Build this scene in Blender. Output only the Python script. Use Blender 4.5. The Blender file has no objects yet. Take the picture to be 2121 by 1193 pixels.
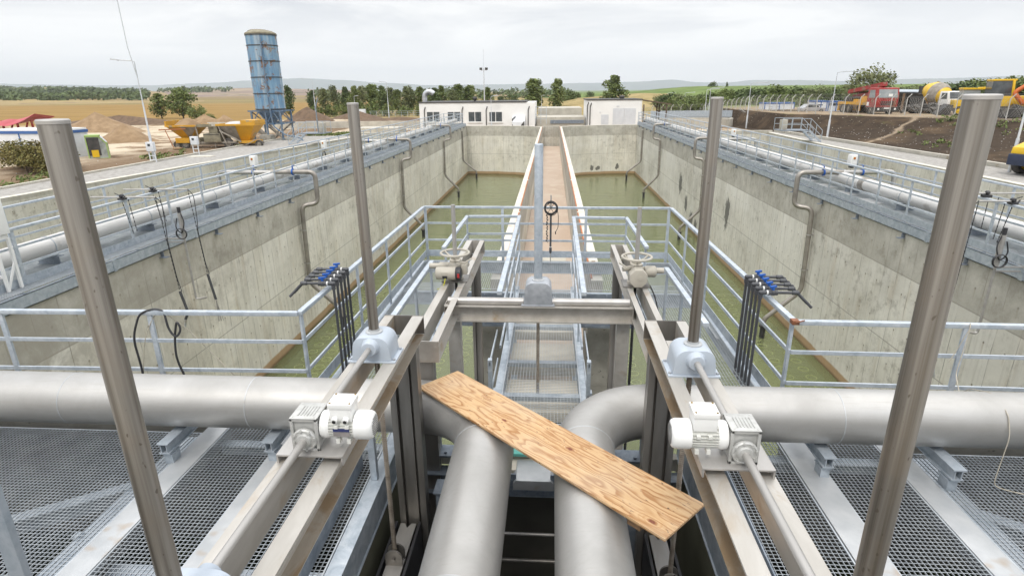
HAZE = 1.3e-4
SUN_EL, SUN_AZ, SUN_E, SUN_ANG = 56, 192, 1.5, 14
CLOUD_A, CLOUD_B, CLOUD_H = (8.6,8.58,8.55), (5.3,5.55,6.0), (11.2,11.1,10.95)
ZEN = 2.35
EXPO = 0.28
import bpy, bmesh, math, random
from mathutils import Vector, Matrix, noise
random.seed(7)
PI = math.pi
scene = bpy.context.scene
COL = scene.collection

# ------------------------------------------------------------------ helpers
class MB:
    """collects faces for ONE mesh object"""
    def __init__(s): s.v = []; s.f = []; s.mi = []; s.uv = []; s.m = 0; s.hasuv = False
    def face(s, idx, uv=None):
        s.f.append(tuple(idx)); s.mi.append(s.m); s.uv.append(uv)
        if uv: s.hasuv = True
    def add(s, verts, faces):
        b = len(s.v); s.v += [tuple(p) for p in verts]
        for f in faces: s.face([b+i for i in f])
        return s
    def bx(s, x0, x1, y0, y1, z0, z1):
        V = [(x0,y0,z0),(x1,y0,z0),(x1,y1,z0),(x0,y1,z0),(x0,y0,z1),(x1,y0,z1),(x1,y1,z1),(x0,y1,z1)]
        return s.add(V, [(0,3,2,1),(4,5,6,7),(0,1,5,4),(1,2,6,5),(2,3,7,6),(3,0,4,7)])
    def obox(s, c, ax, ay, az, sx, sy, sz):
        c = Vector(c); X = Vector(ax)*sx/2; Y = Vector(ay)*sy/2; Z = Vector(az)*sz/2
        V = [c-X-Y-Z,c+X-Y-Z,c+X+Y-Z,c-X+Y-Z,c-X-Y+Z,c+X-Y+Z,c+X+Y+Z,c-X+Y+Z]
        return s.add(V, [(0,3,2,1),(4,5,6,7),(0,1,5,4),(1,2,6,5),(2,3,7,6),(3,0,4,7)])
    def bar(s, p0, p1, w, h, up=(0,0,1)):
        p0 = Vector(p0); p1 = Vector(p1); d = (p1-p0); L = d.length; d.normalize()
        u = Vector(up)
        if abs(d.dot(u)) > .99: u = Vector((0,1,0))
        a = d.cross(u).normalized(); b = a.cross(d).normalized()
        return s.obox((p0+p1)/2, a, d, b, w, L, h)
    def sweep(s, prof, p0, p1, u, v, cap=True):
        """profile [(a,b)..] in axes u,v swept from p0 to p1"""
        p0 = Vector(p0); p1 = Vector(p1); u = Vector(u); v = Vector(v); n = len(prof); b = len(s.v)
        for P in (p0, p1):
            for (a, c) in prof: s.v.append(tuple(P+u*a+v*c))
        for i in range(n):
            j = (i+1) % n; s.face((b+i, b+j, b+n+j, b+n+i))
        if cap: s.face(tuple(b+i for i in reversed(range(n)))); s.face(tuple(b+n+i for i in range(n)))
        return s
    def rings(s, rs, closed_u=True, cap=True, uvlen=None):
        n = len(rs[0]); b = len(s.v)
        for r in rs: s.v += [tuple(p) for p in r]
        for k in range(len(rs)-1):
            for i in range(n):
                j = (i+1) % n; s.face((b+k*n+i, b+k*n+j, b+(k+1)*n+j, b+(k+1)*n+i))
        if cap:
            s.face(tuple(b+i for i in reversed(range(n)))); s.face(tuple(b+(len(rs)-1)*n+i for i in range(n)))
        return s
    def cyl(s, p0, p1, r0, r1=None, n=12, cap=True):
        p0 = Vector(p0); p1 = Vector(p1); r1 = r0 if r1 is None else r1
        d = (p1-p0).normalized(); a = d.orthogonal().normalized(); b = d.cross(a)
        R = [[p+(a*math.cos(2*PI*i/n)+b*math.sin(2*PI*i/n))*r for i in range(n)] for p, r in ((p0,r0),(p1,r1))]
        return s.rings(R, cap=cap)
    def lathe(s, prof, o, axis, n=20, cap=True):
        """profile [(radius, along)]"""
        o = Vector(o); d = Vector(axis).normalized(); a = d.orthogonal().normalized(); b = d.cross(a)
        R = [[o+d*t+(a*math.cos(2*PI*i/n)+b*math.sin(2*PI*i/n))*max(r,1e-4) for i in range(n)] for r, t in prof]
        return s.rings(R, cap=cap)
    def tube(s, pts, r, n=8, bend=0, seg=5, cap=True):
        pts = [Vector(p) for p in pts]
        if bend:
            out = [pts[0]]
            for i in range(1, len(pts)-1):
                a, b, c = pts[i-1], pts[i], pts[i+1]
                d1 = (a-b); d2 = (c-b); q = min(bend, d1.length*.49, d2.length*.49)
                A = b+d1.normalized()*q; B = b+d2.normalized()*q
                for k in range(seg+1):
                    t = k/seg; out.append(A*(1-t)**2+b*2*t*(1-t)+B*t*t)
            out.append(pts[-1]); pts = out
        ds = []
        for i in range(len(pts)):
            a = pts[max(i-1,0)]; b = pts[min(i+1,len(pts)-1)]; ds.append((b-a).normalized())
        u = ds[0].orthogonal().normalized(); R = []
        for p, d in zip(pts, ds):
            u = (u-d*u.dot(d)); u = u.normalized() if u.length > 1e-6 else d.orthogonal().normalized()
            w = d.cross(u); R.append([p+(u*math.cos(2*PI*i/n)+w*math.sin(2*PI*i/n))*r for i in range(n)])
        return s.rings(R, cap=cap)
    def prism(s, poly, axis, a0, a1):
        """poly in the two other axes (order: x->(y,z), y->(x,z), z->(x,y))"""
        def P(q, a):
            return {'x':(a,q[0],q[1]),'y':(q[0],a,q[1]),'z':(q[0],q[1],a)}[axis]
        n = len(poly); b = len(s.v)
        s.v += [P(q,a0) for q in poly]+[P(q,a1) for q in poly]
        for i in range(n):
            j = (i+1) % n; s.face((b+i,b+j,b+n+j,b+n+i))
        s.face(tuple(b+i for i in reversed(range(n)))); s.face(tuple(b+n+i for i in range(n)))
        return s
    def ball(s, c, rx, ry, rz, nu=12, nv=7, jit=0):
        c = Vector(c); R = []
        for k in range(nv+1):
            t = PI*k/nv
            R.append([c+Vector((rx*math.sin(t)*math.cos(2*PI*i/nu), ry*math.sin(t)*math.sin(2*PI*i/nu), -rz*math.cos(t)))*(1+jit*(random.random()-.5)) for i in range(nu)])
        return s.rings(R, cap=False)
    def quad(s, a, b, c, d, uv=None):
        k = len(s.v); s.v += [tuple(a),tuple(b),tuple(c),tuple(d)]; s.face((k,k+1,k+2,k+3), uv); return s
    def build(s, name, mats, parent=None, smooth=True, bevel=0, angle=40, fixn=True):
        me = bpy.data.meshes.new(name)
        off = Vector((0,0,0)); p = parent
        while p is not None: off += p.location; p = p.parent
        if parent is None:
            xs = [v[0] for v in s.v]; ys = [v[1] for v in s.v]; zs = [v[2] for v in s.v]
            off = Vector(((min(xs)+max(xs))/2, (min(ys)+max(ys))/2, min(zs)))
        me.from_pydata([(v[0]-off.x, v[1]-off.y, v[2]-off.z) for v in s.v], [], s.f)
        if not isinstance(mats, (list,tuple)): mats = [mats]
        for m in mats: me.materials.append(m)
        for pol, mi in zip(me.polygons, s.mi): pol.material_index = mi
        if s.hasuv:
            L = me.uv_layers.new(name='UVMap')
            for pol, uv in zip(me.polygons, s.uv):
                if uv:
                    for li, q in zip(pol.loop_indices, uv): L.data[li].uv = q
        if fixn or bevel:
            bm = bmesh.new(); bm.from_mesh(me)
            if fixn: bmesh.ops.recalc_face_normals(bm, faces=bm.faces)
            if bevel:
                E = [e for e in bm.edges if len(e.link_faces) == 2 and e.calc_face_angle(0) > .6]
                bmesh.ops.bevel(bm, geom=E, offset=bevel, segments=2, profile=.6, affect='EDGES', clamp_overlap=True)
            bm.to_mesh(me); bm.free()
        if smooth:
            for pol in me.polygons: pol.use_smooth = True
            me.set_sharp_from_angle(angle=math.radians(angle))
        o = bpy.data.objects.new(name, me); COL.objects.link(o)
        if parent is not None:
            o.parent = parent
        else:
            o.location = off
        return o

def tag(o, label=None, cat=None, group=None, kind=None):
    if label: o['label'] = label
    if cat: o['category'] = cat
    if group: o['group'] = group
    if kind: o['kind'] = kind
    return o
def thing(name, label, cat, loc=(0,0,0), group=None):
    o = bpy.data.objects.new(name, None); COL.objects.link(o); o.location = loc
    o.empty_display_size = .1
    return tag(o, label, cat, group)
def copy_tree(o, parent=None):
    c = o.copy(); COL.objects.link(c)
    if parent is not None: c.parent = parent
    for ch in list(o.children): copy_tree(ch, c)
    return c
def inst(o, loc, label, rz=None, scale=None, group=None):
    c = copy_tree(o); c.location = loc; c['label'] = label
    if rz is not None: c.rotation_euler = (0,0,rz)
    if scale is not None: c.scale = (scale,)*3 if not isinstance(scale,(tuple,list)) else scale
    if group: c['group'] = group
    return c
ORD = ['first','second','third','fourth','fifth','sixth','seventh','eighth','ninth','tenth','eleventh','twelfth','thirteenth','fourteenth','fifteenth','sixteenth','seventeenth','eighteenth','nineteenth','twentieth','twenty-first','twenty-second','twenty-third','twenty-fourth','twenty-fifth','twenty-sixth','twenty-seventh','twenty-eighth','twenty-ninth','thirtieth']

# ------------------------------------------------------------------ materials
class NT:
    def __init__(s, name):
        s.mat = bpy.data.materials.new(name); s.mat.use_nodes = True; s.t = s.mat.node_tree; s.t.nodes.clear()
    def n(s, typ, **kw):
        nd = s.t.nodes.new(typ)
        for k, v in kw.items():
            if k in ('inp',):
                for a, b in v.items():
                    if hasattr(b, 'is_linked') or isinstance(b, bpy.types.NodeSocket): s.t.links.new(b, nd.inputs[a])
                    else: nd.inputs[a].default_value = b
            else: setattr(nd, k, v)
        return nd
    def math(s, op, a, b=0., c=None, clamp=False):
        d = {0:a, 1:b}
        if c is not None: d[2] = c
        nd = s.n('ShaderNodeMath', operation=op, inp=d); nd.use_clamp = clamp; return nd.outputs[0]
    def ramp(s, fac, lo, hi, a=0., b=1.):
        nd = s.n('ShaderNodeMapRange', inp={0:fac,1:lo,2:hi,3:a,4:b}); nd.clamp = True; return nd.outputs[0]
    def mix(s, fac, a, b):
        nd = s.n('ShaderNodeMix', data_type='RGBA')
        for k, v in ((0,fac),(6,a),(7,b)):
            if isinstance(v, bpy.types.NodeSocket): s.t.links.new(v, nd.inputs[k])
            else: nd.inputs[k].default_value = v if k == 0 else (*v, 1) if len(v) == 3 else v
        return nd.outputs[2]
    def coords(s, kind='Object', scale=(1,1,1)):
        tc = s.n('ShaderNodeTexCoord').outputs[kind]
        return s.n('ShaderNodeMapping', inp={0:tc, 3:scale}).outputs[0]
    def noise(s, vec, scale, detail=4, rough=.55, dist=0.):
        return s.n('ShaderNodeTexNoise', inp={'Vector':vec,'Scale':scale,'Detail':detail,'Roughness':rough,'Distortion':dist}).outputs[0]
    def vor(s, vec, scale, feature='F1', out=0):
        return s.n('ShaderNodeTexVoronoi', feature=feature, inp={'Vector':vec,'Scale':scale}).outputs[out]
    def out(s, col, rough=.6, metal=0., bump=None, bstr=.2, bdist=.01, spec=.5, alpha=None, **extra):
        p = s.n('ShaderNodeBsdfPrincipled')
        for k, v in (('Base Color',col),('Roughness',rough),('Metallic',metal),('Specular IOR Level',spec)):
            if isinstance(v, bpy.types.NodeSocket): s.t.links.new(v, p.inputs[k])
            elif k == 'Base Color': p.inputs[k].default_value = (*v,1)
            else: p.inputs[k].default_value = v
        for k, v in extra.items(): p.inputs[k.replace('_',' ')].default_value = v
        if bump is not None:
            b = s.n('ShaderNodeBump', inp={'Strength':bstr,'Distance':bdist,'Height':bump})
            s.t.links.new(b.outputs[0], p.inputs['Normal'])
        o = s.n('ShaderNodeOutputMaterial'); s.t.links.new(p.outputs[0], o.inputs[0]); return s.mat

def simple(name, c1, c2=None, scale=3, rough=.6, metal=0., stretch=(1,1,1), lo=.35, hi=.65, bump=.0, spots=None, spotscale=9, spotlo=.62, spec=.5, detail=5):
    t = NT(name); v = t.coords('Object', stretch); nz = t.noise(v, scale, detail)
    c = t.mix(t.ramp(nz, lo, hi), c1, c2 or tuple(x*.8 for x in c1))
    if spots:
        v2 = t.coords('Object'); c = t.mix(t.ramp(t.noise(v2, spotscale, 3), spotlo, spotlo+.08), c, spots)
    r = t.ramp(nz, .2, .8, max(0,rough-.08), min(1,rough+.08))
    return t.out(c, r, metal, nz if bump else None, bump or .1, spec=spec)

def galv_mat(name, a, b, c, metal=.45):
    t = NT(name); v = t.coords('Object')
    n1 = t.noise(v, 7, 5, .65, .6); n2 = t.vor(v, 38, out=1)
    sep = t.n('ShaderNodeSeparateColor', inp={0:n2}).outputs[0]
    col = t.mix(t.ramp(n1, .38, .64), a, b)
    col = t.mix(t.math('MULTIPLY', sep, .22), col, c)
    wh = t.ramp(t.noise(v, 2.3, 6, .7, 1.), .58, .72, 0, .5)
    col = t.mix(wh, col, (.70,.72,.73))
    return t.out(col, t.ramp(n1, .3, .7, .42, .6), metal)
M = {}
M['galv'] = galv_mat('galvanized_steel', (.46,.505,.55), (.31,.36,.41), (.52,.56,.60))
M['galv_rail'] = galv_mat('galvanized_rail', (.51,.555,.60), (.35,.40,.45), (.57,.605,.645), .38)
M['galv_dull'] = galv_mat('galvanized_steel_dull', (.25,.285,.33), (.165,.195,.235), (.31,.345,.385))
M['grate'] = simple('grating_steel', (.50,.53,.555), (.38,.41,.44), 5, .45, .35)
M['alu'] = simple('pale_strip_steel', (.52,.53,.535), (.42,.435,.445), 4, .45, .45, spots=(.40,.34,.28), spotscale=2.5, spotlo=.64)
def pipe_mat():
    t = NT('pickled_stainless_pipe'); v = t.coords('Object')
    n1 = t.noise(v, 1.7, 6, .6, .4); n2 = t.noise(t.coords('Object', (1,14,14)), 3, 4)
    c = t.mix(t.ramp(n1, .3, .7), (.49,.48,.46), (.385,.375,.357))
    c = t.mix(t.ramp(n2, .56, .76, 0, .5), c, (.38,.36,.33))
    sc = t.noise(t.coords('Object', (2,9,9)), 5, 2, .5, 2.5)
    c = t.mix(t.ramp(t.math('ABSOLUTE', t.math('SUBTRACT', sc, .5)), 0, .008, .35, 0), c, (.33,.31,.29))
    return t.out(c, t.ramp(n1, .3, .7, .40, .55), .68)
M['pipe'] = pipe_mat()
M['airpipe'] = simple('pale_grey_air_pipe', (.66,.65,.63), (.55,.54,.52), 1.6, .5, .2, (3,.5,3), spots=(.44,.42,.39), spotscale=2.2, spotlo=.60)
M['pipe_brown'] = simple('weathered_stainless_pipe', (.36,.335,.30), (.24,.22,.195), 2.5, .45, .55)
def stem_mat():
    t = NT('streaked_stainless_tube'); v = t.coords('Object', (34,34,.45)); n1 = t.noise(v, 1.0, 5, .6)
    v2 = t.coords('Object'); n2 = t.noise(v2, 4, 5)
    c = t.mix(t.ramp(n1, .35, .66), (.105,.09,.072), (.30,.28,.25))
    c = t.mix(t.ramp(n2, .5, .75, 0, .5), c, (.25,.20,.15))
    sp = t.noise(t.coords('Object',(1,1,.5)), 55, 1); c = t.mix(t.ramp(sp, .70, .74, 0, .7), c, (.10,.08,.06))
    return t.out(c, t.ramp(n1, .3, .7, .34, .48), .6)
M['stem'] = stem_mat()
def ss_mat(name, a, b, stain, smin=.56):
    t = NT(name); v = t.coords('Object', (1,.22,1)); n1 = t.noise(v, 6, 5, .6, .3)
    c = t.mix(t.ramp(n1, .35, .68), a, b)
    st = t.noise(t.coords('Object',(1,.5,1)), 3.1, 6, .65, .8); c = t.mix(t.ramp(st, smin, smin+.14, 0, .75), c, stain)
    return t.out(c, t.ramp(n1, .3, .7, .38, .52), .5)
M['ss'] = ss_mat('stainless_channel', (.55,.525,.485), (.43,.405,.365), (.38,.285,.18))
M['ss_shade'] = ss_mat('shaded_stained_channel', (.40,.355,.295), (.30,.255,.20), (.26,.17,.085), .46)  # darker channel steel: shade in the base tone, plus stain patches
M['ss_flat'] = simple('brushed_stainless_sheet', (.47,.455,.435), (.37,.355,.335), 5, .42, .5, (1,.25,1))
M['ss_dark'] = simple('dark_stainless_post', (.27,.255,.235), (.17,.16,.145), 2.2, .42, .6, (3,3,.4))
M['thread'] = simple('threaded_rod_steel', (.38,.33,.27), (.22,.185,.15), 8, .4, .6)
M['grey_paint'] = simple('grey_enamel', (.44,.49,.55), (.40,.45,.51), 3, .38, 0., bump=.03)
M['cast'] = simple('cast_aluminium', (.44,.46,.49), (.34,.36,.39), 14, .5, .35, bump=.15)
M['white_paint'] = simple('white_enamel', (.82,.82,.80), (.76,.76,.74), 3, .35)
M['motor_grey'] = simple('motor_body_grey_white', (.70,.70,.66), (.60,.60,.56), 6, .45)
M['gearalu'] = simple('worm_gear_aluminium', (.56,.56,.54), (.45,.45,.43), 20, .42, .35, bump=.1)
M['act'] = simple('actuator_beige_grey', (.43,.40,.34), (.37,.345,.29), 4, .5)
M['black'] = simple('black_plastic', (.022,.022,.025), (.035,.035,.038), 8, .45)
M['pvc'] = simple('dark_grey_pvc', (.050,.052,.058), (.075,.077,.082), 8, .4)
M['blue'] = simple('blue_plastic', (.012,.10,.42), (.01,.08,.34), 5, .4)
M['whiteplas'] = simple('white_plastic', (.78,.78,.76), (.70,.70,.68), 4, .5)
M['dark'] = simple('dark_opening', (.015,.015,.016), (.02,.02,.02), 4, .6)
M['yellowwire'] = simple('yellow_green_wire', (.60,.55,.03), (.4,.5,.05), 9, .5)
M['yel2'] = simple('yellow_switch_plate', (.62,.45,.05), (.55,.38,.04), 5, .5)
M['red'] = simple('red_plastic', (.45,.02,.03), (.35,.02,.02), 5, .5)
M['nameplate'] = simple('nameplate_grey', (.33,.31,.31), (.26,.24,.24), 9, .35, .4)
M['navy'] = simple('navy_print', (.03,.045,.16), (.03,.04,.13), 9, .4)
M['rope'] = simple('pale_rope', (.48,.44,.36), (.36,.33,.27), 20, .8)
M['copper'] = simple('copper_clamp', (.30,.12,.06), (.2,.09,.05), 9, .5, .4)
M['turq'] = simple('turquoise_sheet', (.12,.45,.38), (.16,.5,.43), 6, .5)
M['brass'] = simple('brass_bolt', (.32,.22,.08), (.22,.15,.06), 9, .45, .5)
def plank_mat():
    t = NT('softwood_plywood'); v = t.coords('Object', (.55,5.0,5)); 
    d = t.noise(t.coords('Object', (1.3,2.6,1)), 1.5, 3, .5)
    w = t.noise(v, 1.1, 2, .5, .25)
    k = t.math('MULTIPLY_ADD', w, 13., t.math('MULTIPLY', d, 5.))
    g = t.math('FRACT', k); g = t.math('SMOOTH_MIN', g, t.math('MULTIPLY', t.math('SUBTRACT', 1., g), 4.), .1)
    gm = t.ramp(g, .30, .72)
    c = t.mix(gm, (.52,.335,.17), (.33,.155,.052))
    f = t.noise(t.coords('Object', (3,90,30)), 2, 3); c = t.mix(t.ramp(f, .48, .7, 0, .4), c, (.70,.55,.36))
    sp = t.noise(t.coords('Object',(1,3,1)), 26, 1); c = t.mix(t.ramp(sp, .72, .75), c, (.10,.05,.03))
    gr = t.noise(t.coords('Object'), 2.1, 5); c = t.mix(t.ramp(gr, .45, .75, 0, .3), c, (.50,.44,.36))
    for (kx, ky, kr) in ((.30,.05,.034),(-.34,-.04,.026),(1.18,-.16,.032)):
        tc = t.coords('Object'); dv = t.n('ShaderNodeVectorMath', operation='SUBTRACT', inp={0:tc,1:(kx,ky,.02)}).outputs[0]
        dv = t.n('ShaderNodeVectorMath', operation='MULTIPLY', inp={0:dv,1:(.75,1.5,0)}).outputs[0]
        ln = t.n('ShaderNodeVectorMath', operation='LENGTH', inp={0:dv}).outputs['Value']
        ln = t.math('ADD', ln, t.math('MULTIPLY', t.math('SUBTRACT', t.noise(t.coords('Object'), 40, 2), .5), .02))
        c = t.mix(t.ramp(ln, kr*.6, kr, 1, 0), c, (.17,.05,.03))
        ring = t.math('FRACT', t.math('MULTIPLY', ln, 38.)); near = t.ramp(ln, kr, .13, .55, 0)
        c = t.mix(t.math('MULTIPLY', t.ramp(ring, .45, .8), near), c, (.43,.22,.08))
    return t.out(c, .7, 0, gm, .12, .003)
M['ply'] = plank_mat()
M['plyedge'] = simple('plywood_edge', (.30,.16,.07), (.46,.27,.13), 3, .8, 0, (1,1,40))
M['oldwood'] = simple('rough_timber', (.24,.15,.08), (.15,.09,.05), 5, .8, 0, (1,1,8))
M['osb'] = simple('sand_concrete_slab', (.63,.58,.48), (.53,.485,.40), 2.2, .85, 0)

# -- concrete: UV = metres along the wall, metres up
def concrete(name, base=(.74,.705,.61), dark=(.57,.54,.46), panel=.62, hl=(-1.38,-3.35), band=True, spots=(), dots=True, brown=.5, near=None):
    t = NT(name); uv = t.n('ShaderNodeTexCoord').outputs['UV']
    sp = t.n('ShaderNodeSeparateXYZ', inp={0:uv}); u, v = sp.outputs[0], sp.outputs[1]
    ov = t.coords('Object')
    n1 = t.noise(ov, .42, 8, .66, .5); c = t.mix(t.ramp(n1, .36, .60), base, dark)
    big = t.noise(t.n('ShaderNodeMapping', inp={0:uv,3:(.16,.30,1)}).outputs[0], 1., 6, .62, .6); c = t.mix(t.ramp(big, .52, .66, 0, .45), c, (.40,.375,.315))
    c = t.mix(t.ramp(big, .44, .34, 0, .5), c, (.74,.725,.675))
    # each formwork board has its own tone
    cell = t.n('ShaderNodeTexWhiteNoise', noise_dimensions='1D', inp={'W':t.math('FLOOR', t.math('DIVIDE', u, panel))}).outputs[0]
    c = t.mix(t.math('MULTIPLY', cell, .34), c, (.72,.705,.655))
    st = t.noise(t.n('ShaderNodeMapping', inp={0:uv,3:(5.5,.22,1)}).outputs[0], 1.3, 6, .65, .3)
    c = t.mix(t.ramp(st, .5, .74, 0, .5), c, (.36,.335,.28))
    st2 = t.noise(t.n('ShaderNodeMapping', inp={0:uv,3:(3.1,.35,1)}).outputs[0], .9, 5, .6, .5)
    c = t.mix(t.ramp(st2, .57, .70, 0, brown), c, (.43,.34,.225))
    mot = t.noise(ov, 9, 5, .7); dirt = t.math('MULTIPLY', t.ramp(t.noise(ov, 2.6, 7, .75), .52, .68), t.ramp(big, .42, .62)); c = t.mix(t.math('MULTIPLY', dirt, .75), c, (.21,.19,.155)); c = t.mix(t.ramp(mot, .55, .8, 0, .35), c, (.34,.325,.285))
    # formwork seams
    wob = t.math('MULTIPLY', t.math('SUBTRACT', t.noise(ov, 2.2, 2), .5), .03)
    fr = t.math('ABSOLUTE', t.math('SUBTRACT', t.math('FRACT', t.math('DIVIDE', t.math('ADD', u, wob), panel)), .5))
    seam = t.ramp(fr, .5-.014/panel, .5-.004/panel)
    seam = t.math('MULTIPLY', seam, t.ramp(t.noise(ov, 1.4, 3), .40, .62, .05, .95))
    c = t.mix(seam, c, (.20,.185,.16))
    for h in hl:
        d = t.math('ABSOLUTE', t.math('SUBTRACT', v, t.math('ADD', t.math('MULTIPLY', wob, .6), h)))
        c = t.mix(t.ramp(d, .005, .02, .75, 0), c, (.25,.235,.205))
    if dots:
        for (h0, per) in ((.35, 1.02),):
            du = t.math('MULTIPLY', t.math('SUBTRACT', t.math('FRACT', t.math('DIVIDE', t.math('ADD', u, .05), panel)), .5), panel)
            dv = t.math('MULTIPLY', t.math('SUBTRACT', t.math('FRACT', t.math('DIVIDE', t.math('ADD', v, h0), per)), .5), per)
            r = t.math('SQRT', t.math('ADD', t.math('MULTIPLY', du, du), t.math('MULTIPLY', dv, dv)))
            c = t.mix(t.ramp(r, .018, .034, .8, 0), c, (.12,.113,.10))
            tail = t.math('MULTIPLY', t.ramp(t.math('ABSOLUTE', du), .008, .03, 1, 0), t.ramp(dv, -.30, -.02))
            tail = t.math('MULTIPLY', tail, t.ramp(dv, 0., .01, 1, 0))
            c = t.mix(t.math('MULTIPLY', tail, .45), c, (.33,.26,.165))
    # upper pour: greyer
    up = t.ramp(v, -1.41, -1.36); c = t.mix(t.math('MULTIPLY', up, t.ramp(t.noise(ov, 1.3, 7, .72), .30, .66, .30, .85)), c, (.30,.28,.235))
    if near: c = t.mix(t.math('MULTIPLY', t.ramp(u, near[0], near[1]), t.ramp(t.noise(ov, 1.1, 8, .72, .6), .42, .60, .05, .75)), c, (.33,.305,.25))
    if band:
        e = t.math('ADD', v, t.math('MULTIPLY', t.math('SUBTRACT', t.noise(ov, .8, 4), .5), .12))
        c = t.mix(t.ramp(e, -5.36, -5.30, .85, 0), c, (.34,.205,.085))
        c = t.mix(t.ramp(e, -5.62, -5.52, .8, 0), c, (.12,.085,.04))
    for (su, sv, ru, rv) in spots:
        a = t.math('DIVIDE', t.math('SUBTRACT', u, su), ru); b = t.math('DIVIDE', t.math('SUBTRACT', v, sv), rv)
        r = t.math('SQRT', t.math('ADD', t.math('MULTIPLY', a, a), t.math('MULTIPLY', b, b)))
        r = t.math('ADD', r, t.math('MULTIPLY', t.math('SUBTRACT', t.noise(t.n('ShaderNodeMapping', inp={0:uv,3:(4,1.4,1)}).outputs[0], 1.6, 5, .6), .5), 1.9))
        c = t.mix(t.ramp(r, .75, .95, .85, 0), c, (.085,.083,.075))
    bump = t.math('SUBTRACT', t.math('MULTIPLY', mot, .6), seam)
    return t.out(c, .86, 0, bump, .25, .01, spec=.3)
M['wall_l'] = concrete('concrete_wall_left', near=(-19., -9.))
M['wall_r'] = concrete('concrete_wall_right', base=(.72,.695,.62), dark=(.57,.55,.485), spots=((42.7,-3.1,.55,.8),(40.5,-4.2,.45,.7),(38.7,-4.9,.55,.6),(37.4,-5.1,.4,.5),(31.0,-2.9,.42,.95)), brown=.28)
M['wall_far'] = concrete('concrete_wall_far', panel=1.25, hl=(-3.35,), brown=.3)
M['wall_far_r'] = concrete('concrete_wall_far_right', panel=1.25, hl=(-3.35,), brown=.3, spots=((2.0,-4.85,.22,.4),(4.2,-4.95,.3,.25),(4.9,-4.9,.22,.35)))
M['wall_dry'] = concrete('concrete_wall_outer', base=(.64,.615,.545), dark=(.52,.495,.425), panel=1.1, band=False, hl=(), brown=.35)
M['chan'] = concrete('concrete_channel', base=(.62,.605,.55), panel=1.2, band=False, hl=(), dots=False, brown=.3)
M['ctop'] = simple('pale_concrete_top', (.62,.595,.52), (.52,.49,.42), 1.5, .85, 0, spots=(.42,.36,.27), spotscale=3)
M['conc'] = simple('rough_concrete', (.34,.325,.285), (.24,.23,.20), 3, .88, 0, bump=.3, spots=(.12,.115,.10), spotscale=14, spotlo=.66)
M['conc_pale'] = simple('weathered_pale_concrete', (.50,.475,.41), (.40,.375,.32), 1.2, .88, 0, spots=(.33,.29,.22), spotscale=2)
M['chanfloor'] = simple('silt_covered_channel_floor', (.56,.455,.365), (.50,.385,.295), .55, .7, 0, (1,.5,1), spots=(.56,.47,.375), spotscale=.8, spotlo=.55)
M['rustedge'] = simple('rusty_waterstop_strip', (.42,.15,.055), (.30,.11,.04), 6, .8)
M['olive_wall'] = simple('algae_stained_concrete', (.15,.145,.105), (.095,.095,.06), 1.4, .85, 0, (1,1,.5), bump=.2)
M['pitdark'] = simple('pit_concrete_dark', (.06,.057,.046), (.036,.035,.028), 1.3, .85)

def water_mat():
    t = NT('green_basin_water'); v = t.coords('Object', (1,1,1))
    n1 = t.noise(v, 2.6, 3, .55, .3); n2 = t.noise(t.coords('Object', (.5,1.6,1)), 1.2, 3, .5)
    h = t.math('ADD', t.math('MULTIPLY', n1, .5), n2)
    b = t.n('ShaderNodeBump', inp={'Strength':.8,'Distance':.05,'Height':h}).outputs[0]
    fr = t.n('ShaderNodeFresnel', inp={'IOR':1.33,'Normal':b}).outputs[0]
    gl = t.n('ShaderNodeBsdfGlossy', inp={'Color':(1,1,1,1),'Roughness':.04,'Normal':b}).outputs[0]
    tr = t.n('ShaderNodeBsdfTransparent', inp={'Color':(.84,.88,.66,1)}).outputs[0]
    df = t.n('ShaderNodeBsdfDiffuse', inp={'Color':(.27,.30,.15,1)}).outputs[0]
    body = t.n('ShaderNodeMixShader', inp={0:.44,1:tr,2:df}).outputs[0]
    mx = t.n('ShaderNodeMixShader', inp={0:fr,1:body,2:gl}).outputs[0]
    o = t.n('ShaderNodeOutputMaterial'); t.t.links.new(mx, o.inputs[0]); return t.mat
M['water'] = water_mat()
M['silt'] = simple('olive_silt_floor', (.135,.145,.035), (.09,.098,.022), .5, .9, 0, (1,.4,1))
M['ring'] = simple('pale_diffuser_disc', (.50,.51,.25), (.40,.41,.19), 3, .7)
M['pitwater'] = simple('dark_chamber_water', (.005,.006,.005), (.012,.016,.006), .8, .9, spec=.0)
# =================================================================== FOREGROUND
SIDE = {1: 'left', -1: 'right'}
GAL, GRT, SS = M['galv'], M['grate'], M['ss']

# ---- gratings (real bars)
def grating(label, x0, x1, y0, y1, z=0., px=.038, py=.038, t=.0032, h=.004, frame=True, group='steel grating panels', name='grating_panel'):
    b = MB(); n = max(1, round((y1-y0)/py))
    for i in range(n+1):
        y = y0+(y1-y0)*i/n; b.bx(x0, x1, y-t/2, y+t/2, z-h, z)
    n = max(1, round((x1-x0)/px))
    for i in range(n+1):
        x = x0+(x1-x0)*i/n; b.bx(x-t*.45, x+t*.45, y0, y1, z-.010, z+.0015)
    if frame:
        for x in (x0, x1): b.bx(x-.006, x+.006, y0-.003, y1+.003, z-h-.004, z+.003)
        for y in (y0, y1): b.bx(x0-.003, x1+.003, y-.006, y+.006, z-h-.004, z+.0025)
    o = b.build(name, GRT, smooth=False, fixn=False); return tag(o, label, 'grating', group)

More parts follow.
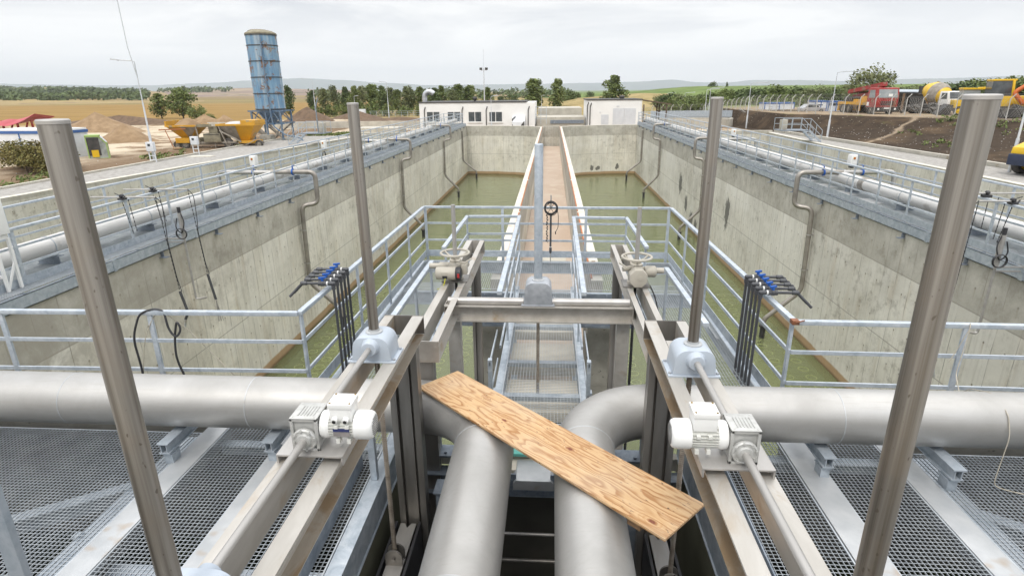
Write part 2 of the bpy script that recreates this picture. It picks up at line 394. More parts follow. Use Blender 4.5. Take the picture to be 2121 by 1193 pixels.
for s, sd in SIDE.items():
    def X(a, b):
        return (a, b) if s == 1 else (-.16-b, -.16-a)
    x0, x1 = X(-3.38, -2.72); grating(f'narrow grating panel between the two pale strips in the {sd} foreground, over black pit', x0+.004, x1-.004, 1.0, 5.15)
    x0, x1 = X(-2.45, -1.64); grating(f'grating panel lying under the twin channel beams in the {sd} foreground', x0+.004, x1-.004, 1.0, 5.25)
    x0, x1 = X(-6.25, -3.62); grating(f'wide grating panel over dark green water at the {sd} edge of the foreground', x0, x1, 1.4, 5.0, -.004)
    x0, x1 = X(-9.2, -6.28); grating(f'outermost grating panel under the big pipe on the far {sd}', x0, x1, 2.4, 5.0, -.004, .076, .076)
    for k, (a, c) in enumerate(((-3.60, -3.385), (-2.715, -2.46))):
        x0, x1 = X(a, c); b = MB(); b.bx(x0, x1, .8, 5.28, -.05, .012); b.bx((x0+x1)/2-.01, (x0+x1)/2+.01, .8, 5.28, -.22, -.05)
        o = b.build('cover_strip', M['alu'], bevel=.002)
        tag(o, f'flat pale steel strip {"outer, beside the wide grating" if k == 0 else "inner, beside the twin channel beams"}, {sd} foreground', 'strip', 'flat steel strips between gratings')
    # beams seen through the gratings
    for k, (y, z) in enumerate(((3.35, -.16), (4.98, -.10))):
        x0, x1 = X(-3.42, -1.62); b = MB(); b.bx(x0, x1, y-.06, y+.06, z-.012, z); b.bx(x0, x1, y-.005, y+.005, z-.14, z-.012)
        tag(b.build('support_beam', GAL), f'galvanized cross beam seen through the {sd} foreground grating, {"near" if k == 0 else "under the big pipe"}', 'beam', 'beams under the gratings')
    x0, x1 = X(-3.98, -3.72); b = MB(); b.bx(x0, x1, .8, 5.2, -.20, -.186); b.bx((x0+x1)/2-.006, (x0+x1)/2+.006, .8, 5.2, -.4, -.2)
    for q in range(5):
        b.bx(x0-.02, x0+.05, 1.8+q*.62, 1.87+q*.62, -.186, -.16)
    tag(b.build('support_beam', GAL), f'lengthwise galvanized beam under the wide {sd} grating beside the pale strip', 'beam', 'beams under the gratings')
    b = MB(); p = [(-6.4, 3.1), (-3.9, 4.75)] if s == 1 else [(6.24, 3.1), (3.74, 4.75)]
    b.bar((*p[0], -.36), (*p[1], -.36), .13, .02); b.bar((*p[0], -.45), (*p[1], -.45), .012, .16)
    tag(b.build('support_beam', GAL), f'slanting galvanized beam deep under the wide {sd} grating', 'beam', 'beams under the gratings')
    # edge beam beside the void
    x0, x1 = X(-1.63, -1.50); xw = x1-.02 if s == 1 else x0+.02
    b = MB(); b.bx(x0, x1, .6, 5.3, -.014, .004); b.bx(xw-.006, xw+.006, .6, 5.3, -.30, -.014); b.bx(x0, x1, .6, 5.3, -.314, -.30)
    for q in (2.2, 3.6, 5.1): b.bx(x0+.02, x1-.02, q-.005, q+.005, -.3, -.014)
    tag(b.build('edge_beam', GAL, bevel=.002), f'galvanized I-beam along the {sd} edge of the dark pit', 'beam', 'beams beside the pit')
    xb = -1.74 if s == 1 else 1.58
    b = MB(); b.bx(xb-.006, xb+.006, .8, 4.5, .02, .16)
    tag(b.build('toe_board', M['galv_dull']), f'flat blue-grey toe board standing on the grating beside the {sd} pit edge', 'toe board', 'toe boards at the pit edge')
    b = MB(); xq = -1.58 if s == 1 else 1.42; b.bx(xq-.03, xq+.03, 4.32, 4.38, .005, .62)
    tag(b.build('stub_post', GAL, bevel=.003), f'short galvanized post on the {sd} pit edge beam below the motor', 'post', 'short posts at the pit edge')
    b = MB(); xq = -2.03 if s == 1 else 1.87; b.bar((xq, 2.3, .0), (xq, 2.3, .9), .05, .05)
    tag(b.build('stub_post', GAL, bevel=.003), f'galvanized post under the twin channel beams, {sd} foreground', 'post', 'short posts at the pit edge')

# ---- the two big pipes with elbows
def arc(c, r, a0, a1, n=14, z=.5):
    return [(c[0]+r*math.cos(a0+(a1-a0)*i/n), c[1]+r*math.sin(a0+(a1-a0)*i/n), z) for i in range(n+1)]
def big_pipe(label, sd, xe, xp, yp=4.80, r=.25, br=.68):
    t = thing('elbow_pipe', label, 'pipe', (xp, yp-br, .25), 'big pipes turning toward the viewer')
    s = 1 if xe < xp else -1
    pts = [(xe, yp, .5), (xe*.5+xp*.5, yp, .5)]
    cx, cy = xp-s*br, yp-br
    if s == 1: A = arc((cx, cy), br, PI/2, 0)
    else: A = arc((cx, cy), br, PI/2, PI)
    pts += A+[(xp, 1.2, .5), (xp, -1.5, .5)]
    b = MB(); b.tube(pts, r, 36); b.build('pipe', M['pipe'], t, angle=60)
    for P, ax in ((A[0], (1,0,0)), (A[-1], (0,1,0)), ((xp-s*4.15, yp, .5), (1,0,0)), ((xp-s*2.3, yp, .5), (1,0,0)), ((xp, 2.55, .5), (0,1,0))):
        w = MB(); w.lathe([(r-.004,-.008),(r+.0025,-.004),(r+.0035,0),(r+.0025,.004),(r-.004,.008)], P, ax, 36, cap=False)
        w.build('weld_seam', M['alu'], t)
    return t
big_pipe('big pale stainless pipe from the left, its elbow under the high end of the plank', 'left', -9.3, -.54)
big_pipe('big pale stainless pipe from the right, its rounded elbow left uncovered by the plank', 'right', 9.1, .30, 4.82)

for i, (x, y0, d) in enumerate(((-2.64, 4.50, 'inner one at left beside the grey motor mount'), (-3.62, 4.42, 'outer one at left behind the tall near tube'), (-6.4, 4.42, 'outermost one at far left'), (2.50, 4.52, 'inner one at right beside the motor'), (3.52, 4.40, 'outer one at right beyond the tall near tube'), (6.2, 4.42, 'outermost one at far right'))):
    t = thing('pipe_support', f'galvanized I-beam support under the big pipe, {d}', 'support', (x, y0+.1, 0), 'supports under the big pipes')
    b = MB(); b.bx(x-.055, x+.055, y0, 5.2, .236, .248); b.bx(x-.05, x+.05, y0+.01, 5.2, .135, .147)
    for q in (-.028, .028): b.bx(x+q-.004, x+q+.004, y0+.012, 5.2, .147, .236)
    b.build('beam', GAL, t)
    b = MB(); b.bx(x-.04, x+.04, y0+.05, y0+.17, .0, .135); b.bx(x-.05, x+.05, y0+.04, y0+.18, .10, .112)
    b.build('post', GAL, t, bevel=.003)

# ---- plank
L, Wd = 2.64, .46
b = MB(); n = 14
for i in range(n):
    b.bx(-L/2+L*i/n, -L/2+L*(i+1)/n, -Wd/2, Wd/2, 0, .0185) if False else None
b.bx(-L/2, L/2, -Wd/2, Wd/2, .004, .022); b.m = 1; b.bx(-L/2+.002, L/2-.002, -Wd/2+.002, Wd/2-.002, -.002, .004)
pl = thing('plywood_plank', 'long knotty plywood plank lying diagonally across the two big pipes', 'plank', (-.0875, 3.94, .756))
pl.rotation_euler = (0, 0, math.radians(-43.4))
def child_local(b, name, m, par, **k):
    """build a mesh given in the parent's own coordinates"""
    off = Vector((0,0,0)); p = par
    while p is not None: off += p.location; p = p.parent
    b.v = [(v[0]+off.x, v[1]+off.y, v[2]+off.z) for v in b.v]
    return b.build(name, m, par, **k)
child_local(b, 'board', [M['ply'], M['plyedge']], pl, bevel=.0015)
b = MB(); b.bx(1.02, 1.12, -.20, .10, -.07, -.003); child_local(b, 'batten', M['oldwood'], pl, bevel=.004)

# ---- near sluice gates
def bevel_gear(t, xc, y, zb, mat, zt=None, tube=None, front=True, tubemat=None, tr=.0375, w=.30, d=.235, h=.20):
    b = MB(); b.bx(xc-w/2-.03, xc+w/2+.03, y-d/2-.01, y+d/2+.01, zb, zb+.014); b.build('base_plate', mat, t, bevel=.004)
    R = .085; P = [(xc-w/2, zb+.014), (xc+w/2, zb+.014)]
    P += [(xc+w/2-R+R*math.cos(a)-.012*(1), zb+h-R+R*math.sin(a)) for a in [PI/2*i/7 for i in range(8)]]
    P += [(xc-w/2+R+R*math.cos(a)+.012, zb+h-R+R*math.sin(a)) for a in [PI/2+PI/2*i/7 for i in range(8)]]
    b = MB(); b.prism(P, 'y', y-d/2, y+d/2); b.build('housing', mat, t, bevel=.008, angle=50)
    for qx in (-1, 1):
        for qy in (-1, 1):
            bo = MB(); bo.cyl((xc+qx*(w/2+.014), y+qy*(d/2-.02), zb+.013), (xc+qx*(w/2+.014), y+qy*(d/2-.02), zb+.028), .011, n=6); bo.build('bolt', M['cast'], t)
    if front:
        b = MB(); b.lathe([(.075,0),(.06,.02),(.056,.05),(.05,.055)], (xc, y-d/2+.006, zb+.125), (0,-1,0), 24)
        b.build('shaft_boss', mat, t)
    if tube:
        c = MB(); c.lathe([(tr+.026,0),(tr+.026,.012),(tr+.006,.016),(tr+.004,.03)], (xc, y, zb+h-.003), (0,0,1), 28); c.build('collar', M['alu'], t)
        c = MB(); c.lathe([(tr, 0), (tr, tube-zb-h-.012), (tr-.004, tube-zb-h-.002), (tr-.012, tube-zb-h)], (xc, y, zb+h), (0,0,1), 40); sc_ = c.build('stem_cover', tubemat or M['stem'], t, angle=60)
        if tubemat is None:
            c = MB(); c.lathe([(tr+.0012, 0), (tr+.0012, .009), (tr-.002, .012), (tr-.012, .0125), (.001, .0125)], (xc, y, zb+h+tube-zb-h-.010), (0,0,1), 40); c.build('worn_rim', M['ss_flat'], sc_)

def thread_rod(b, x, y, z0, z1, r=.021, pitch=.018, n=10):
    k = int((z1-z0)/pitch); prof = []
    for i in range(k):
        prof += [(r, i*pitch), (r*.80, i*pitch+pitch*.5)]
    prof.append((r, k*pitch)); b.lathe(prof, (x, y, z0), (0,0,1), n)

def near_gate(s, xc, ymid, yend, ztop):
    sd = SIDE[s]
    t = thing('sluice_gate', f'near {sd} sluice gate with twin stainless channel beams running toward the viewer', 'sluice gate', (xc, 2.8, -.5), 'sluice gates')
    z0, z1 = 1.27, 1.45; th = .012; y0 = .5
    b = MB()   # inner channel opens to the centre
    w = xc+s*.085; f = xc+s*.185
    b.sweep([(0,0),(.10,0),(.10,th),(th,th),(th,z1-z0-th),(.10,z1-z0-th),(.10,z1-z0),(0,z1-z0)], (w, y0, z0), (w, yend, z0), (s,0,0), (0,0,1))
    b.build('channel_beam', [M['ss'] if s == 1 else M['ss']], t)
    b = MB(); b.bx(min(w+s*.03,f+s*.004), max(w+s*.03,f+s*.004), y0, yend-.03, z0+th, z0+th+.003); b.build('shaded_lower_flange', M['ss_shade'], t)  # thin brown skin: shade of the lower flange painted as a darker colour
    b = MB(); w2 = xc-s*.085
    b.sweep([(0,0),(.08,0),(.08,th),(th,th),(th,z1-z0-th),(.08,z1-z0-th),(.08,z1-z0),(0,z1-z0)], (w2, y0, z0), (w2, yend, z0), (-s,0,0), (0,0,1))
    b.build('channel_beam', M['ss'], t)
    b = MB(); xa, xb = sorted((xc-s*.165, xc+s*.185)); b.bx(xa, xb, yend, yend+.012, z0-.004, z1+.002)
    b.build('end_plate', M['ss_dark'], t)
    # guide post below the far end, grooved toward the gate leaf
    b = MB(); W = .13
    P = [(-W,.10),(-W,-.02),(-.075,-.02),(-.075,.035),(-.05,.035),(-.05,-.005),(.05,-.005),(.05,.035),(.075,.035),(.075,-.02),(W,-.02),(W,.10)]
    b.sweep(P, (xc+s*.05, yend-.32, -2.4), (xc+s*.05, yend-.32, z0-.002), (1,0,0), (0,1,0)); b.build('guide_post', M['ss_dark'], t)
    b = MB(); b.sweep(P, (xc+s*.05, .75, -2.4), (xc+s*.05, .75, z0-.002), (1,0,0), (0,-1,0)); b.build('guide_post', M['ss_dark'], t)
    b = MB(); b.prism([(xc-.075,yend-.36),(xc-.03,yend-.36),(xc,yend-.42),(xc+.03,yend-.36),(xc+.075,yend-.36),(xc+.075,.85),(xc-.075,.85)], 'z', -.54, -.52)
    b.bx(xc-.02, xc+.02, .86, yend-.43, -2.4, -.54)
    b.build('gate_leaf', M['ss_flat'], t, bevel=.003)
    b = MB(); b.bx(xc+s*.11-.012, xc+s*.11+.012, .86, yend-.36, -.9, -.50); b.build('side_seal', M['black'], t)
    b = MB(); b.bx(xc-s*.11-.012, xc-s*.11+.012, .86, yend-.36, -.9, -.50); b.build('side_seal', M['black'], t)
    b = MB(); P = [(xc-.075,-.52),(xc+.075,-.52)]+[(xc+.075*math.cos(a), -.44+.075*math.sin(a)) for a in [PI*i/10 for i in range(11)]]
    b.prism(P, 'y', ymid-.05, ymid-.035); b.prism(P, 'y', ymid+.035, ymid+.05); b.cyl((xc, ymid-.07, -.45), (xc, ymid+.07, -.45), .016, n=10)
    b.build('yoke', M['ss_dark'], t)
    b = MB(); thread_rod(b, xc, ymid, -.46, 1.44); b.build('threaded_stem', M['thread'], t, smooth=False)
    for k, y in enumerate((ymid, 1.5)):
        g = thing('gearbox', f'grey gearbox with tall streaked tube at the far end of the near {sd} gate' if k == 0 else f'grey gearbox with tallest streaked tube at the {sd} front, cut by picture bottom', 'gearbox', (xc, y, z1), 'grey gearboxes with stem tubes')
        bevel_gear(g, xc, y, z1, M['grey_paint'], tube=ztop[k], front=True, d=.235 if k == 0 else .30)
        if k == 1:
            b = MB(); b.lathe([(.07,0),(.056,.02),(.05,.055)], (xc, y+.145, z1+.125), (0,1,0), 24); b.build('shaft_boss', M['grey_paint'], g)
    d = thing('drive_shaft', f'round steel drive shaft along the {sd} twin beams between motor and gearboxes', 'shaft', (xc, 2.7, 1.575), 'drive shafts')
    b = MB(); b.cyl((xc, 1.66, 1.575), (xc, ymid-.16, 1.575), .021, n=20); b.build('rod', M['ss_flat'], d)
    motor(s, xc, 2.70)

def motor(s, xc, y):
    sd = SIDE[s]
    t = thing('gear_motor', 'white electric motor with blue nameplate on the left sluice gate' if s == 1 else 'white electric motor facing left on the right sluice gate, without nameplate', 'motor', (xc, y, 1.45), 'white electric gear motors')
    # saddle bracket over both beams
    xa, xb = sorted((xc-s*.155, xc+s*.215)); b = MB()
    b.bx(xa, xb, y-.13, y+.12, 1.492, 1.504); b.bx(xa, xa+.012, y-.13, y+.12, 1.447, 1.492); b.bx(xb-.012, xb, y-.13, y+.12, 1.447, 1.492)
    b.build('saddle_bracket', M['ss_flat'], t, bevel=.004)
    # worm gear housing
    g = MB(); zc = 1.59; x0 = xc-.075; x1 = xc+.075; ya, yb = y-.085, y+.085
    g.bx(x0+.012, x1-.012, ya+.016, yb-.016, 1.505, 1.695)
    for yy in (ya, yb-.016):                      # rim frames front and back
        g.bx(x0, x0+.016, yy, yy+.016, 1.504, 1.70); g.bx(x1-.016, x1, yy, yy+.016, 1.504, 1.70)
        g.bx(x0, x1, yy, yy+.016, 1.504, 1.52); g.bx(x0, x1, yy, yy+.016, 1.684, 1.70)
    g.bx(x0, x1, ya, yb, 1.694, 1.703)
    for k in range(6):
        q = x0+.035+k*.017; g.bx(q, q+.005, ya+.03, yb-.04, 1.703, 1.708)
    for k in range(7):
        q = ya+.03+k*.017; g.bx(x0+.004, x0+.012, q, q+.006, 1.53, 1.68); g.bx(x1-.012, x1-.004, q, q+.006, 1.53, 1.68)
    for qx in (x0+.016, x1-.016):
        for qy in (ya+.016, yb-.016): g.cyl((qx,qy,1.70), (qx,qy,1.706), .006, n=8)
    gh = g.build('worm_gear_housing', M['gearalu'], t, bevel=.0025)
    f = MB(); f.lathe([(.066,0),(.066,.014),(.058,.02),(.052,.016),(.042,.018),(.036,.03),(.026,.032)], (xc, ya+.004, zc-.012), (0,-1,0), 32)
    for k in range(8):
        a = 2*PI*k/8+.2; f.cyl((xc+.058*math.cos(a), ya-.008, zc-.012+.058*math.sin(a)), (xc+.058*math.cos(a), ya-.022, zc-.012+.058*math.sin(a)), .0075, n=8)
    f.build('output_flange', M['gearalu'], gh)
    # motor
    za = 1.625; xs = xc+s*.075; ax = (s,0,0)
    b = MB(); b.lathe([(.06,0),(.074,.004),(.078,.03),(.070,.052),(.060,.056)], (xs, y, za), ax, 32); b.build('motor_flange', M['white_paint'], t)
    b = MB(); b.cyl((xs+s*.05, y, za), (xs+s*.20, y, za), .058, n=32)
    for k in range(26):
        a = 2*PI*k/26; c, sn = math.cos(a), math.sin(a)
        b.obox((xs+s*.125, y+.064*c, za+.064*sn), (1,0,0), (0,c,sn), (0,-sn,c), .145, .016, .0035)
    for q in (.09, .15):
        b.bx(min(xs+s*q, xs+s*(q+.02)), max(xs+s*q, xs+s*(q+.02)), y-.082, y-.05, za+.018, za+.034)
        b.bx(min(xs+s*q, xs+s*(q+.02)), max(xs+s*q, xs+s*(q+.02)), y-.07, y-.03, za-.08, za-.055)
    b.build('motor_body', M['motor_grey'], t)
    b = MB(); b.lathe([(.074,0),(.080,.004),(.080,.075),(.074,.092),(.060,.102),(.001,.104)], (xs+s*.188, y, za), ax, 40); fc = b.build('fan_cover', M['white_paint'], t)
    b = MB()
    for k in range(9):
        for j in range(9):
            qy, qz = (k-4)*.0125, (j-4)*.0125
            if qy*qy+qz*qz < .0565**2: b.cyl((xs+s*.2915, y+qy, za+qz), (xs+s*.2932, y+qy, za+qz), .0036, n=6)
    b.build('vent_holes', M['dark'], fc)
    xb_ = xs+s*.125
    b = MB(); b.bx(xb_-.060, xb_+.060, y-.058, y+.058, za+.05, za+.125); tb = b.build('terminal_box', M['white_paint'], t, bevel=.004)
    b = MB(); b.bx(xb_-.066, xb_+.066, y-.063, y+.063, za+.1255, za+.155); b.build('lid', M['white_paint'], tb, bevel=.004)
    b = MB()
    for qx in (-.054, .054):
        for qy in (-.05, .05): b.cyl((xb_+qx, y+qy, za+.154), (xb_+qx, y+qy, za+.159), .006, n=8)
    b.build('lid_screws', M['brass'], tb)
    if s == 1:
        for q in (-.03, .03):
            b = MB(); b.lathe([(.017,0),(.017,.026),(.011,.027)], (xb_+q, y-.056, za+.068), (0,-1,-.25), 14, cap=True); gl = b.build('cable_gland', M['white_paint'], tb)
            b = MB(); b.cyl((xb_+q, y-.083, za+.0612), (xb_+q, y-.0845, za+.061), .0105, n=12); b.build('gland_hole', M['dark'], gl)
        b = MB(); b.bx(xb_-.045, xb_+.045, y-.0725, y-.0705, za-.034, za-.006); b.m = 1; b.bx(xb_-.045, xb_+.045, y-.0735, y-.0715, za-.004, za+.014)
        b.build('nameplate', [M['nameplate'], M['navy']], t)

near_gate(1, -1.315, 3.92, 4.75, (3.285, 3.29))
near_gate(-1, 1.01, 3.80, 4.72, (3.30, 3.33))

# ---- far sluice gates with handwheel actuators
def far_gate(s, wi, wo, fi, fo, xc, ya, yb, ym, zt):
    sd = SIDE[s]; z0, z1 = .89, 1.10; th = .01
    t = thing('sluice_gate', f'far {sd} sluice gate with bolted twin channels under a handwheel actuator', 'sluice gate', (xc, ym, -.5), 'sluice gates')
    for (w, f, d) in ((wi, fi, s), (wo, fo, -s)):
        b = MB(); F = abs(f-w); b.sweep([(0,0),(F,0),(F,th),(th,th),(th,z1-z0-th),(F,z1-z0-th),(F,z1-z0),(0,z1-z0)], (w, ya, z0), (w, yb, z0), (d,0,0), (0,0,1)); b.build('channel_beam', M['ss'], t)
    xa, xb = sorted((fi, fo))
    for y in (ya-.012, yb):
        b = MB(); b.bx(xa-.002, xb+.002, y, y+.012, z0-.006, z1+.003)
        for q in (.05, .15): b.cyl((fi-s*.03, y-.008, z0+q), (fi-s*.03, y+.02, z0+q), .012, n=8)
        b.build('end_plate', M['ss'], t)
    for y in (ya+.06, yb-.12):
        b = MB(); P = [(-.075,.06),(-.075,-.04),(-.03,-.04),(-.03,.02),(.03,.02),(.03,-.04),(.075,-.04),(.075,.06)]
        b.sweep(P, (xc, y, -3.6), (xc, y, z0-.002), (1,0,0), (0, 1 if y > ym else -1, 0)); b.build('guide_post', M['ss_dark'], t)
    b = MB(); thread_rod(b, xc, ym, -1.6, 1.1, .02, .03, 8); b.build('threaded_stem', M['black'], t, smooth=False)
    b = MB(); b.bx(xc-.012, xc+.012, ya+.12, yb-.16, -3.6, -1.6); b.bx(xc-.05, xc+.05, ya+.12, yb-.16, -1.6, -1.56); b.build('gate_leaf', M['galv_dull'], t)
    a = thing('handwheel_actuator', f'beige-grey valve actuator with handwheel on the far {sd} gate, ' + ('horizontal motor with dark red end' if s == 1 else 'octagonal cover in front'), 'actuator', (xc, ym, z1), 'handwheel actuators')
    A = M['act']
    b = MB(); b.bx(xc-.16, xc+.16, ym-.15, ym+.15, z1, z1+.016); b.build('base_plate', M['ss_dark'], a, bevel=.003)
    b = MB(); b.lathe([(.10,.016),(.10,.04),(.085,.05),(.095,.07),(.095,.20),(.07,.235),(.075,.26),(.055,.27),(.055,.30)], (xc, ym, z1), (0,0,1), 24)
    b.cyl((xc-.20*s, ym+.05, z1+.16), (xc-.34*s, ym+.05, z1+.16), .035, n=14); b.cyl((xc-.08*s, ym+.05, z1+.16), (xc-.21*s, ym+.05, z1+.16), .05, n=16)
    b.cyl((xc+.06, ym, z1+.21), (xc+.17*s, ym-.06, z1+.21), .028, n=12)
    b.build('gear_housing', A, a)
    b = MB(); N = 40; Rr = .175; R_ = []
    for i in range(N):
        q = 2*PI*i/N; R_.append([(xc+(Rr+.016*math.cos(w))*math.cos(q), ym+(Rr+.016*math.cos(w))*math.sin(q), z1+.345+.016*math.sin(w)) for w in [2*PI*j/8 for j in range(8)]])
    R_.append(R_[0]); b.rings(R_, cap=False)
    for k in range(3):
        q = 2*PI*k/3+.5; b.tube([(xc+.04*math.cos(q), ym+.04*math.sin(q), z1+.29), (xc+.11*math.cos(q), ym+.11*math.sin(q), z1+.305), (xc+Rr*math.cos(q), ym+Rr*math.sin(q), z1+.345)], .012, 8)
    b.build('handwheel', M['act'], a)
    b = MB(); b.tube([(xc+s*.05, ym-.1, z1+.26), (xc+s*.14, ym-.13, z1+.255), (xc+s*.22, ym-.10, z1+.30)], .011, 8); b.build('clutch_lever', A, a)
    b = MB(); b.cyl((xc, ym, z1+.25), (xc, ym, zt), .026, n=16); b.build('stem_cover', M['ss_flat'], a)
    if s == 1:
        b = MB(); b.lathe([(.06,0),(.078,.012),(.08,.05),(.08,.24),(.075,.25)], (xc-.22, ym-.17, z1+.13), (1,0,0), 24); m_ = b.build('motor_body', A, a)
        b = MB(); b.bx(xc-.14, xc-.05, ym-.252, ym-.235, z1+.12, z1+.165); b.build('switch_panel', A, m_, bevel=.003)
        b = MB(); b.bx(xc-.125, xc-.065, ym-.256, ym-.25, z1+.085, z1+.12); b.build('panel_window', M['dark'], m_)
        b = MB(); b.lathe([(.074,0),(.082,.01),(.082,.06),(.06,.07)], (xc+.03, ym-.17, z1+.13), (1,0,0), 12); b.build('open_terminal_block', M['black'], a)
        b = MB(); b.bx(xc+.06, xc+.085, ym-.262, ym-.245, z1+.10, z1+.15); b.build('red_marker', M['red'], a)
        b = MB(); b.bx(xc+.09, xc+.16, ym-.12, ym-.03, z1+.10, z1+.22); b.build('side_box', A, a, bevel=.006)
        b = MB(); b.tube([(xc-.09, ym-.255, z1+.09), (xc-.10, ym-.27, z1+.03), (xc-.13, ym-.26, z1-.03), (xc-.2, ym-.22, z1-.06)], .006, 6, .03); b.build('loose_wire', M['yellowwire'], a)
    else:
        P = [(xc+.12*math.cos(PI/8+PI/4*k)*(.92), z1+.145+.115*math.sin(PI/8+PI/4*k)) for k in range(8)]
        b = MB(); b.prism(P, 'y', ym-.25, ym-.09); c_ = b.build('octagon_cover', A, a, bevel=.008)
        b = MB(); b.lathe([(.03,0),(.03,.006),(.024,.007)], (xc+.02, ym-.25, z1+.15), (0,-1,0), 16); b.build('cover_cap', A, c_)
        b = MB(); b.lathe([(.06,0),(.07,.02),(.07,.12),(.055,.135)], (xc+.10, ym-.02, z1+.17), (1,0,0), 18); b.build('motor_body', A, a)
        b = MB(); b.tube([(xc+.16, ym-.1, z1+.02), (xc+.22, ym-.14, z1-.1), (xc+.27, ym-.2, z1-.3), (xc+.33, ym-.5, z1-.5), (xc+.30, ym-.9, z1-.62)], .008, 6, .1); b.build('cable', M['black'], a)
far_gate(1, -1.125, -1.25, -1.055, -1.335, -1.19, 4.98, 8.9, 6.90, 2.05)
far_gate(-1, .985, 1.10, .925, 1.165, 1.04, 4.85, 8.68, 6.78, 2.05)

# ---- centre gate frame
t = thing('sluice_gate', 'centre sluice gate whose low portal frame spans the middle walkway', 'sluice gate', (-.13, 6.25, -.5), 'sluice gates')
xa, xb = -1.20, .93
for (y, d, f) in ((6.19, -1, .075), (6.36, 1, .075)):
    b = MB(); P = [(0,0),(f,0),(f,.012),(.01,.012),(.01,.178),(f,.178),(f,.19),(0,.19)]
    b.sweep(P, (xa, y, .84), (xb, y, .84), (0,d,0), (0,0,1)); b.build('channel_beam', M['ss'], t)
for x in (xa-.008, xb):
    b = MB(); b.bx(x, x+.008, 6.11, 6.44, .836, 1.034); b.build('end_plate', M['ss'], t)
for x, d in ((xa+.005, 1), (xb-.155, -1)):
    b = MB(); P = [(0,-.05),(.15,-.05),(.15,.05),(.115,.05),(.115,-.02),(.035,-.02),(.035,.05),(0,.05)]
    b.sweep(P, (x, 6.28, -2.6), (x, 6.28, .838), (1,0,0), (0,1,0)); b.build('guide_post', M['ss'], t)
b = MB(); thread_rod(b, -.135, 6.28, -1.7, .86, .021, .022); b.build('threaded_stem', M['thread'], t, smooth=False)
for (a, c) in ((-1.17, -.30), (.03, .90)):
    b = MB(); b.cyl((a, 6.20, 1.068), (c, 6.20, 1.068), .042, n=24); b.build('cross_tube', M['ss_flat'], t)
g = thing('gearbox', 'galvanized gearbox with straight grey tube in the middle of the centre portal', 'gearbox', (-.135, 6.275, 1.03), 'gearbox on the centre gate')
bevel_gear(g, -.135, 6.275, 1.034, M['cast'], tube=2.82, front=False, tubemat=GAL, tr=.047, w=.32, d=.27, h=.275)
for (x, y0, y1, lab) in ((-1.075, 5.2, 8.9, 'left'), (.955, 5.2, 8.7, 'right')): pass

# ---- platform gratings, beams, plates
grating('grating of the left side walkway beside the outer guard rail', -2.63, -1.74, 5.75, 10.05)
grating('grating of the right side walkway beside the outer guard rail', 1.60, 2.44, 5.75, 10.0)
grating('narrow grating of the middle walkway below the centre portal', -.545, .365, 5.35, 9.68)
grating('far left part of the cross walkway grating', -2.63, -.60, 9.72, 11.55, py=.066)
grating('middle part of the cross walkway grating behind the galvanized tube', -.58, .41, 9.72, 11.55, py=.066)
grating('far right part of the cross walkway grating', .43, 2.40, 9.72, 11.5, py=.066)
pf = thing('platform_frame', 'galvanized steel frame carrying the platform gratings around the sluice gates', 'frame', (-.1, 8.5, -.3))
def ibeam(b, p0, p1, h=.2, w=.09):
    p0 = Vector(p0); p1 = Vector(p1); z = Vector((0,0,1))
    b.bar(p0-z*.006, p1-z*.006, w, .012); b.bar(p0-z*(h/2), p1-z*(h/2), .01, h-.024); b.bar(p0-z*(h-.006), p1-z*(h-.006), w, .012)
for x in (-2.68, -1.70, -.60, .415, 1.55, 2.49):
    b = MB(); ibeam(b, (x, 5.3, -.033), (x, 11.6 if x in (-2.68, 2.49) else 10.0, -.033)); b.build('lengthwise_beam', GAL, pf)
for y in (9.68, 11.6):
    b = MB(); ibeam(b, (-2.7, y, -.036), (2.5, y, -.036), .24); b.build('cross_beam', GAL, pf)
for y in (6.02, 6.9, 8.15, 9.2):
    b = MB(); b.bx(-.56, .375, y-.05, y+.05, -.09, -.034); b.build('cross_beam', GAL, pf)
for (a, c) in ((-1.69, -.62), (.45, 1.53)):
    b = MB(); b.bx(a, c, 9.63, 9.64, -.62, -.05)
    b.bx((a+c)/2-.005, (a+c)/2+.005, 9.57, 9.63, -.62, -.05); b.bx(a, c, 9.58, 9.64, -.66, -.62)
    b.build('ribbed_plate', M['galv_dull'], pf)
for x in (-.63, .47):
    for y in (6.25, 9.4):
        b = MB(); b.bx(x-.05, x+.05, y-.05, y+.05, -4.0, -.1); b.build('column', GAL, pf)
for (a, c) in ((-2.78, -2.6), (2.4, 2.6)):
    for y in (8.1,):
        b = MB(); b.bx(a, c, y-.3, y+.3, -.06, -.05); b.build('bearing_plate', M['alu'], pf)
for k, (y0, y1) in enumerate(((8.42, 9.0), (7.22, 8.0), (6.02, 6.84), (4.9, 5.7))):
    b = MB(); b.bx(-.55, .37, y0, y1, -.40, -.26)
    tag(b.build('floor_slab', M['osb'], bevel=.01), f'{ORD[k]} sand coloured slab under the middle walkway grating counted from the far end', 'slab', 'slabs under the middle walkway')
for x0, x1, sd in ((-1.32, -.84, 'left'), (.72, 1.26, 'right')):
    b = MB(); n = 14
    for k in range(n):
        j = random.uniform(-.03, .03); z0 = -5.9+5.2*k/n; b.bx(x0+j*.4, x1+j, 10.3-abs(j), 11.35, z0, z0+5.2/n+.001)
    tag(b.build('concrete_pier', M['conc'], smooth=False), f'rough broken concrete pier below the platform on the {sd} of the middle walkway', 'pier', 'concrete piers')

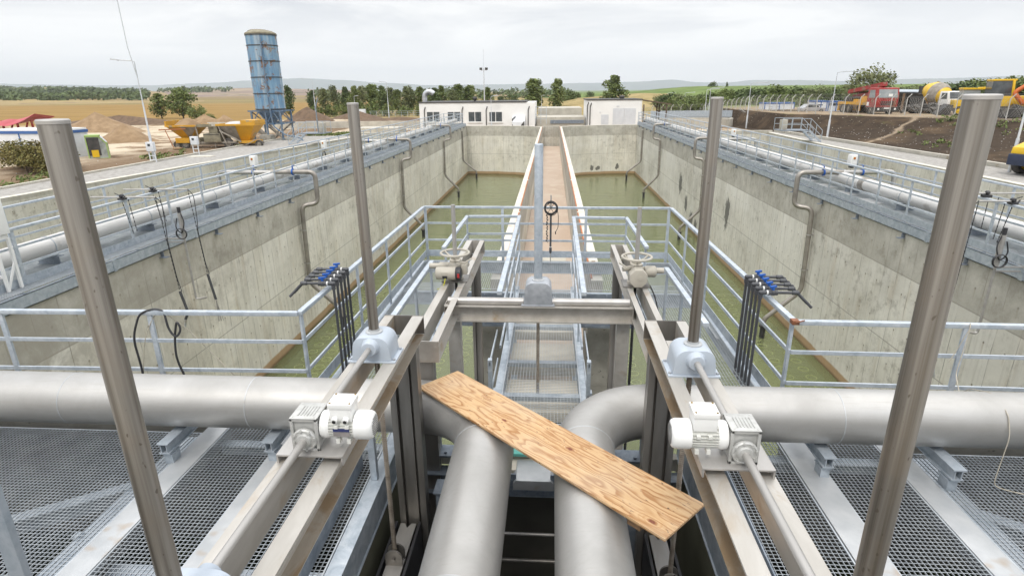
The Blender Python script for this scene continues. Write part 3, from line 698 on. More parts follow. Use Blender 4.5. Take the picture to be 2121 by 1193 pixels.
# ---- guard rails
def rail(label, path, posts, z=0., h=1.1, mids=(.74, .38), toe=True, group='galvanized guard rails', cap0=False, pw=.055, kind='guard_rail', top=(.062, .045), mat=None):
    mat = mat or M['galv_rail']
    c = path[len(path)//2]; t = thing(kind, label, 'railing', (c[0], c[1], z), group)
    P = [Vector((p[0], p[1], 0)) for p in path]
    def run(name, zz, w, hh):
        b = MB()
        for i in range(len(P)-1):
            d = (P[i+1]-P[i]).normalized(); e = w/2 if i < len(P)-2 else 0; e0 = w/2 if i > 0 else 0
            b.bar(P[i]+Vector((0,0,zz))-d*e0*(.0), P[i+1]+Vector((0,0,zz))+d*e, w, hh)
        return b.build(name, mat, t, bevel=.004 if name == 'top_rail' else 0)
    run('top_rail', z+h-top[1]/2, top[0], top[1])
    for m in mids: run('mid_rail', z+m, .022, .040)
    if toe: run('toe_board', z+.09, .008, .14)
    for (x, y) in posts:
        # orientation from nearest segment
        best = None
        for i in range(len(P)-1):
            a, bb = P[i], P[i+1]; ab = bb-a; q = max(0, min(1, (Vector((x,y,0))-a).dot(ab)/ab.length_squared)); dd = (a+ab*q-Vector((x,y,0))).length
            if best is None or dd < best[0]: best = (dd, ab.normalized())
        d = best[1]; n_ = Vector((-d.y, d.x, 0))
        b = MB(); b.obox((x, y, z+(h-.045)/2-.03), d, n_, (0,0,1), pw, .028, h-.045+.06); b.build('post', mat, t, bevel=.003)
    return t
rail('guard rail across the left foreground behind the big pipe, black cable hung on it', [(-9.2, 5.58), (-2.74, 5.70)], [(-6.15, 5.64), (-4.42, 5.67), (-8.0, 5.6)])
rail('outer guard rail along the left side walkway carrying black hoses', [(-2.73, 5.70), (-2.65, 11.75)], [(-2.73, 5.74), (-2.70, 7.57), (-2.68, 9.0), (-2.66, 10.4)])
rail('back guard rail across the far end of the platform', [(-2.65, 11.80), (2.42, 11.72)], [(-2.62, 11.78), (-1.0, 11.76), (.72, 11.73), (2.38, 11.70)])
rail('outer guard rail along the right side walkway carrying black hoses', [(2.42, 11.68), (2.51, 5.68)], [(2.43, 10.3), (2.46, 8.87), (2.48, 7.0), (2.51, 5.72)])
rail('guard rail across the right foreground behind the big pipe, pale rope tied to it', [(2.52, 5.67), (9.0, 5.58)], [(4.17, 5.63), (6.0, 5.61), (7.8, 5.6)])
rail('inner guard rail left of the middle walkway, bent around the far left gate', [(-1.64, 8.5), (-1.60, 10.85), (-.60, 10.88), (-.60, 6.45)], [(-1.63, 8.6), (-1.60, 10.8), (-.60, 10.8), (-.6, 9.2), (-.6, 7.6)], toe=False)
rail('inner guard rail right of the middle walkway, bent around the far right gate', [(1.46, 8.6), (1.41, 10.75), (.43, 10.80), (.40, 6.45)], [(1.46, 8.7), (1.41, 10.7), (.43, 10.72), (.42, 9.2), (.41, 7.6)], toe=False)
for x, sd in ((-.60, 'left'), (.40, 'right')):
    t = thing('knee_rail', f'low flat rails {sd} of the middle walkway in front of the centre portal', 'railing', (x, 6.0, 0), 'low rails at the middle walkway')
    for z in (.74, .38):
        b = MB(); b.bar((x, 6.1, z), (x, 5.25, z), .012, .042); b.build('mid_rail', GAL, t)
    b = MB(); b.bx(x-.02, x+.02, 5.25, 5.31, -.1, .78); b.build('post', GAL, t)
rail('short low guard rail section on the left side walkway, open square end toward viewer', [(-1.67, 5.50), (-1.67, 7.75)], [(-1.67, 5.75), (-1.67, 6.7), (-1.67, 7.65)], mids=(), toe=False)
rail('short low guard rail section on the right side walkway, open square end toward viewer', [(1.59, 5.55), (1.55, 7.52)], [(1.58, 5.75), (1.57, 6.6), (1.55, 7.42)], mids=(), toe=False)
for (x, y, sd) in ((-1.67, 5.497, 'left'), (1.59, 5.547, 'right')): pass

# ---- hose sets hung over the rails
def hoses(s, xs, ys, xo, sd):
    for k, y in enumerate(ys):
        pos = ['nearest', 'second nearest', 'middle', 'fourth', 'farthest'][k]
        t = thing('hose_line', f'{pos} of the five dark pipes with blue valves bent over the {sd} guard rail', 'pipe', (xs, y, 0), f'dark pipes on the {sd} rail')
        z = 1.185+.006*k; d = -s
        b = MB(); xe = xo+d*(.0+.02*k*0)
        pts = [(xs, y, -.1), (xs, y, z), (xe, y, z), (xe+d*.16, y-.04, z-.16)] if k < 2 else [(xs, y, -.1), (xs, y, z), (xe, y, z), (xe+d*.05, y, z-.02)]
        b.tube(pts, .0165, 10, .03); b.build('pipe', M['pvc'], t)
        for xx_, L_ in ((xs, ((xs, y, z-.05, 0,0,1), (xs+d*.03, y, z, d,0,0))), (xe, ((xe-d*.03, y, z, d,0,0),))):
            b = MB(); b.ball((xx_, y, z), .027, .027, .027, 10, 6)
            for q in L_: b.lathe([(.0165,-.028),(.025,-.026),(.025,.026),(.0165,.028)], q[:3], q[3:], 12)
            b.build('elbow_fitting', M['pvc'], t)
        b = MB(); xv = xs+d*.13; b.lathe([(.02,-.055),(.031,-.05),(.031,-.02),(.028,-.018),(.036,-.015),(.036,.015),(.028,.018),(.031,.02),(.031,.05),(.02,.055)], (xv, y, z), (d,0,0), 14); v = b.build('valve_body', M['pvc'], t)
        b = MB(); b.lathe([(.018,0),(.018,.03)], (xv, y, z+.03), (0,0,1), 10); b.obox((xv, y, z+.07), (.9,.43,0), (-.43,.9,0), (0,0,1), .085, .028, .022); b.build('blue_handle', M['blue'], v, bevel=.003)
        b = MB(); b.cyl((xs+d*.062, y, z), (xs+d*.078, y, z), .0265, n=14); b.build('white_ring', M['whiteplas'], t)
hoses(1, -2.60, [6.42+.125*k for k in range(5)], -2.98, 'left')
hoses(-1, 2.36, [6.28+.125*k for k in range(5)], 2.76, 'right')

# ---- loose things on the front rails
b = MB(); b.tube([(-4.62, 5.60, .12), (-4.60, 5.6, .4), (-4.62, 5.6, .8), (-4.50, 5.62, 1.08), (-4.36, 5.66, 1.125), (-4.24, 5.66, 1.11), (-4.20, 5.62, .9), (-4.12, 5.6, .8), (-4.05, 5.62, .9), (-4.1, 5.64, 1.0), (-4.15, 5.62, .8), (-4.17, 5.6, .55), (-4.10, 5.6, .3), (-4.06, 5.6, 0)], .012, 8, .12)
tag(b.build('cable', M['black']), 'thick black cable looped over the left foreground guard rail', 'cable')
b = MB(); b.tube([(-4.65, 5.62, .2), (-4.5, 5.62, .8), (-4.33, 5.69, 1.12), (-4.1, 5.74, .9), (-3.8, 5.76, .5), (-3.5, 5.76, .1)], .005, 6, .2)
tag(b.build('wire', M['rope']), 'thin pale wire hung over the left foreground rail beside the black cable', 'wire')
b = MB(); b.tube([(4.05, 5.58, .7), (4.17, 5.58, 1.08), (4.19, 5.63, 1.125), (4.17, 5.58, 1.05), (4.1, 5.52, .6), (4.02, 5.3, .5), (3.95, 5.1, .66), (3.95, 4.86, .755), (3.95, 4.62, .68), (3.95, 4.54, .5), (3.92, 4.52, .2), (3.9, 4.5, .03), (4.0, 4.45, .02), (4.1, 4.42, .015)], .0045, 6, .06)
tag(b.build('rope', M['rope']), 'pale rope tied to the right guard rail and laid over the big pipe', 'rope')
b = MB(); b.bx(2.475, 2.545, 5.63, 5.71, 1.06, 1.106); b.tube([(2.5, 5.62, 1.09), (2.56, 5.60, 1.12), (2.60, 5.66, 1.10)], .008, 6)
tag(b.build('clamp', M['copper'], bevel=.004), 'rust coloured clamp on the corner of the right guard rail', 'clamp')

# coil hung on the back rail
t = thing('sensor_coil', 'black cable coil with dark probe tube hanging from the back guard rail', 'sensor', (.0, 11.62, .1))
b = MB()
for q in range(7):
    rr = .125+.012*math.sin(q*2.1); oz = 1.10+.012*math.cos(q*3.3); ox = .005*math.sin(q*1.7)
    b.tube([(ox+rr*math.cos(a), 11.60-.006*q+.02*math.sin(a*2+q), oz+rr*math.sin(a)) for a in [2*PI*i/22 for i in range(23)]], .0075, 6, cap=False)
for a in (0, 1.0, 2.1): b.tube([(.11*math.cos(a), 11.6, 1.1+.11*math.sin(a)), (0, 11.58, 1.1), (-.11*math.cos(a), 11.6, 1.1-.11*math.sin(a))], .005, 5)
b.build('cable_coil', M['black'], t)
b = MB(); b.tube([(.12, 11.6, 1.1), (.155, 11.6, .95), (.15, 11.6, .7), (.11, 11.6, .62)], .006, 6, .08); b.obox((.10, 11.6, .59), (1,0,0), (0,1,0), (0,0,1), .02, .02, .06); b.build('loose_end', M['black'], t)
b = MB(); b.cyl((0, 11.6, .95), (0, 11.6, .28), .021, n=12); b.lathe([(.021,0),(.028,.01),(.028,.09),(.02,.12)], (0, 11.6, .28), (0,0,-1), 12); b.build('probe_tube', M['pvc'], t)
b = MB(); b.cyl((0, 11.6, .30), (0, 11.6, .285), .0235, n=12); b.build('white_band', M['whiteplas'], t)
b = MB(); b.cyl((0, 11.6, .16), (0, 11.6, -.1), .010, n=8); b.cyl((0, 11.62, 1.1), (0, 11.62, 1.36), .014, n=8); b.build('rod', M['ss_flat'], t)
b = MB()
for q in range(26): b.obox((-.075+.012*math.sin(q*2.3), 11.6+.01*math.cos(q*1.9), 1.0-.024*q), (math.cos(q*1.57),math.sin(q*1.57),0), (-math.sin(q*1.57),math.cos(q*1.57),0), (0,0,1), .026, .008, .034)
b.build('chain', M['black'], t)

# ---- pit between the pipes
def room(name, label, x0, x1, y0, y1, z0, z1, m, cat='wall', group='pit walls', bev=0): 
    b = MB(); b.bx(x0, x1, y0, y1, z0, z1); return tag(b.build(name, m, bevel=bev), label, cat, group)
b = MB(); b.bx(-1.5, 1.35, -1.5, 5.2, -2.75, -2.6); tag(b.build('pit_floor', M['pitdark']), kind='structure')
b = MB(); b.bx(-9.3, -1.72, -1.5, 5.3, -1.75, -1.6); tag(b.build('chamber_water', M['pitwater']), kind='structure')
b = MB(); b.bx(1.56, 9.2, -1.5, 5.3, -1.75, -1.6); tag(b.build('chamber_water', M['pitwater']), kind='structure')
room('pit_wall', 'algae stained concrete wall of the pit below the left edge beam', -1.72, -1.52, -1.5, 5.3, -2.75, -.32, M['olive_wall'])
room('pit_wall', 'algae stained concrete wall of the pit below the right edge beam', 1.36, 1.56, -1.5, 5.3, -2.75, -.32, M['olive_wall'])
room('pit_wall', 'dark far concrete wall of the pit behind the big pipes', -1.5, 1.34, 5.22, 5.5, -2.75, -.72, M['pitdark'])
room('chamber_shade_sheet', 'added dark sheet standing in for shade in the chamber under the left gratings', -9.3, -1.72, 5.27, 5.30, -1.7, -.30, M['pitdark'], group='shade sheets under the gratings')  # dark sheet added before the paler end wall, shade put into its colour
room('chamber_shade_sheet', 'added dark sheet standing in for shade in the chamber under the right gratings', 1.56, 9.2, 5.27, 5.30, -1.7, -.30, M['pitdark'], group='shade sheets under the gratings')  # matching dark sheet on the right, also shade done by colour
b = MB(); b.bx(-9.5, 9.4, -6, -.35, 1.45, 1.65); tag(b.build('added_shade_deck', M['conc_pale']), 'unseen concrete deck added under the viewer to shade the pit', 'deck')  # unseen slab added behind the viewer to keep light out of the pit
b = MB(); b.bx(-9.5, 9.4, -6, -1.4, -2.7, 1.45); tag(b.build('added_shade_wall', M['conc']), 'unseen concrete wall added under the shade deck behind the gates', 'wall')  # unseen wall added together with the deck that shades the pit
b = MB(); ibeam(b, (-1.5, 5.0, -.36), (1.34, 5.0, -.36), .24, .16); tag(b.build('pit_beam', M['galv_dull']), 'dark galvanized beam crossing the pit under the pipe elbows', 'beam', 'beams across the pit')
b = MB(); b.bx(-1.48, 1.32, 5.10, 5.2, -.36, -.22); tag(b.build('pit_ledge', M['conc_pale']), 'pale concrete ledge under the pipe elbows', 'ledge')
b = MB(); b.prism([(-.34,-.36),(.06,-.36),(.06,-.28),(.03,-.25),(-.31,-.25),(-.34,-.28)], 'y', 4.72, 5.06); tag(b.build('bearing_block', M['alu'], bevel=.006), 'pale metal bearing block on the pit beam between the pipes', 'block')
for (x, k) in ((-.36, 'left'), (.075, 'right')):
    b = MB(); b.bx(x-.05, x+.05, 4.75, 4.765, -.34, -.20); b.cyl((x, 4.735, -.27), (x, 4.765, -.27), .015, n=8); tag(b.build('bracket', M['galv_dull']), f'small dark bolted bracket {k} of the pale bearing block', 'bracket', 'brackets at the bearing block')
b = MB(); b.quad((-.42,5.1,-.20), (-.02,5.08,-.20), (-.06,5.5,-.02), (-.40,5.52,-.04)); b.bx(-.42, -.06, 5.07, 5.11, -.22, -.19)
tag(b.build('plastic_sheet', M['turq']), 'scrap of turquoise plastic sheet under the plank between the pipes', 'sheet')
for z, y, d, r_ in ((-1.05, 4.9, 'upper, bright', .016), (-1.40, 4.9, 'lower, dull', .02)):
    b = MB(); b.cyl((-.9, y, z), (.7, y, z), r_, n=10); tag(b.build('pit_bar', M['ss_flat'] if r_ < .018 else M['ss_dark']), f'{d} horizontal bar crossing the dark pit between the pipes', 'bar', 'bars in the pit')
for (x, sd) in ((-.98, 'left'), (.80, 'right')):
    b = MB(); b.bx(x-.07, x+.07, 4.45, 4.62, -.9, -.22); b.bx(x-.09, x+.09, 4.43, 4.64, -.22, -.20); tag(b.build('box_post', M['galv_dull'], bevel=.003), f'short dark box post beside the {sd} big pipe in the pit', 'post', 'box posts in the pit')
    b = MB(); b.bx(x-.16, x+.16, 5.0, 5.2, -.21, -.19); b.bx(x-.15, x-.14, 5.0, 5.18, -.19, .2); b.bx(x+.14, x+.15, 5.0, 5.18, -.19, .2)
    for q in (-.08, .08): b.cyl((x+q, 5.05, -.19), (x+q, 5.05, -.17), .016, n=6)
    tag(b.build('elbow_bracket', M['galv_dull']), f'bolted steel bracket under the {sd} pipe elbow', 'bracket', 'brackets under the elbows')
b = MB(); b.bx(-.045, .045, -.02, .02, 0, 1.7)
o = b.build('guard_post', GAL, bevel=.004); o.location = (-2.80, 2.24, .05); tag(o, 'galvanized post cut off at the lower left corner of the picture', 'post')
# =================================================================== BASINS
CAMR = Matrix(((0.99776995, 0.01173247, -0.06570747), (0.06597353, -0.32275673, 0.94417985), (-0.01012997, -0.94640924, -0.322811)))
FPX, CX, CY, HC = 1195.01, 1060.5, 596.5, 3.35
def ray(px, py): return CAMR @ Vector((px-CX, py-CY, FPX))
def at(px, py, z):
    d = ray(px, py); k = (z-HC)/d.z; return Vector((d.x*k, d.y*k, z))
def aty(px, py, y):
    d = ray(px, py); k = y/d.y; return Vector((d.x*k, y, HC+d.z*k))

def wall(name, label, pts, z0, z1, th, mats, cat='wall', group=None, u0=0.):
    """vertical wall along pts; the face on the left-hand side of travel gets UV metres; thickness goes to the right"""
    b = MB(); P = [Vector((p[0], p[1], 0)) for p in pts]; n = len(P)
    N = []
    for i in range(n):
        d = (P[min(i+1,n-1)]-P[max(i-1,0)]).normalized(); N.append(Vector((d.y, -d.x, 0)))
    u = u0
    for i in range(n-1):
        a, c = P[i], P[i+1]; a2, c2 = a+N[i]*th, c+N[i+1]*th; l = (c-a).length
        Z = lambda p, z: (p.x, p.y, z)
        b.m = 0
        b.quad(Z(a,z0), Z(c,z0), Z(c,z1), Z(a,z1), ((u,z0),(u+l,z0),(u+l,z1),(u,z1)))
        b.quad(Z(c2,z0), Z(a2,z0), Z(a2,z1), Z(c2,z1), ((u+l,z0),(u,z0),(u,z1),(u+l,z1)))
        b.m = 1; b.quad(Z(a,z1), Z(c,z1), Z(c2,z1), Z(a2,z1), ((0,0),)*4)
        b.m = 0
        if i == 0: b.quad(Z(a2,z0), Z(a,z0), Z(a,z1), Z(a2,z1), ((0,z0),(th,z0),(th,z1),(0,z1)))
        if i == n-2: b.quad(Z(c,z0), Z(c2,z0), Z(c2,z1), Z(c,z1), ((0,z0),(th,z0),(th,z1),(0,z1)))
        u += l
    o = b.build(name, mats, fixn=False, angle=30); return tag(o, label, cat, group)
XL, XR = -9.56, 9.34
wall('basin_wall', 'long stained concrete wall on the left of the left basin, under the walkway', [(XL, 66.6), (XL, 4.0)], -6.3, -.32, .5, [M['wall_l'], M['ctop']], u0=-66.6)
wall('basin_wall', 'long concrete wall with dark wet patches on the right of the right basin', [(XR, 4.0), (XR, 66.6)], -6.3, -.32, .5, [M['wall_r'], M['ctop']], u0=4.0)
wall('basin_wall', 'curved far concrete wall of the left basin below the building with windows', [(-1.1, 63.8), (-2.4, 64.9), (-4, 65.8), (-6, 66.4), (-8, 66.6), (XL, 66.6)], -6.3, -.30, .45, [M['wall_far'], M['ctop']])
wall('basin_wall', 'curved far concrete wall of the right basin below the building with grey doors', [(XR, 66.6), (8, 66.6), (6, 66.4), (4, 65.8), (2.4, 64.9), (1.0, 63.8)], -6.3, -.30, .45, [M['wall_far_r'], M['ctop']])
wall('basin_wall', 'near end wall of the left basin behind the big pipe', [(-2.78, 5.48), (XL, 5.48)], -6.3, -.06, .30, [M['conc'], M['conc_pale']])
wall('basin_wall', 'near end wall of the right basin behind the big pipe', [(XR, 5.48), (2.6, 5.48)], -6.3, -.06, .30, [M['conc'], M['conc_pale']])
for x0, x1, sd in ((-1.22, -.99, 'left'), (.83, 1.07, 'right')):
    t = thing('channel_wall', f'{sd} wall of the dry centre channel, pale top with rusty strip', 'wall', ((x0+x1)/2, 37, -6), 'centre channel walls')
    b = MB()
    for (xx, sgn) in ((x0, -1), (x1, 1)):
        a, c = (64.0, 11.2)
        b.quad((xx,a,-6.3), (xx,c,-6.3), (xx,c,-.3), (xx,a,-.3), ((a,-6.3),(c,-6.3),(c,-.3),(a,-.3)))
    b.quad((x0,11.2,-6.3), (x1,11.2,-6.3), (x1,11.2,-.3), (x0,11.2,-.3), ((0,-6),(.2,-6),(.2,-.3),(0,-.3)))
    b.m = 1; b.quad((x0,11.2,-.3), (x1,11.2,-.3), (x1,64,-.3), (x0,64,-.3), ((0,0),)*4)
    b.build('wall_body', [M['chan'], M['ctop']], t, smooth=False)
    b = MB(); random.seed(3); y = 11.3; xe = x1-.012 if sd == 'left' else x0+.012
    while y < 62:
        l = random.uniform(2.0, 6.0); b.bx(xe-.018, xe+.018, y, y+l, -.30, -.272); y += l+random.uniform(0, .5)
    b.build('rusty_strip', M['rustedge'], t, smooth=False)
b = MB(); b.bx(.92, 1.0, 12.3, 12.5, -.30, -.26); tag(b.build('timber_offcut', M['oldwood']), 'small timber offcut lying on the right channel wall', 'offcut')
b = MB(); b.bx(-.985, .825, 11.0, 63.8, -2.5, -2.3); tag(b.build('channel_floor', M['chanfloor']), kind='structure')
b = MB(); b.bx(-.55, .55, 18.9, 19.9, -2.296, -2.285); tag(b.build('paving_sheet', M['ctop']), 'white rectangular sheet lying on the channel floor behind the coil', 'sheet')
wall('channel_end_wall', 'concrete end wall closing the centre channel', [(-1.0, 64.2), (.9, 64.2)], -2.5, -.28, -.3, [M['chan'], M['ctop']])
b = MB(); b.quad((-30, 5.4, -6.0), (26, 5.4, -6.0), (26, 70, -6.0), (-30, 70, -6.0)); tag(b.build('basin_floor', M['silt']), kind='structure')
for (x0, x1) in ((XL, -1.22), (1.07, XR), (-29, XL-.5), (XR+.5, 23)):
    b = MB(); b.quad((x0, 5.48, -5.65), (x1, 5.48, -5.65), (x1, 66.6, -5.65), (x0, 66.6, -5.65)); tag(b.build('basin_water', M['water']), kind='structure')
b = MB(); b.quad((-1.22, 5.48, -5.65), (1.07, 5.48, -5.65), (1.07, 11.2, -5.65), (-1.22, 11.2, -5.65)); tag(b.build('basin_water', M['water']), kind='structure')

# diffuser discs just under the water
def ring_mesh():
    b = MB(); b.lathe([(.18,0),(.18,.03),(.168,.034),(.150,.03),(.150,0)], (0,0,-5.74), (0,0,1), 18, cap=False); return b
r0 = ring_mesh().build('diffuser_disc', M['ring']); tag(r0, 'pale round diffuser disc in a row under the green basin water', 'diffuser', 'diffuser discs under the water')
first = True
for (x, ya, yb) in ((-8.75, 14.6, 26), (-8.0, 14.6, 26), (-6.6, 14.6, 22), (-3.9, 14, 27), (-3.1, 14, 27), (2.85, 14, 27), (3.6, 14, 27), (7.0, 14.4, 22), (7.9, 14.6, 26), (8.65, 14.6, 26)):
    y = ya
    while y < yb:
        o = r0 if first else r0.copy()
        if not first: COL.objects.link(o)
        o.location = (x+random.uniform(-.02,.02), y, -5.72); first = False; y += .62

# ---- walkways on the basin walls
def walkway(s, xb, xr, xp, xo, xe):
    sd = SIDE[s]; d = -s     # outward direction
    t = thing('walkway', f'long galvanized walkway on the {sd} basin wall carrying a grey pipe', 'walkway', (xr, 36, -.3), 'walkways on the basin walls')
    b = MB(); b.bx(min(xb, xb+d*.012), max(xb, xb+d*.012), 3.0, 66, -.29, -.05); b.bx(min(xb,xb+d*.09), max(xb,xb+d*.09), 3.0, 66, -.062, -.05); b.bx(min(xb,xb+d*.09), max(xb,xb+d*.09), 3, 66, -.29, -.278)
    for y in [8.4+3.05*k for k in range(19)]: b.bx(xb-.010, xb+.010, y, y+.10, -.297, -.043)
    b.build('edge_beam', M['galv'], t)
    b = MB(); b.bx(min(xr+s*.03, xr+s*.022), max(xr+s*.03, xr+s*.022), 3, 66, .0, .15); b.build('toe_board', M['galv'], t)
    b = MB(); xx = sorted((xb-s*.02, xo+d*.2))
    for y in [3.2+1.525*k for k in range(42)]: b.bx(xx[0], xx[1], y-.03, y+.03, -.2, -.04)
    b.bx(min(xo+d*.2,xo+d*.21), max(xo+d*.2,xo+d*.21), 3, 66, -.29, .0)
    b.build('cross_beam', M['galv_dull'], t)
    for k, (ya, yb, py, px) in enumerate(((6, 20, .05, .10), (20.01, 66, .12, .2))):
        b = MB(); n = int((yb-ya)/py); x0, x1 = xx
        for i in range(n+1):
            y = ya+(yb-ya)*i/n; b.bx(x0+.02, x1-.02, y-.005, y+.005, -.03, 0)
        for i in range(int((x1-x0)/px)+1): b.bx(x0+i*px-.003+.02, x0+i*px+.003+.02, ya, yb, -.012, .001)
        b.build('grating', M['grate'], t, smooth=False, fixn=False)
    for y in [18.45+1.525*k for k in range(31)]:
        b = MB(); b.bx(min(xr+d*.25, xp+s*.06), max(xr+d*.25, xp+s*.06), y-.45, y+.45, .004, .02); b.build('cover_plate', M['alu'], t)
    for k in range(24):
        y = 8.2+2.44*k; b = MB(); xa, xc = sorted((xb+s*.03, xb-s*.5)); b.bx(xa, xc, y-.006, y+.006, -.42, -.295); b.bx(xb+s*.03-.1 if s<0 else xb-.07, xb+s*.03+.07 if s<0 else xb+.13, y-.07, y+.07, -.435, -.42)
        b.build('wall_bracket', M['galv_dull'], t)
    ys = [6.7+1.5*k for k in range(40)]
    rail(f'inner guard rail of the {sd} basin walkway, on the water side', [(xr, 3), (xr, 66)], [(xr, y) for y in ys], 0, 1.07, (.71, .37), False, 'guard rails of the basin walkways', pw=.07, top=(.07,.05))
    rail(f'outer guard rail of the {sd} basin walkway, behind the grey pipe', [(xo, 3), (xo, 66)], [(xo, y+.5) for y in ys], 0, 1.07, (.71, .37), False, 'guard rails of the basin walkways', pw=.07, top=(.07,.05))
    b = MB(); xa, xc = sorted((xr, xo))
    rail(f'short guard rail closing the far end of the {sd} basin walkway', [(xa, 66), (xc, 66)], [(xa, 66), ((xa+xc)/2, 66), (xc, 66)], 0, 1.07, (.71, .37), False, 'guard rails of the basin walkways')
    p = thing('air_pipe', f'long straight pale grey pipe on the {sd} basin walkway', 'pipe', (xp, 34, .17), 'pipes on the basin walkways')
    b = MB(); b.cyl((xp, 2, .38), (xp, 65, .38), .195, n=28); b.build('pipe', M['airpipe'], p)
    for y in (11.5, 24.2, 31, 37, 44, 51):
        b = MB(); b.lathe([(.193,-.01),(.201,-.004),(.201,.004),(.193,.01)], (xp, y, .38), (0,1,0), 28, cap=False); b.build('weld_seam', M['alu'], p)
    if s < 0:
        b = MB(); b.lathe([(.193,-.16),(.213,-.14),(.213,-.06),(.203,-.04),(.203,.04),(.213,.06),(.213,.14),(.193,.16)], (xp, 19.4, .38), (0,1,0), 28, cap=False); b.build('coupling', M['pipe_brown'], p)
    for k, y in enumerate([8.0+3.05*q for q in range(17)]):
        u = thing('pipe_saddle', f'{ORD[k]} low steel saddle under the {sd} walkway pipe, counted from the near end', 'support', (xp, y, 0), 'saddles under the walkway pipes')
        b = MB(); b.bx(xp-.24, xp+.24, y-.05, y-.04, .002, .17); b.bx(xp-.26, xp+.26, y-.07, y+.07, .162, .176); b.bx(xp-.26, xp+.26, y-.07, y+.07, .002, .014); b.build('saddle', M['galv_dull'], u)
        b = MB(); b.tube([(xp-.19, y, .17)]+[(xp-.203*math.cos(a), y, .38+.203*math.sin(a)) for a in [PI*i/8 for i in range(9)]]+[(xp+.19, y, .17)], .008, 6); b.build('strap', M['galv'], u)
    return t
walkway(1, -9.50, -9.86, -10.52, -11.95, 0)
walkway(-1, 9.28, 9.36, 10.12, 11.15, 0)

def dropper(s, y, xp, xw, label, ydg=0., full=True, dia=.085):
    d = s   # toward the basin
    t = thing('drop_pipe', label, 'pipe', (xw, y, -6), 'drop pipes into the basins')
    xf = xw+s*.72
    if full:
        pts = [(xp, y+.0, .56), (xf, y, .56), (xf, y, -.62), (xw+s*.17, y-.25, -.66), (xw+s*.13, y-.3, -3.7), (xw+s*1.25, y-.15, -4.9), (xw+s*1.25, y-.15, -5.15)]
    else:
        pts = [(xw+s*.12, y, -.6), (xw+s*.12, y, -3.7), (xw+s*1.5, y, -4.8), (xw+s*1.5, y, -5.05)]
    b = MB(); b.tube(pts, dia, 14, .24, 6); b.build('pipe', M['pipe_brown'] , t, angle=60)
    P = pts[-1]
    b = MB(); b.lathe([(dia*.98,0),(.15,.0),(.15,-.05),(.10,-.06),(.10,-1.0)], P, (0,0,1), 14); b.build('rubber_leg', M['black'], t)
    b = MB()
    for z in (-1.6, -2.9): b.lathe([(dia+.002,-.02),(dia+.014,-.02),(dia+.014,.02),(dia+.002,.02)], (xw+s*.145, y-.28 if full else y, z), (0,0,1), 14, cap=False); b.bx(min(xw, xw+s*.13), max(xw, xw+s*.13), (y-.28 if full else y)-.02, (y-.28 if full else y)+.02, z-.015, z+.015)
    b.build('pipe_clamp', M['ss_flat'], t)
    if full:
        b = MB(); xv = xw-s*.12; b.lathe([(.09,-.025),(.125,-.023),(.125,.023),(.09,.025)], (xv, y, .56), (1,0,0), 18); b.lathe([(.022,0),(.022,.1)], (xv, y, .66), (0,0,1), 8); b.bar((xv, y-.02, .77), (xv, y+.2, .79), .022, .018); b.build('blue_valve', M['blue'], t)
    return t
for k, y in enumerate((21.3, 36.6, 51.6)):
    dropper(1, y, -10.52, XL, f'bent drop pipe with blue valve down the left basin wall, {["nearest", "middle", "farthest"][k]} of the three')
    dropper(-1, y-.3, 10.12, XR, f'bent drop pipe with blue valve down the right basin wall, {["nearest", "middle", "farthest"][k]} of the three')
dropper(1, 62.5, -10.5, XL, 'slanting pipe with black leg entering the water at the far left basin corner', full=False)
dropper(-1, 61.5, 10.1, XR, 'slanting pipe with black leg entering the water at the far right basin corner', full=False)
for s, xp, xo, ys in ((1, -10.52, -12.9, (21.8, 36.6)), (-1, 10.12, 12.2, (21.6, 36.4))):
    for k, y in enumerate(ys):
        t = thing('branch_pipe', f'{["nearer", "farther"][k]} branch pipe with blue valve bending to the outer side of the {SIDE[s]} walkway', 'pipe', (xo, y, 0), 'branch pipes on the walkways')
        b = MB(); b.tube([(xp, y, .47), (xo, y, .5), (xo, y, -2.5)], .085, 14, .25, 6); b.build('pipe', M['pipe'], t, angle=60)
        xv = xp-s*.95; b = MB(); b.lathe([(.09,-.025),(.125,-.023),(.125,.023),(.09,.025)], (xv, y, .49), (1,0,0), 18); b.lathe([(.022,0),(.022,.1)], (xv, y, .6), (0,0,1), 8); b.bar((xv, y-.03, .7), (xv-s*.05, y+.2, .72), .022, .018); b.build('blue_valve', M['blue'], t)

# control boxes on the outer rails
for (x, y, sd, w) in ((-11.9, 22.5, 'left', 'nearer'), (-11.9, 29.9, 'left', 'farther'), (11.1, 22.2, 'right', 'nearer'), (11.1, 36.8, 'right', 'farther')):
    s = 1 if x < 0 else -1
    t = thing('control_box', f'white control box with red switch on the outer {sd} walkway rail, the {w} one', 'control box', (x, y, .4), 'control boxes on the walkway rails')
    b = MB(); b.bx(min(x+s*.04,x+s*.26), max(x+s*.04,x+s*.26), y-.15, y+.14, .66, 1.04); b.build('box', M['whiteplas'], t, bevel=.015)
    b = MB(); b.bx(min(x+s*.11, x+s*.19), max(x+s*.11,x+s*.19), y-.16, y-.15, .88, .96); b.build('switch_plate', M['yel2'], t)
    b = MB(); b.bx(x+s*.15-.02, x+s*.15+.02, y-.18, y-.16, .89, .95); b.build('red_switch', M['red'], t)
    b = MB(); b.bx(x+s*.15-.06, x+s*.15+.06, y-.08, y+.08, .56, .66); b.tube([(x+s*.15, y, .5), (x+s*.2, y, .2), (x+s*.12, y+.1, -.1)], .03, 8, .1); b.tube([(x+s*.1, y-.05, .5), (x+s*.05, y-.1, .25), (x+s*.2, y-.05, .0)], .02, 6, .1); b.build('black_cables', M['black'], t)

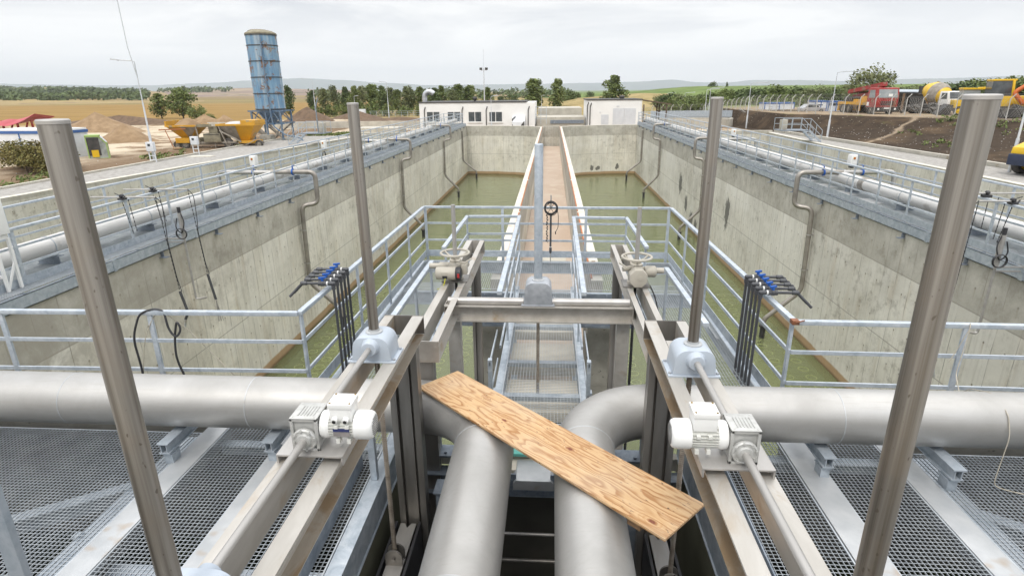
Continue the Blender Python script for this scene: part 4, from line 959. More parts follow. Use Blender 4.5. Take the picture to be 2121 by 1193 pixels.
# cabinet on stand, far left
t = thing('control_cabinet', 'white steel cabinet on a ladder-like white stand at the left picture edge', 'cabinet', (-10.0, 9.5, 0))
b = MB(); b.bx(-10.6, -9.72, 9.2, 9.55, 1.02, 1.75); c_ = b.build('cabinet', M['white_paint'], t, bevel=.01)
b = MB(); b.bx(-10.55, -9.78, 9.18, 9.198, 1.09, 1.69); b.build('door', M['whiteplas'], c_, bevel=.006)
b = MB(); b.bx(-10.58, -9.76, 9.22, 9.5, .93, 1.02); b.build('plinth', M['whiteplas'], t)
b = MB()
for (x) in (-9.78, -10.55):
    b.bar((x, 9.25, .0), (x, 9.25, .94), .045, .045); b.bar((x, 9.52, .0), (x, 9.52, .94), .045, .045)
for z in (.25, .62): b.bx(-10.55, -9.78, 9.23, 9.27, z, z+.05)
b.bar((-9.78, 9.25, .0), (-9.78, 9.52, .5), .03, .03)
b.build('stand', M['white_paint'], t)

# sensor booms
def chain(b, x, y, z0, z1, dx=0.):
    n = int((z0-z1)/.05)
    for q in range(n):
        f = q/n; a = (q % 2)*PI/2+.4
        b.obox((x+dx*f, y, z0-.05*q), (math.cos(a),math.sin(a),0), (-math.sin(a),math.cos(a),0), (0,0,1), .020, .007, .046)
def davit(label, s, xr, xt, y, zs, hook, dx):
    t = thing('sensor_davit', label, 'sensor', (xr, y, 1.0), 'sensor davits on the walkway rails')
    b = MB(); b.cyl((xr-s*.75, y, 1.13), (xt, y, 1.13), .018, n=10); b.build('boom', M['ss_flat'], t)
    b = MB(); b.bx(xr-.06, xr+.07, y-.07, y+.07, 1.072, 1.11); b.lathe([(.03,-.05),(.045,-.03),(.045,.03),(.03,.05)], (xr, y, 1.155), (0,1,0), 10); b.bar((xr-.03,y,1.16), (xr-s*.16, y, 1.22), .014, .014); b.bar((xr+.05,y-.06,1.1), (xr+.11, y-.03, 1.16), .02, .02); b.build('winch', M['black'], t)
    for q in ((xr+s*.02, y-.05, 1.05, .25, s*.12), (xr+s*.12, y+.03, 1.05, .28, s*.05), (xt, y, 1.12, zs, dx)):
        b = MB(); chain(b, *q); b.build('chain', M['black'], t, smooth=False)
    b = MB(); b.tube([(xt, y, 1.13), (xt+s*.12, y, 1.0), (xt+s*.10, y, .4), (xt+dx*.6, y, .1), (xt+dx, y, zs+.3), (xt+dx+s*.05, y, zs)], .009, 6, .1); b.build('cable', M['black'], t)
    b = MB(); X = xt+dx; e = s*.10
    if hook:
        b.tube([(X, y, zs), (X+e, y, zs-.55), (X+e-s*.10, y, zs-.72)], .032, 10, .05); b.build('probe', M['pvc'], t)
        b = MB(); b.cyl((X+e-s*.10, y, zs-.72), (X+e-s*.16, y, zs-.95), .028, n=10); b.build('probe_tip', M['alu'], t)
    else:
        b.tube([(X, y, zs), (X+e, y, zs-.7)], .032, 10); b.build('probe', M['pvc'], t)
        b = MB()
        for q in (-.05, 0, .05): b.bar((X+e, y, zs-.72), (X+e+q+s*.04, y+q*.5, zs-1.3), .03, .008)
        b.build('metal_strip', M['ss_flat'], t)
davit('sensor boom with black chain on the left walkway rail, nearer one with bent probe', 1, -9.86, -9.05, 12.62, -1.15, True, .12)
davit('sensor boom with black chain on the left walkway rail, farther one with metal strips', 1, -9.86, -8.95, 13.7, -1.05, False, .10)
davit('sensor boom with long black chain on the right walkway rail, probe hanging low', -1, 9.36, 8.7, 12.3, -1.9, True, -.08)
t = thing('sensor_davit', 'second sensor boom on the right walkway rail pointing outward', 'sensor', (9.4, 13.2, 1.0), 'sensor davits on the walkway rails')
b = MB(); b.cyl((9.0, 13.1, 1.16), (10.6, 13.1, 1.16), .018, n=10); b.build('boom', M['ss_flat'], t)
b = MB(); b.bx(9.32, 9.47, 13.03, 13.17, 1.072, 1.13); b.ball((9.4, 13.1, 1.17), .05, .06, .05, 8, 5); chain(b, 9.42, 13.05, 1.05, .3); chain(b, 9.62, 13.05, 1.05, .45); b.build('winch', M['black'], t, smooth=False)
for (s, x, y, sd, z1) in ((1, -9.05, 13.35, 'left', -1.62), (-1, 8.75, 11.5, 'right', -1.45)):
    t = thing('sensor_pipe', f'thin steel pipe with hooked end and black cap hanging on the {sd} walkway edge', 'pipe', (x, y, 0), 'hooked sensor pipes')
    b = MB(); b.cyl((x, y, .62), (x, y, .0), .05, n=14); b.tube([(x, y, .1), (x, y, z1), (x+s*.28, y+.02, z1+.05)], .027, 10, .07); b.build('pipe', M['ss_flat'], t)
    b = MB(); b.cyl((x, y, .62), (x, y, .76), .04, n=12); b.tube([(x, y, .7), (x+s*.12, y-.05, .4), (x+s*.02, y-.08, .1), (x-s*.14, y-.05, .25), (x-s*.05, y-.06, .5)], .014, 6, .1)
    for q in range(5):
        rr = .13; b.tube([(x+s*.02+rr*math.cos(a), y-.08-.01*q, .12+rr*math.sin(a)) for a in [2*PI*i/14 for i in range(15)]], .008, 5, cap=False)
    b.build('black_cap', M['black'], t)
    b = MB(); b.bar((x, y, -.03), (x-s*1.0, y, -.02), .03, .03); b.bar((x, y+.03, -.12), (x-s*.9, y+.03, -.12), .03, .03); b.build('bracket_arm', M['ss_flat'], t)

# ---- outer lane walls, gravel, kerbs
wall('outer_wall', 'pale concrete outer wall beyond the left walkway', [(-20.9, 66.6), (-27.1, 14), (-28.3, 4)], -6, -1.18, .42, [M['wall_dry'], M['ctop']], group='outer basin walls')
wall('outer_wall', 'pale concrete outer wall beyond the right walkway', [(22.5, 4), (22.75, 50), (23.6, 70)], -6, -1.18, .42, [M['wall_dry'], M['ctop']], group='outer basin walls')
wall('outer_wall', 'far end wall of the outer left lane', [(-9.9, 66.6), (-22, 66.7)], -6, -1.0, .4, [M['wall_dry'], M['ctop']], group='outer basin walls')
wall('outer_wall', 'far end wall of the outer right lane', [(24, 66.7), (9.7, 66.6)], -6, -1.0, .4, [M['wall_dry'], M['ctop']], group='outer basin walls')
M['gravel'] = simple('grey_gravel', (.37,.355,.33), (.235,.22,.20), 3, .9, 0, bump=.6, spots=(.47,.45,.42), spotscale=25, spotlo=.6)
b = MB(); b.add([(-28.7,4,-1.34), (-27.5,14,-1.34), (-21.3,67,-1.34), (-29.3,67,-1.34), (-29.3,40,-1.34), (-29.4,4,-1.34)], [(0,1,2,3,4,5)]); tag(b.build('gravel_path', M['gravel']), kind='structure')
b = MB(); b.add([(22.9,4,-1.36), (28.6,4,-1.36), (27.0,40,-1.36), (25.2,70,-1.36), (24,70,-1.36), (23.15,50,-1.36)], [(0,1,2,3,4,5)]); tag(b.build('gravel_path', M['gravel']), kind='structure')
wall('kerb', 'low concrete kerb along the gravel strip on the left', [(-29.2, 67), (-29.2, 40), (-29.3, 4)], -1.6, -1.22, .2, [M['conc_pale'], M['ctop']], 'kerb', 'kerbs along the gravel')
wall('kerb', 'low concrete kerb at the foot of the earth slope on the right', [(28.7, 4), (27.1, 40), (25.3, 70)], -1.6, -1.10, .25, [M['conc_pale'], M['ctop']], 'kerb', 'kerbs along the gravel')
# =================================================================== BACKGROUND
GZ = -1.5
def xf(b, m): b.v = [tuple(m @ Vector(v)) for v in b.v]; return b
M['bluepaint'] = None
def silo_mat():
    t = NT('faded_blue_silo_paint'); v = t.coords('Object')
    st = t.noise(t.coords('Object', (3,3,.35)), 1.2, 6, .65)
    c = t.mix(t.ramp(st, .38, .62), (.105,.225,.36), (.20,.33,.45))
    c = t.mix(t.ramp(t.noise(t.coords('Object',(2,2,.25)), 1.1, 5), .50, .66, 0, .65), c, (.42,.46,.47))
    r = t.noise(v, 1.25, 8, .74, .5); c = t.mix(t.ramp(r, .545, .60, 0, .9), c, (.20,.095,.035))
    r2 = t.noise(t.coords('Object',(2.2,2.2,.4)), .9, 6, .7); c = t.mix(t.ramp(r2, .56, .66, 0, .75), c, (.30,.27,.19))
    return t.out(c, .6)
M['silo'] = silo_mat()
M['bluesteel'] = simple('dusty_blue_steel', (.06,.13,.23), (.16,.20,.24), 2.5, .6, spots=(.35,.32,.27), spotscale=2)
M['dustysteel'] = simple('dust_covered_steel', (.33,.30,.255), (.22,.195,.16), 2.5, .8)
M['yel'] = simple('yellow_machine_paint', (.62,.33,.02), (.50,.26,.025), 1.5, .5, spots=(.33,.25,.15), spotscale=1.3, spotlo=.58)
M['yelclean'] = simple('bright_yellow_paint', (.74,.48,.02), (.66,.41,.02), 1.5, .4)
M['mud'] = simple('cement_crusted_steel', (.27,.245,.17), (.17,.15,.105), 2.2, .85)
M['darkmetal'] = simple('dark_machine_metal', (.035,.034,.033), (.07,.065,.06), 3, .6)
M['tyre'] = simple('dusty_tyre_rubber', (.045,.043,.04), (.11,.10,.09), 4, .85)
M['sand'] = simple('heaped_sand', (.30,.205,.115), (.215,.14,.075), 1.2, .95, bump=.4)
M['soil'] = simple('heaped_brown_soil', (.155,.10,.062), (.10,.065,.04), 1.4, .95, bump=.5)
M['aggregate'] = simple('grey_aggregate', (.55,.54,.52), (.45,.44,.42), 4, .9)
M['redpaint'] = simple('red_truck_paint', (.36,.035,.03), (.26,.028,.025), 2, .5, spots=(.25,.13,.09), spotscale=1.6, spotlo=.55)
M['redtarp'] = simple('red_tarpaulin', (.46,.07,.09), (.36,.05,.06), 1.5, .6)
M['orange'] = simple('orange_machine_paint', (.60,.15,.03), (.5,.12,.025), 2, .5)
M['glassdark'] = simple('dark_cab_glass', (.05,.06,.065), (.10,.11,.115), 2, .08)
M['glasspale'] = simple('dusty_windscreen_glass', (.22,.25,.26), (.32,.34,.34), 1.5, .15)
M['white'] = simple('white_wall_render', (.80,.79,.765), (.74,.73,.71), .6, .8)
M['whitepanel'] = simple('white_cabin_panel', (.68,.70,.72), (.60,.62,.65), 2, .6)
M['framblue'] = simple('blue_cabin_frame', (.035,.10,.30), (.05,.13,.33), 2, .5)
M['doorgrey'] = simple('pale_grey_door', (.60,.61,.63), (.55,.56,.58), 2, .5)
M['duct'] = simple('shiny_ventilation_duct', (.62,.63,.65), (.40,.41,.43), 2.2, .3, .7)
M['pole'] = simple('lamp_post_steel', (.58,.60,.62), (.48,.50,.52), 2, .45, .3)
M['lime'] = simple('lime_green_frame', (.35,.48,.16), (.28,.40,.12), 2, .5)
M['plasticfilm'] = simple('crumpled_clear_film', (.42,.44,.42), (.20,.22,.21), 1.7, .3)
M['wood_roof'] = simple('dark_timber', (.09,.06,.04), (.14,.10,.07), 3, .8)
M['silver'] = simple('silver_car_paint', (.50,.51,.53), (.45,.46,.48), 2, .3, .4)
M['fencepost'] = simple('pale_fence_post', (.50,.49,.46), (.42,.41,.38), 3, .8)

# ------------------------------------------------------------- ground
def ground_mat():
    t = NT('site_ground'); g = t.n('ShaderNodeNewGeometry').outputs['Position']
    sp = t.n('ShaderNodeSeparateXYZ', inp={0:g}); x, y, z = sp.outputs
    def nz(sc, d=5, r=.6, st=(1,1,1)): return t.noise(t.n('ShaderNodeMapping', inp={0:g,3:st}).outputs[0], sc, d, r)
    n1, n2, n3 = nz(.05), nz(.3, 6, .65), nz(2.2, 6, .7)
    wob = t.math('MULTIPLY', t.math('SUBTRACT', n1, .5), 60)
    def above(v, a, w, k=.5): return t.ramp(t.math('ADD', v, t.math('MULTIPLY', wob, k)), a-w, a+w)
    pale = t.mix(t.ramp(n3, .35, .65), (.58,.50,.385), (.46,.38,.275))
    dirt = t.mix(t.ramp(n3, .35, .65), (.26,.18,.115), (.17,.115,.07))
    c = t.mix(t.ramp(n2, .48, .60), pale, dirt)
    ax = t.math('ABSOLUTE', x)
    # strip of brown soil next to the left kerb
    ks = t.math('MULTIPLY', t.ramp(t.math('ADD', x, t.math('MULTIPLY', t.math('SUBTRACT', n2, .5), 4)), -40, -34), t.ramp(x, -29, -28.5, 1, 0))
    c = t.mix(t.math('MULTIPLY', ks, .9), c, t.mix(t.ramp(n3, .3, .7), (.185,.12,.07), (.115,.074,.043)))
    # distance bands of fields
    r = t.math('ADD', y, t.math('MULTIPLY', ax, .10))
    dry = t.mix(t.ramp(nz(.35, 6, .65), .4, .65), (.33,.25,.12), (.20,.165,.07))
    och = t.mix(t.ramp(nz(.02, 5, .6, (1,4,1)), .35, .65), (.285,.185,.066), (.23,.145,.05))
    c = t.mix(above(r, 118, 6, .1), c, dry)
    left = t.ramp(x, -62, -50, 1, 0)
    c = t.mix(t.math('MULTIPLY', above(r, 106, 4, .05), left), c, och)
    bands = t.n('ShaderNodeTexNoise', noise_dimensions='1D', inp={'W':t.math('ADD', t.math('MULTIPLY', r, .010), t.math('MULTIPLY', n1, .5)),'Scale':1.0,'Detail':2.}).outputs[0]
    far = t.mix(t.ramp(bands, .42, .58), (.27,.19,.085), (.185,.15,.055))
    far = t.mix(t.ramp(bands, .55, .66), far, (.20,.15,.115))
    far = t.mix(t.ramp(bands, .40, .30, 0, .8), far, (.17,.19,.075))
    c = t.mix(above(r, 330, 20, .5), c, far)
    # right side: brown planted slope, pale terrace, green further off
    rt = t.ramp(x, 23.6, 24.4)
    soil = t.mix(t.ramp(nz(1.1, 7, .72), .38, .66), (.058,.041,.028), (.033,.024,.017))
    soil = t.mix(t.ramp(nz(.22, 5, .6), .52, .66, 0, .6), soil, (.125,.085,.05))
    soil = t.mix(t.ramp(nz(.55, 7, .75, (1,.5,1)), .635, .70, 0, .8), soil, (.075,.10,.025))
    st = t.vor(t.n('ShaderNodeMapping', inp={0:g}).outputs[0], 2.6); soil = t.mix(t.math('MULTIPLY', t.ramp(st, .10, .16, 1, 0), t.ramp(nz(.5), .45, .6)), soil, (.46,.42,.35))
    # footpath down the slope
    px = t.math('ADD', t.math('MULTIPLY', t.math('SUBTRACT', y, 55.), 1.08), 28.2)
    dd = t.math('ABSOLUTE', t.math('ADD', t.math('SUBTRACT', x, px), t.math('MULTIPLY', t.math('SUBTRACT', nz(.45, 3), .5), 3.)))
    soil = t.mix(t.ramp(dd, .10, .55, .75, 0), soil, (.32,.25,.175))
    onslope = t.math('MULTIPLY', rt, t.ramp(z, .42, .50, 1, 0))
    terr = t.mix(t.ramp(n3, .35, .65), (.34,.265,.185), (.25,.19,.13))
    terr = t.mix(t.ramp(nz(.8, 6, .7), .56, .66), terr, (.12,.14,.045))
    rc = t.mix(onslope, terr, soil)
    grn = t.mix(t.ramp(nz(.06, 5), .4, .6), (.15,.20,.06), (.10,.14,.04))
    rc = t.mix(above(y, 100, 6, .1), rc, grn)
    c = t.mix(rt, c, rc)
    tw = t.math('MULTIPLY', t.ramp(nz(6, 4, .7), .58, .74, 0, .5), t.ramp(y, 90, 110, 1, 0))
    c = t.mix(tw, c, (.13,.095,.06))
    return t.out(c, .95, 0, n3, .6, .05, spec=.1)
M['ground'] = ground_mat()
def gh(x, y):
    h = GZ
    if x > 24.0 and 2 < y < 400:
        u = max(0, x-(27.6-.04*(y-35)))
        ye = 72-.2*(x-24) if x < 30 else 70.8-1.55*(x-30) if x < 41 else 53.7-.9*(x-41)
        v = max(0, ye-y)
        if u > 0:
            s = u/(u+v+1e-4); h = GZ+2.0*min(1, s)
            if v <= 0: h = GZ+2.0*min(1, u/1.2)
        if y > 130: h += 4.5*min(1, (y-130)/240)*min(1, max(0, (x-24)/60))
    n_ = noise.noise(Vector((x*.08, y*.08, 0)))*.25+noise.noise(Vector((x*.3, y*.3, 3)))*.10
    far = math.hypot(x, y)
    h += n_*(1 if (x < -33 or y > 74) else (.6 if x > 29 and h > GZ+.1 else 0))
    if far > 350: h += noise.noise(Vector((x*.003, y*.003, 7)))*min(4, (far-350)*.008)
    if x > 20 and y > 150: h += 0
    return h
def ticks(segs):
    out = []
    for a, b_, n in segs: out += [a+(b_-a)*i/n for i in range(n)]
    return out+[segs[-1][1]]
xs = ticks([(-11500,-1500,8),(-1500,-300,16),(-300,-80,22),(-80,-29.5,34),(-29.5,25.0,22),(25.0,60,44),(60,120,24),(120,400,14),(400,1500,10),(1500,11500,8)])
ys = ticks([(-400,-20,4),(-20,6,4),(6,66.9,48),(66.9,140,44),(140,400,22),(400,1500,14),(1500,11500,10)])
b = MB(); nx = len(xs)
for y in ys:
    for x in xs: b.v.append((x, y, gh(x, y)))
for j in range(len(ys)-1):
    for i in range(nx-1):
        mx, my = (xs[i]+xs[i+1])/2, (ys[j]+ys[j+1])/2
        if -29.5 < mx < 25.0 and -20 < my < 66.9: continue
        b.face((j*nx+i, j*nx+i+1, (j+1)*nx+i+1, (j+1)*nx+i))
tag(b.build('ground', M['ground'], fixn=False), kind='structure')

# hills: real ridges built by bearing (px of the photograph only give the bearing)
def ridge(name, mat, r0, r1, prof, rows=6, step=12, base=GZ, amp=.12, seed=1, hs=1.):
    """prof = [(px, height m at the crest)]"""
    b = MB(); cols = []
    x = prof[0][0]
    while x <= prof[-1][0]:
        for (a, ha), (c, hc) in zip(prof, prof[1:]):
            if a <= x <= c: q = (x-a)/(c-a); q = q*q*(3-2*q); h = (ha+(hc-ha)*q)*hs; break
        d = ray(x, 190); d.z = 0; d.normalize(); cols.append((d, h)); x += step
    n = len(cols)
    for k in range(rows*2+1):
        f = k/(rows*2); rr = r0+(r1-r0)*f*1.6; e = math.sin(min(1, f*2)*PI/2)**1.3 if f <= .5 else math.cos((f-.5)*PI)
        for (d, h) in cols:
            p = d*rr; z = base-.6+(h-base)*e*(1+amp*noise.noise(Vector((p.x*.004+seed, p.y*.004, 0)))+amp*.5*noise.noise(Vector((p.x*.015, p.y*.015, seed))))
            b.v.append((p.x, p.y, z))
    for k in range(rows*2):
        for i in range(n-1): b.face((k*n+i, k*n+i+1, (k+1)*n+i+1, (k+1)*n+i))
    return tag(b.build(name, mat), kind='structure')
def hill_mat(name, cols, sc=.006):
    t = NT(name); g = t.n('ShaderNodeNewGeometry').outputs['Position']
    m = t.n('ShaderNodeMapping', inp={0:g,3:(1,1,6)}).outputs[0]
    n1 = t.noise(m, sc, 6, .65); n2 = t.noise(m, sc*5, 6, .7)
    c = t.mix(t.ramp(n1, .42, .58), cols[0], cols[1]); c = t.mix(t.ramp(n2, .54, .64, 0, .85), c, cols[2])
    return t.out(c, .95, spec=.1)
M['hill_bare'] = hill_mat('bare_mauve_hill', ((.31,.235,.165),(.22,.165,.14),(.085,.095,.05)))
M['hill_field'] = hill_mat('tan_field_rise', ((.33,.25,.12),(.25,.19,.10),(.16,.12,.085)), .01)
M['hill_green'] = hill_mat('green_vineyard_ridge', ((.155,.215,.065),(.125,.18,.05),(.19,.20,.08)), .02)
M['hill_dry'] = hill_mat('dry_grass_bank', ((.36,.275,.135),(.26,.205,.09),(.10,.11,.04)), .12)
M['mountain'] = hill_mat('far_mountain', ((.10,.13,.11),(.13,.15,.11),(.07,.10,.08)), .0012)
ridge('hills', M['hill_bare'], 900, 1900, [(180,2),(290,9),(360,14),(470,17),(540,18),(600,15),(680,12),(760,8),(860,4)], seed=4)
ridge('hills', M['hill_field'], 420, 900, [(-420,6),(-200,4.5),(0,4),(120,3),(250,1.5),(330,0),(420,-1.4)], seed=2)
ridge('hills', M['hill_field'], 900, 1500, [(-500,20),(0,17),(120,17),(290,11),(400,3)], seed=9)
ridge('mountains', M['mountain'], 8600, 10600, [(-600,160),(-200,100),(300,75),(430,92),(520,110),(620,130),(700,115),(800,85),(900,60),(1000,62),(1120,64),(1250,66),(1320,72),(1390,86),(1440,62),(1500,54),(1560,72),(1640,66),(1760,52),(1900,60),(2300,80)], step=10, amp=.05, hs=1.75)
ridge('hills', M['hill_green'], 330, 560, [(1120,-1.4),(1220,1.5),(1330,2.6),(1430,3.6),(1520,4.6),(1640,4.6),(1850,4.4),(2300,4)], seed=5, amp=.03)
ridge('hills', M['hill_dry'], 118, 200, [(1095,-1.5),(1150,.6),(1200,1.5),(1260,2.0),(1330,2.6),(1390,2.4),(1440,.8),(1480,-1)], step=5, seed=6, amp=.15)
ridge('hills', M['hill_dry'], 190, 260, [(960,-1.5),(1010,1.0),(1060,1.3),(1110,.8),(1160,-1)], step=6, seed=8, amp=.15)

# ------------------------------------------------------------- trees
def leaf_mat(name, a, b_, c_):
    t = NT(name); r = t.n('ShaderNodeNewGeometry').outputs['Random Per Island']
    o = t.n('ShaderNodeObjectInfo').outputs['Random']
    col = t.mix(t.ramp(r, .2, .8), a, b_); col = t.mix(t.ramp(r, .9, 1., 0, .6), col, c_)
    col = t.mix(t.math('MULTIPLY', o, .35), col, c_)
    return t.out(col, .75, spec=.25)
M['leaf'] = leaf_mat('tree_leaves', (.155,.195,.06), (.10,.135,.042), (.23,.25,.09))
M['leafdark'] = leaf_mat('dark_tree_leaves', (.10,.138,.05), (.066,.096,.036), (.15,.175,.065))
M['leafolive'] = leaf_mat('olive_tree_leaves', (.165,.19,.085), (.11,.13,.055), (.25,.25,.12))
M['shrub'] = leaf_mat('dry_shrub_leaves', (.19,.145,.05), (.115,.095,.035), (.24,.26,.085))
M['bark'] = simple('grey_bark', (.14,.115,.09), (.09,.07,.055), 3, .9)
def leaves(b, c, rx, ry, rz, n, s, fill=.55):
    for _ in range(n):
        th = random.uniform(0, 2*PI); cz = random.uniform(-1, 1); q = random.random()**.4 if random.random() < .7 else random.random()
        q = fill+(1-fill)*q if random.random() < .8 else q
        sr = math.sqrt(1-cz*cz); p = Vector((c[0]+rx*q*sr*math.cos(th), c[1]+ry*q*sr*math.sin(th), c[2]+rz*q*cz))
        a = Vector((random.gauss(0,1), random.gauss(0,1), random.gauss(0,1))).normalized(); d = a.orthogonal().normalized(); e = a.cross(d)
        w = s*random.uniform(.6, 1.3); k = len(b.v)
        b.v += [tuple(p-d*w), tuple(p+e*w*.55), tuple(p+d*w), tuple(p-e*w*.55)]; b.face((k, k+1, k+2, k+3))
def tree(label, kind, mat, H, W, clumps, nleaf, s, group, shape='round', trunk=.12, seed=0, trunk_h=.35):
    random.seed(seed); t = thing(kind, label, 'tree', (0,0,0), group)
    b = MB(); tops = []
    for k in range(clumps):
        if shape == 'poplar':
            f = (k+.5)/clumps; z = H*(trunk_h*.5+(1-trunk_h*.5)*f); w = W/2*(math.sin(PI*min(1, .18+f*.80))**.7); a = random.uniform(0, 2*PI); o = w*random.uniform(.1, .75)
            c = (o*math.cos(a), o*math.sin(a), min(z, H*.95)); r = W/2*random.uniform(.30, .55)*(.6+.6*math.sin(PI*min(1,.15+f*.85)))
            R = (r, r, r*random.uniform(1.1, 1.7))
        else:
            a = random.uniform(0, 2*PI); f = random.random(); z = H*(trunk_h+(1-trunk_h)*f*.86); w = W/2*math.sqrt(max(.05, 1-(1.7*f-.75)**2)); o = w*math.sqrt(random.random())*.85
            c = (o*math.cos(a), o*math.sin(a), z); r = W*random.uniform(.13, .24); R = (r, r, r*random.uniform(.65, .95))
        tops.append(c); leaves(b, c, *R, max(6, nleaf//clumps), s)
    b.build('crown', mat, t, smooth=False, fixn=False)
    b = MB(); b.lathe([(trunk*1.4,-.4),(trunk,.3),(trunk*.75,H*.4),(trunk*.3,H*.8)], (0,0,0), (0,0,1), 7)
    for c in tops[::max(1, len(tops)//6)]: b.cyl((0,0,min(c[2]*.6, H*.5)), c, trunk*.35, trunk*.1, 5)
    b.build('trunk', M['bark'], t)
    return t
P1 = tree('', 'poplar_tree', M['leaf'], 7.0, 3.3, 26, 2200, .21, None, 'poplar', seed=11)
P2 = tree('', 'poplar_tree', M['leafdark'], 7.0, 3.6, 24, 2100, .21, None, 'poplar', seed=12)
P3 = tree('', 'poplar_tree', M['leafolive'], 7.0, 3.4, 22, 1700, .20, None, 'poplar', seed=13)
R1 = tree('', 'leafy_tree', M['leaf'], 6.0, 5.6, 36, 3000, .22, None, seed=14, trunk_h=.18)
R2 = tree('', 'leafy_tree', M['leafdark'], 5.0, 5.4, 34, 2700, .22, None, seed=15, trunk_h=.12)
R3 = tree('', 'leafy_tree', M['leafolive'], 5.6, 5.4, 40, 2600, .17, None, seed=16, trunk_h=.14)
S1 = tree('', 'shrub', M['leaf'], 2.2, 3.2, 18, 900, .15, None, seed=17, trunk_h=.05, trunk=.05)
S2 = tree('', 'shrub', M['shrub'], 2.2, 2.8, 18, 1500, .09, None, seed=18, trunk_h=.04, trunk=.04)
USED = {}
def plant(proto, px, dist, top, bot_z, label, group, wide=1.):
    """tree at bearing px, dist metres away, crown top at the height seen at picture row 'top'"""
    p = aty(px, 200, dist); q = aty(px, top, dist); H = max(1.0, q.z-bot_z)
    h0 = {'P1':7.,'P2':7.,'P3':7.,'R1':6.,'R2':5.,'R3':5.6,'S1':2.2,'S2':2.2}[proto]; o = {'P1':P1,'P2':P2,'P3':P3,'R1':R1,'R2':R2,'R3':R3,'S1':S1,'S2':S2}[proto]
    k = H/h0
    if proto in USED: o = copy_tree(o)
    USED[proto] = 1
    o.location = (p.x, dist, bot_z); o.rotation_euler = (0, 0, random.uniform(0, 6.28)); o.scale = (k*wide, k*wide, k); o['label'] = label
    if group: o['group'] = group
random.seed(21)
plant('P1', 327, 125, 195, GZ, 'narrow tree alone at the left edge of the ochre field', 'trees left of the silo', 1.7)
plant('R1', 372, 122, 182, GZ, 'round dark tree with pale bag in it left of the silo', 'trees left of the silo', 1.15)
plant('S1', 398, 118, 219, GZ, 'dark bush at the foot of the round tree left of the silo', 'trees left of the silo', 1.1)
plant('S1', 425, 116, 236, GZ, 'low green bush behind the yellow concrete plant', None, 1.5)
plant('P2', 597, 130, 179, GZ, 'dark narrow tree half hidden behind the blue silo', 'trees right of the silo', .9)
row = [(642,180,'P2'),(668,176,'P3'),(690,182,'P3'),(712,177,'P2'),(734,178,'P1'),(752,183,'P3'),(772,176,'P1'),(790,180,'P2'),(806,174,'P3'),(822,182,'P1'),(838,178,'P3'),(852,183,'P2'),(868,176,'P1'),(884,180,'P3'),(900,184,'P2'),(916,177,'P1'),(932,182,'P3'),(948,176,'P1'),(962,180,'P2'),(976,178,'P1')]
for k, (px, top, pr_) in enumerate(row):
    plant(pr_, px+random.uniform(-5,5), random.uniform(126, 155), top+random.choice((-3,0,2,5,9)), GZ, f'{ORD[k]} tall thin tree from the left in the tree row between silo and white building', 'tree row between silo and white building', random.uniform(1.15, 1.6))
for k, px in enumerate((655, 684, 706, 745, 768, 800, 836, 862, 890, 915, 945)):
    plant('S1', px, 126, random.uniform(216, 225), GZ, f'{ORD[k]} low bush from the left at the foot of the tree row', 'bushes under the tree row', random.uniform(.8, 1.3))
for (px, dist, top, pr_, w, lab) in ((1010, 175, 182, 'P1', 1.3, 'leafy tree behind the floodlight mast'), (1062, 190, 193, 'R2', 1.1, 'dark round tree left of the tall centre poplar'), (1040, 210, 197, 'R2', 1.2, 'dark low tree far behind the building with windows'),
        (1106, 150, 165, 'P1', 1.9, 'tall broad poplar above the gap between the white buildings'), (1155, 150, 165, 'P1', 1.35, 'tall slim poplar right of the broad poplar above the gap'), (1132, 140, 222, 'S1', 1.4, 'dark green bush under the tall poplars in the gap'), (1085, 138, 215, 'S1', 1.2, 'dark bush behind the right end of the building with windows'),
        (1192, 185, 188, 'R2', 1., 'dark round tree right of the slim poplar'), (1180, 175, 184, 'R2', .8, 'dark tree close behind the slim poplar'), (1222, 240, 188, 'R2', .9, 'small dark tree between slim poplar and white building with grey doors'),
        (1272, 150, 158, 'P1', 1.75, 'tall fan shaped poplar behind the white building with grey doors'), (1305, 170, 195, 'R2', .8, 'dark shrub at the roof edge of the white building with grey doors'),
        (1475, 330, 168, 'R2', 1., 'lone round tree on the green ridge'), (1503, 330, 171, 'P2', .8, 'lone slim tree on the green ridge')):
    plant(pr_, px, dist, top, GZ if dist < 300 else 2.0, lab, 'single trees behind the white buildings', w)
hedge = [(1368,195),(1388,190),(1408,192),(1430,195),(1452,192),(1476,188),(1500,186),(1522,184),(1544,180),(1566,178),(1588,181),(1610,177),(1632,181),(1654,176),(1676,179),(1698,175),(1722,181),(1740,178)]
for k, (px, top) in enumerate(hedge):
    plant(random.choice(('R2','R1','R2','R3')), px, random.uniform(112, 124), top, GZ+1.0, f'{ORD[k]} leafy tree from the left in the wood behind the wire fence', 'wood behind the wire fence', random.uniform(1.2, 1.6))
for k, px in enumerate((1395, 1425, 1450, 1480, 1505, 1535, 1560, 1590, 1625, 1660, 1690)):
    plant('S1', px, 106, random.uniform(198, 207), GZ+.7, f'{ORD[k]} green bush from the left along the wire fence', 'bushes along the wire fence', 1.2)
plant('R3', 1802, 92, 131, .4, 'large olive leaved tree behind the red pump truck', None, 1.12)
for k, (px, top) in enumerate(((1775,182),(1850,180),(1880,176),(1910,172),(1935,168),(1960,170),(1985,166),(2010,165),(2035,163),(2060,160),(2085,160),(2110,164),(2140,163))):
    plant(random.choice(('R3','R2','R1')), px, random.uniform(92, 104), top, .4, f'{ORD[k]} bushy tree from the left behind the yellow machines', 'bushy trees behind the machines', 1.6)
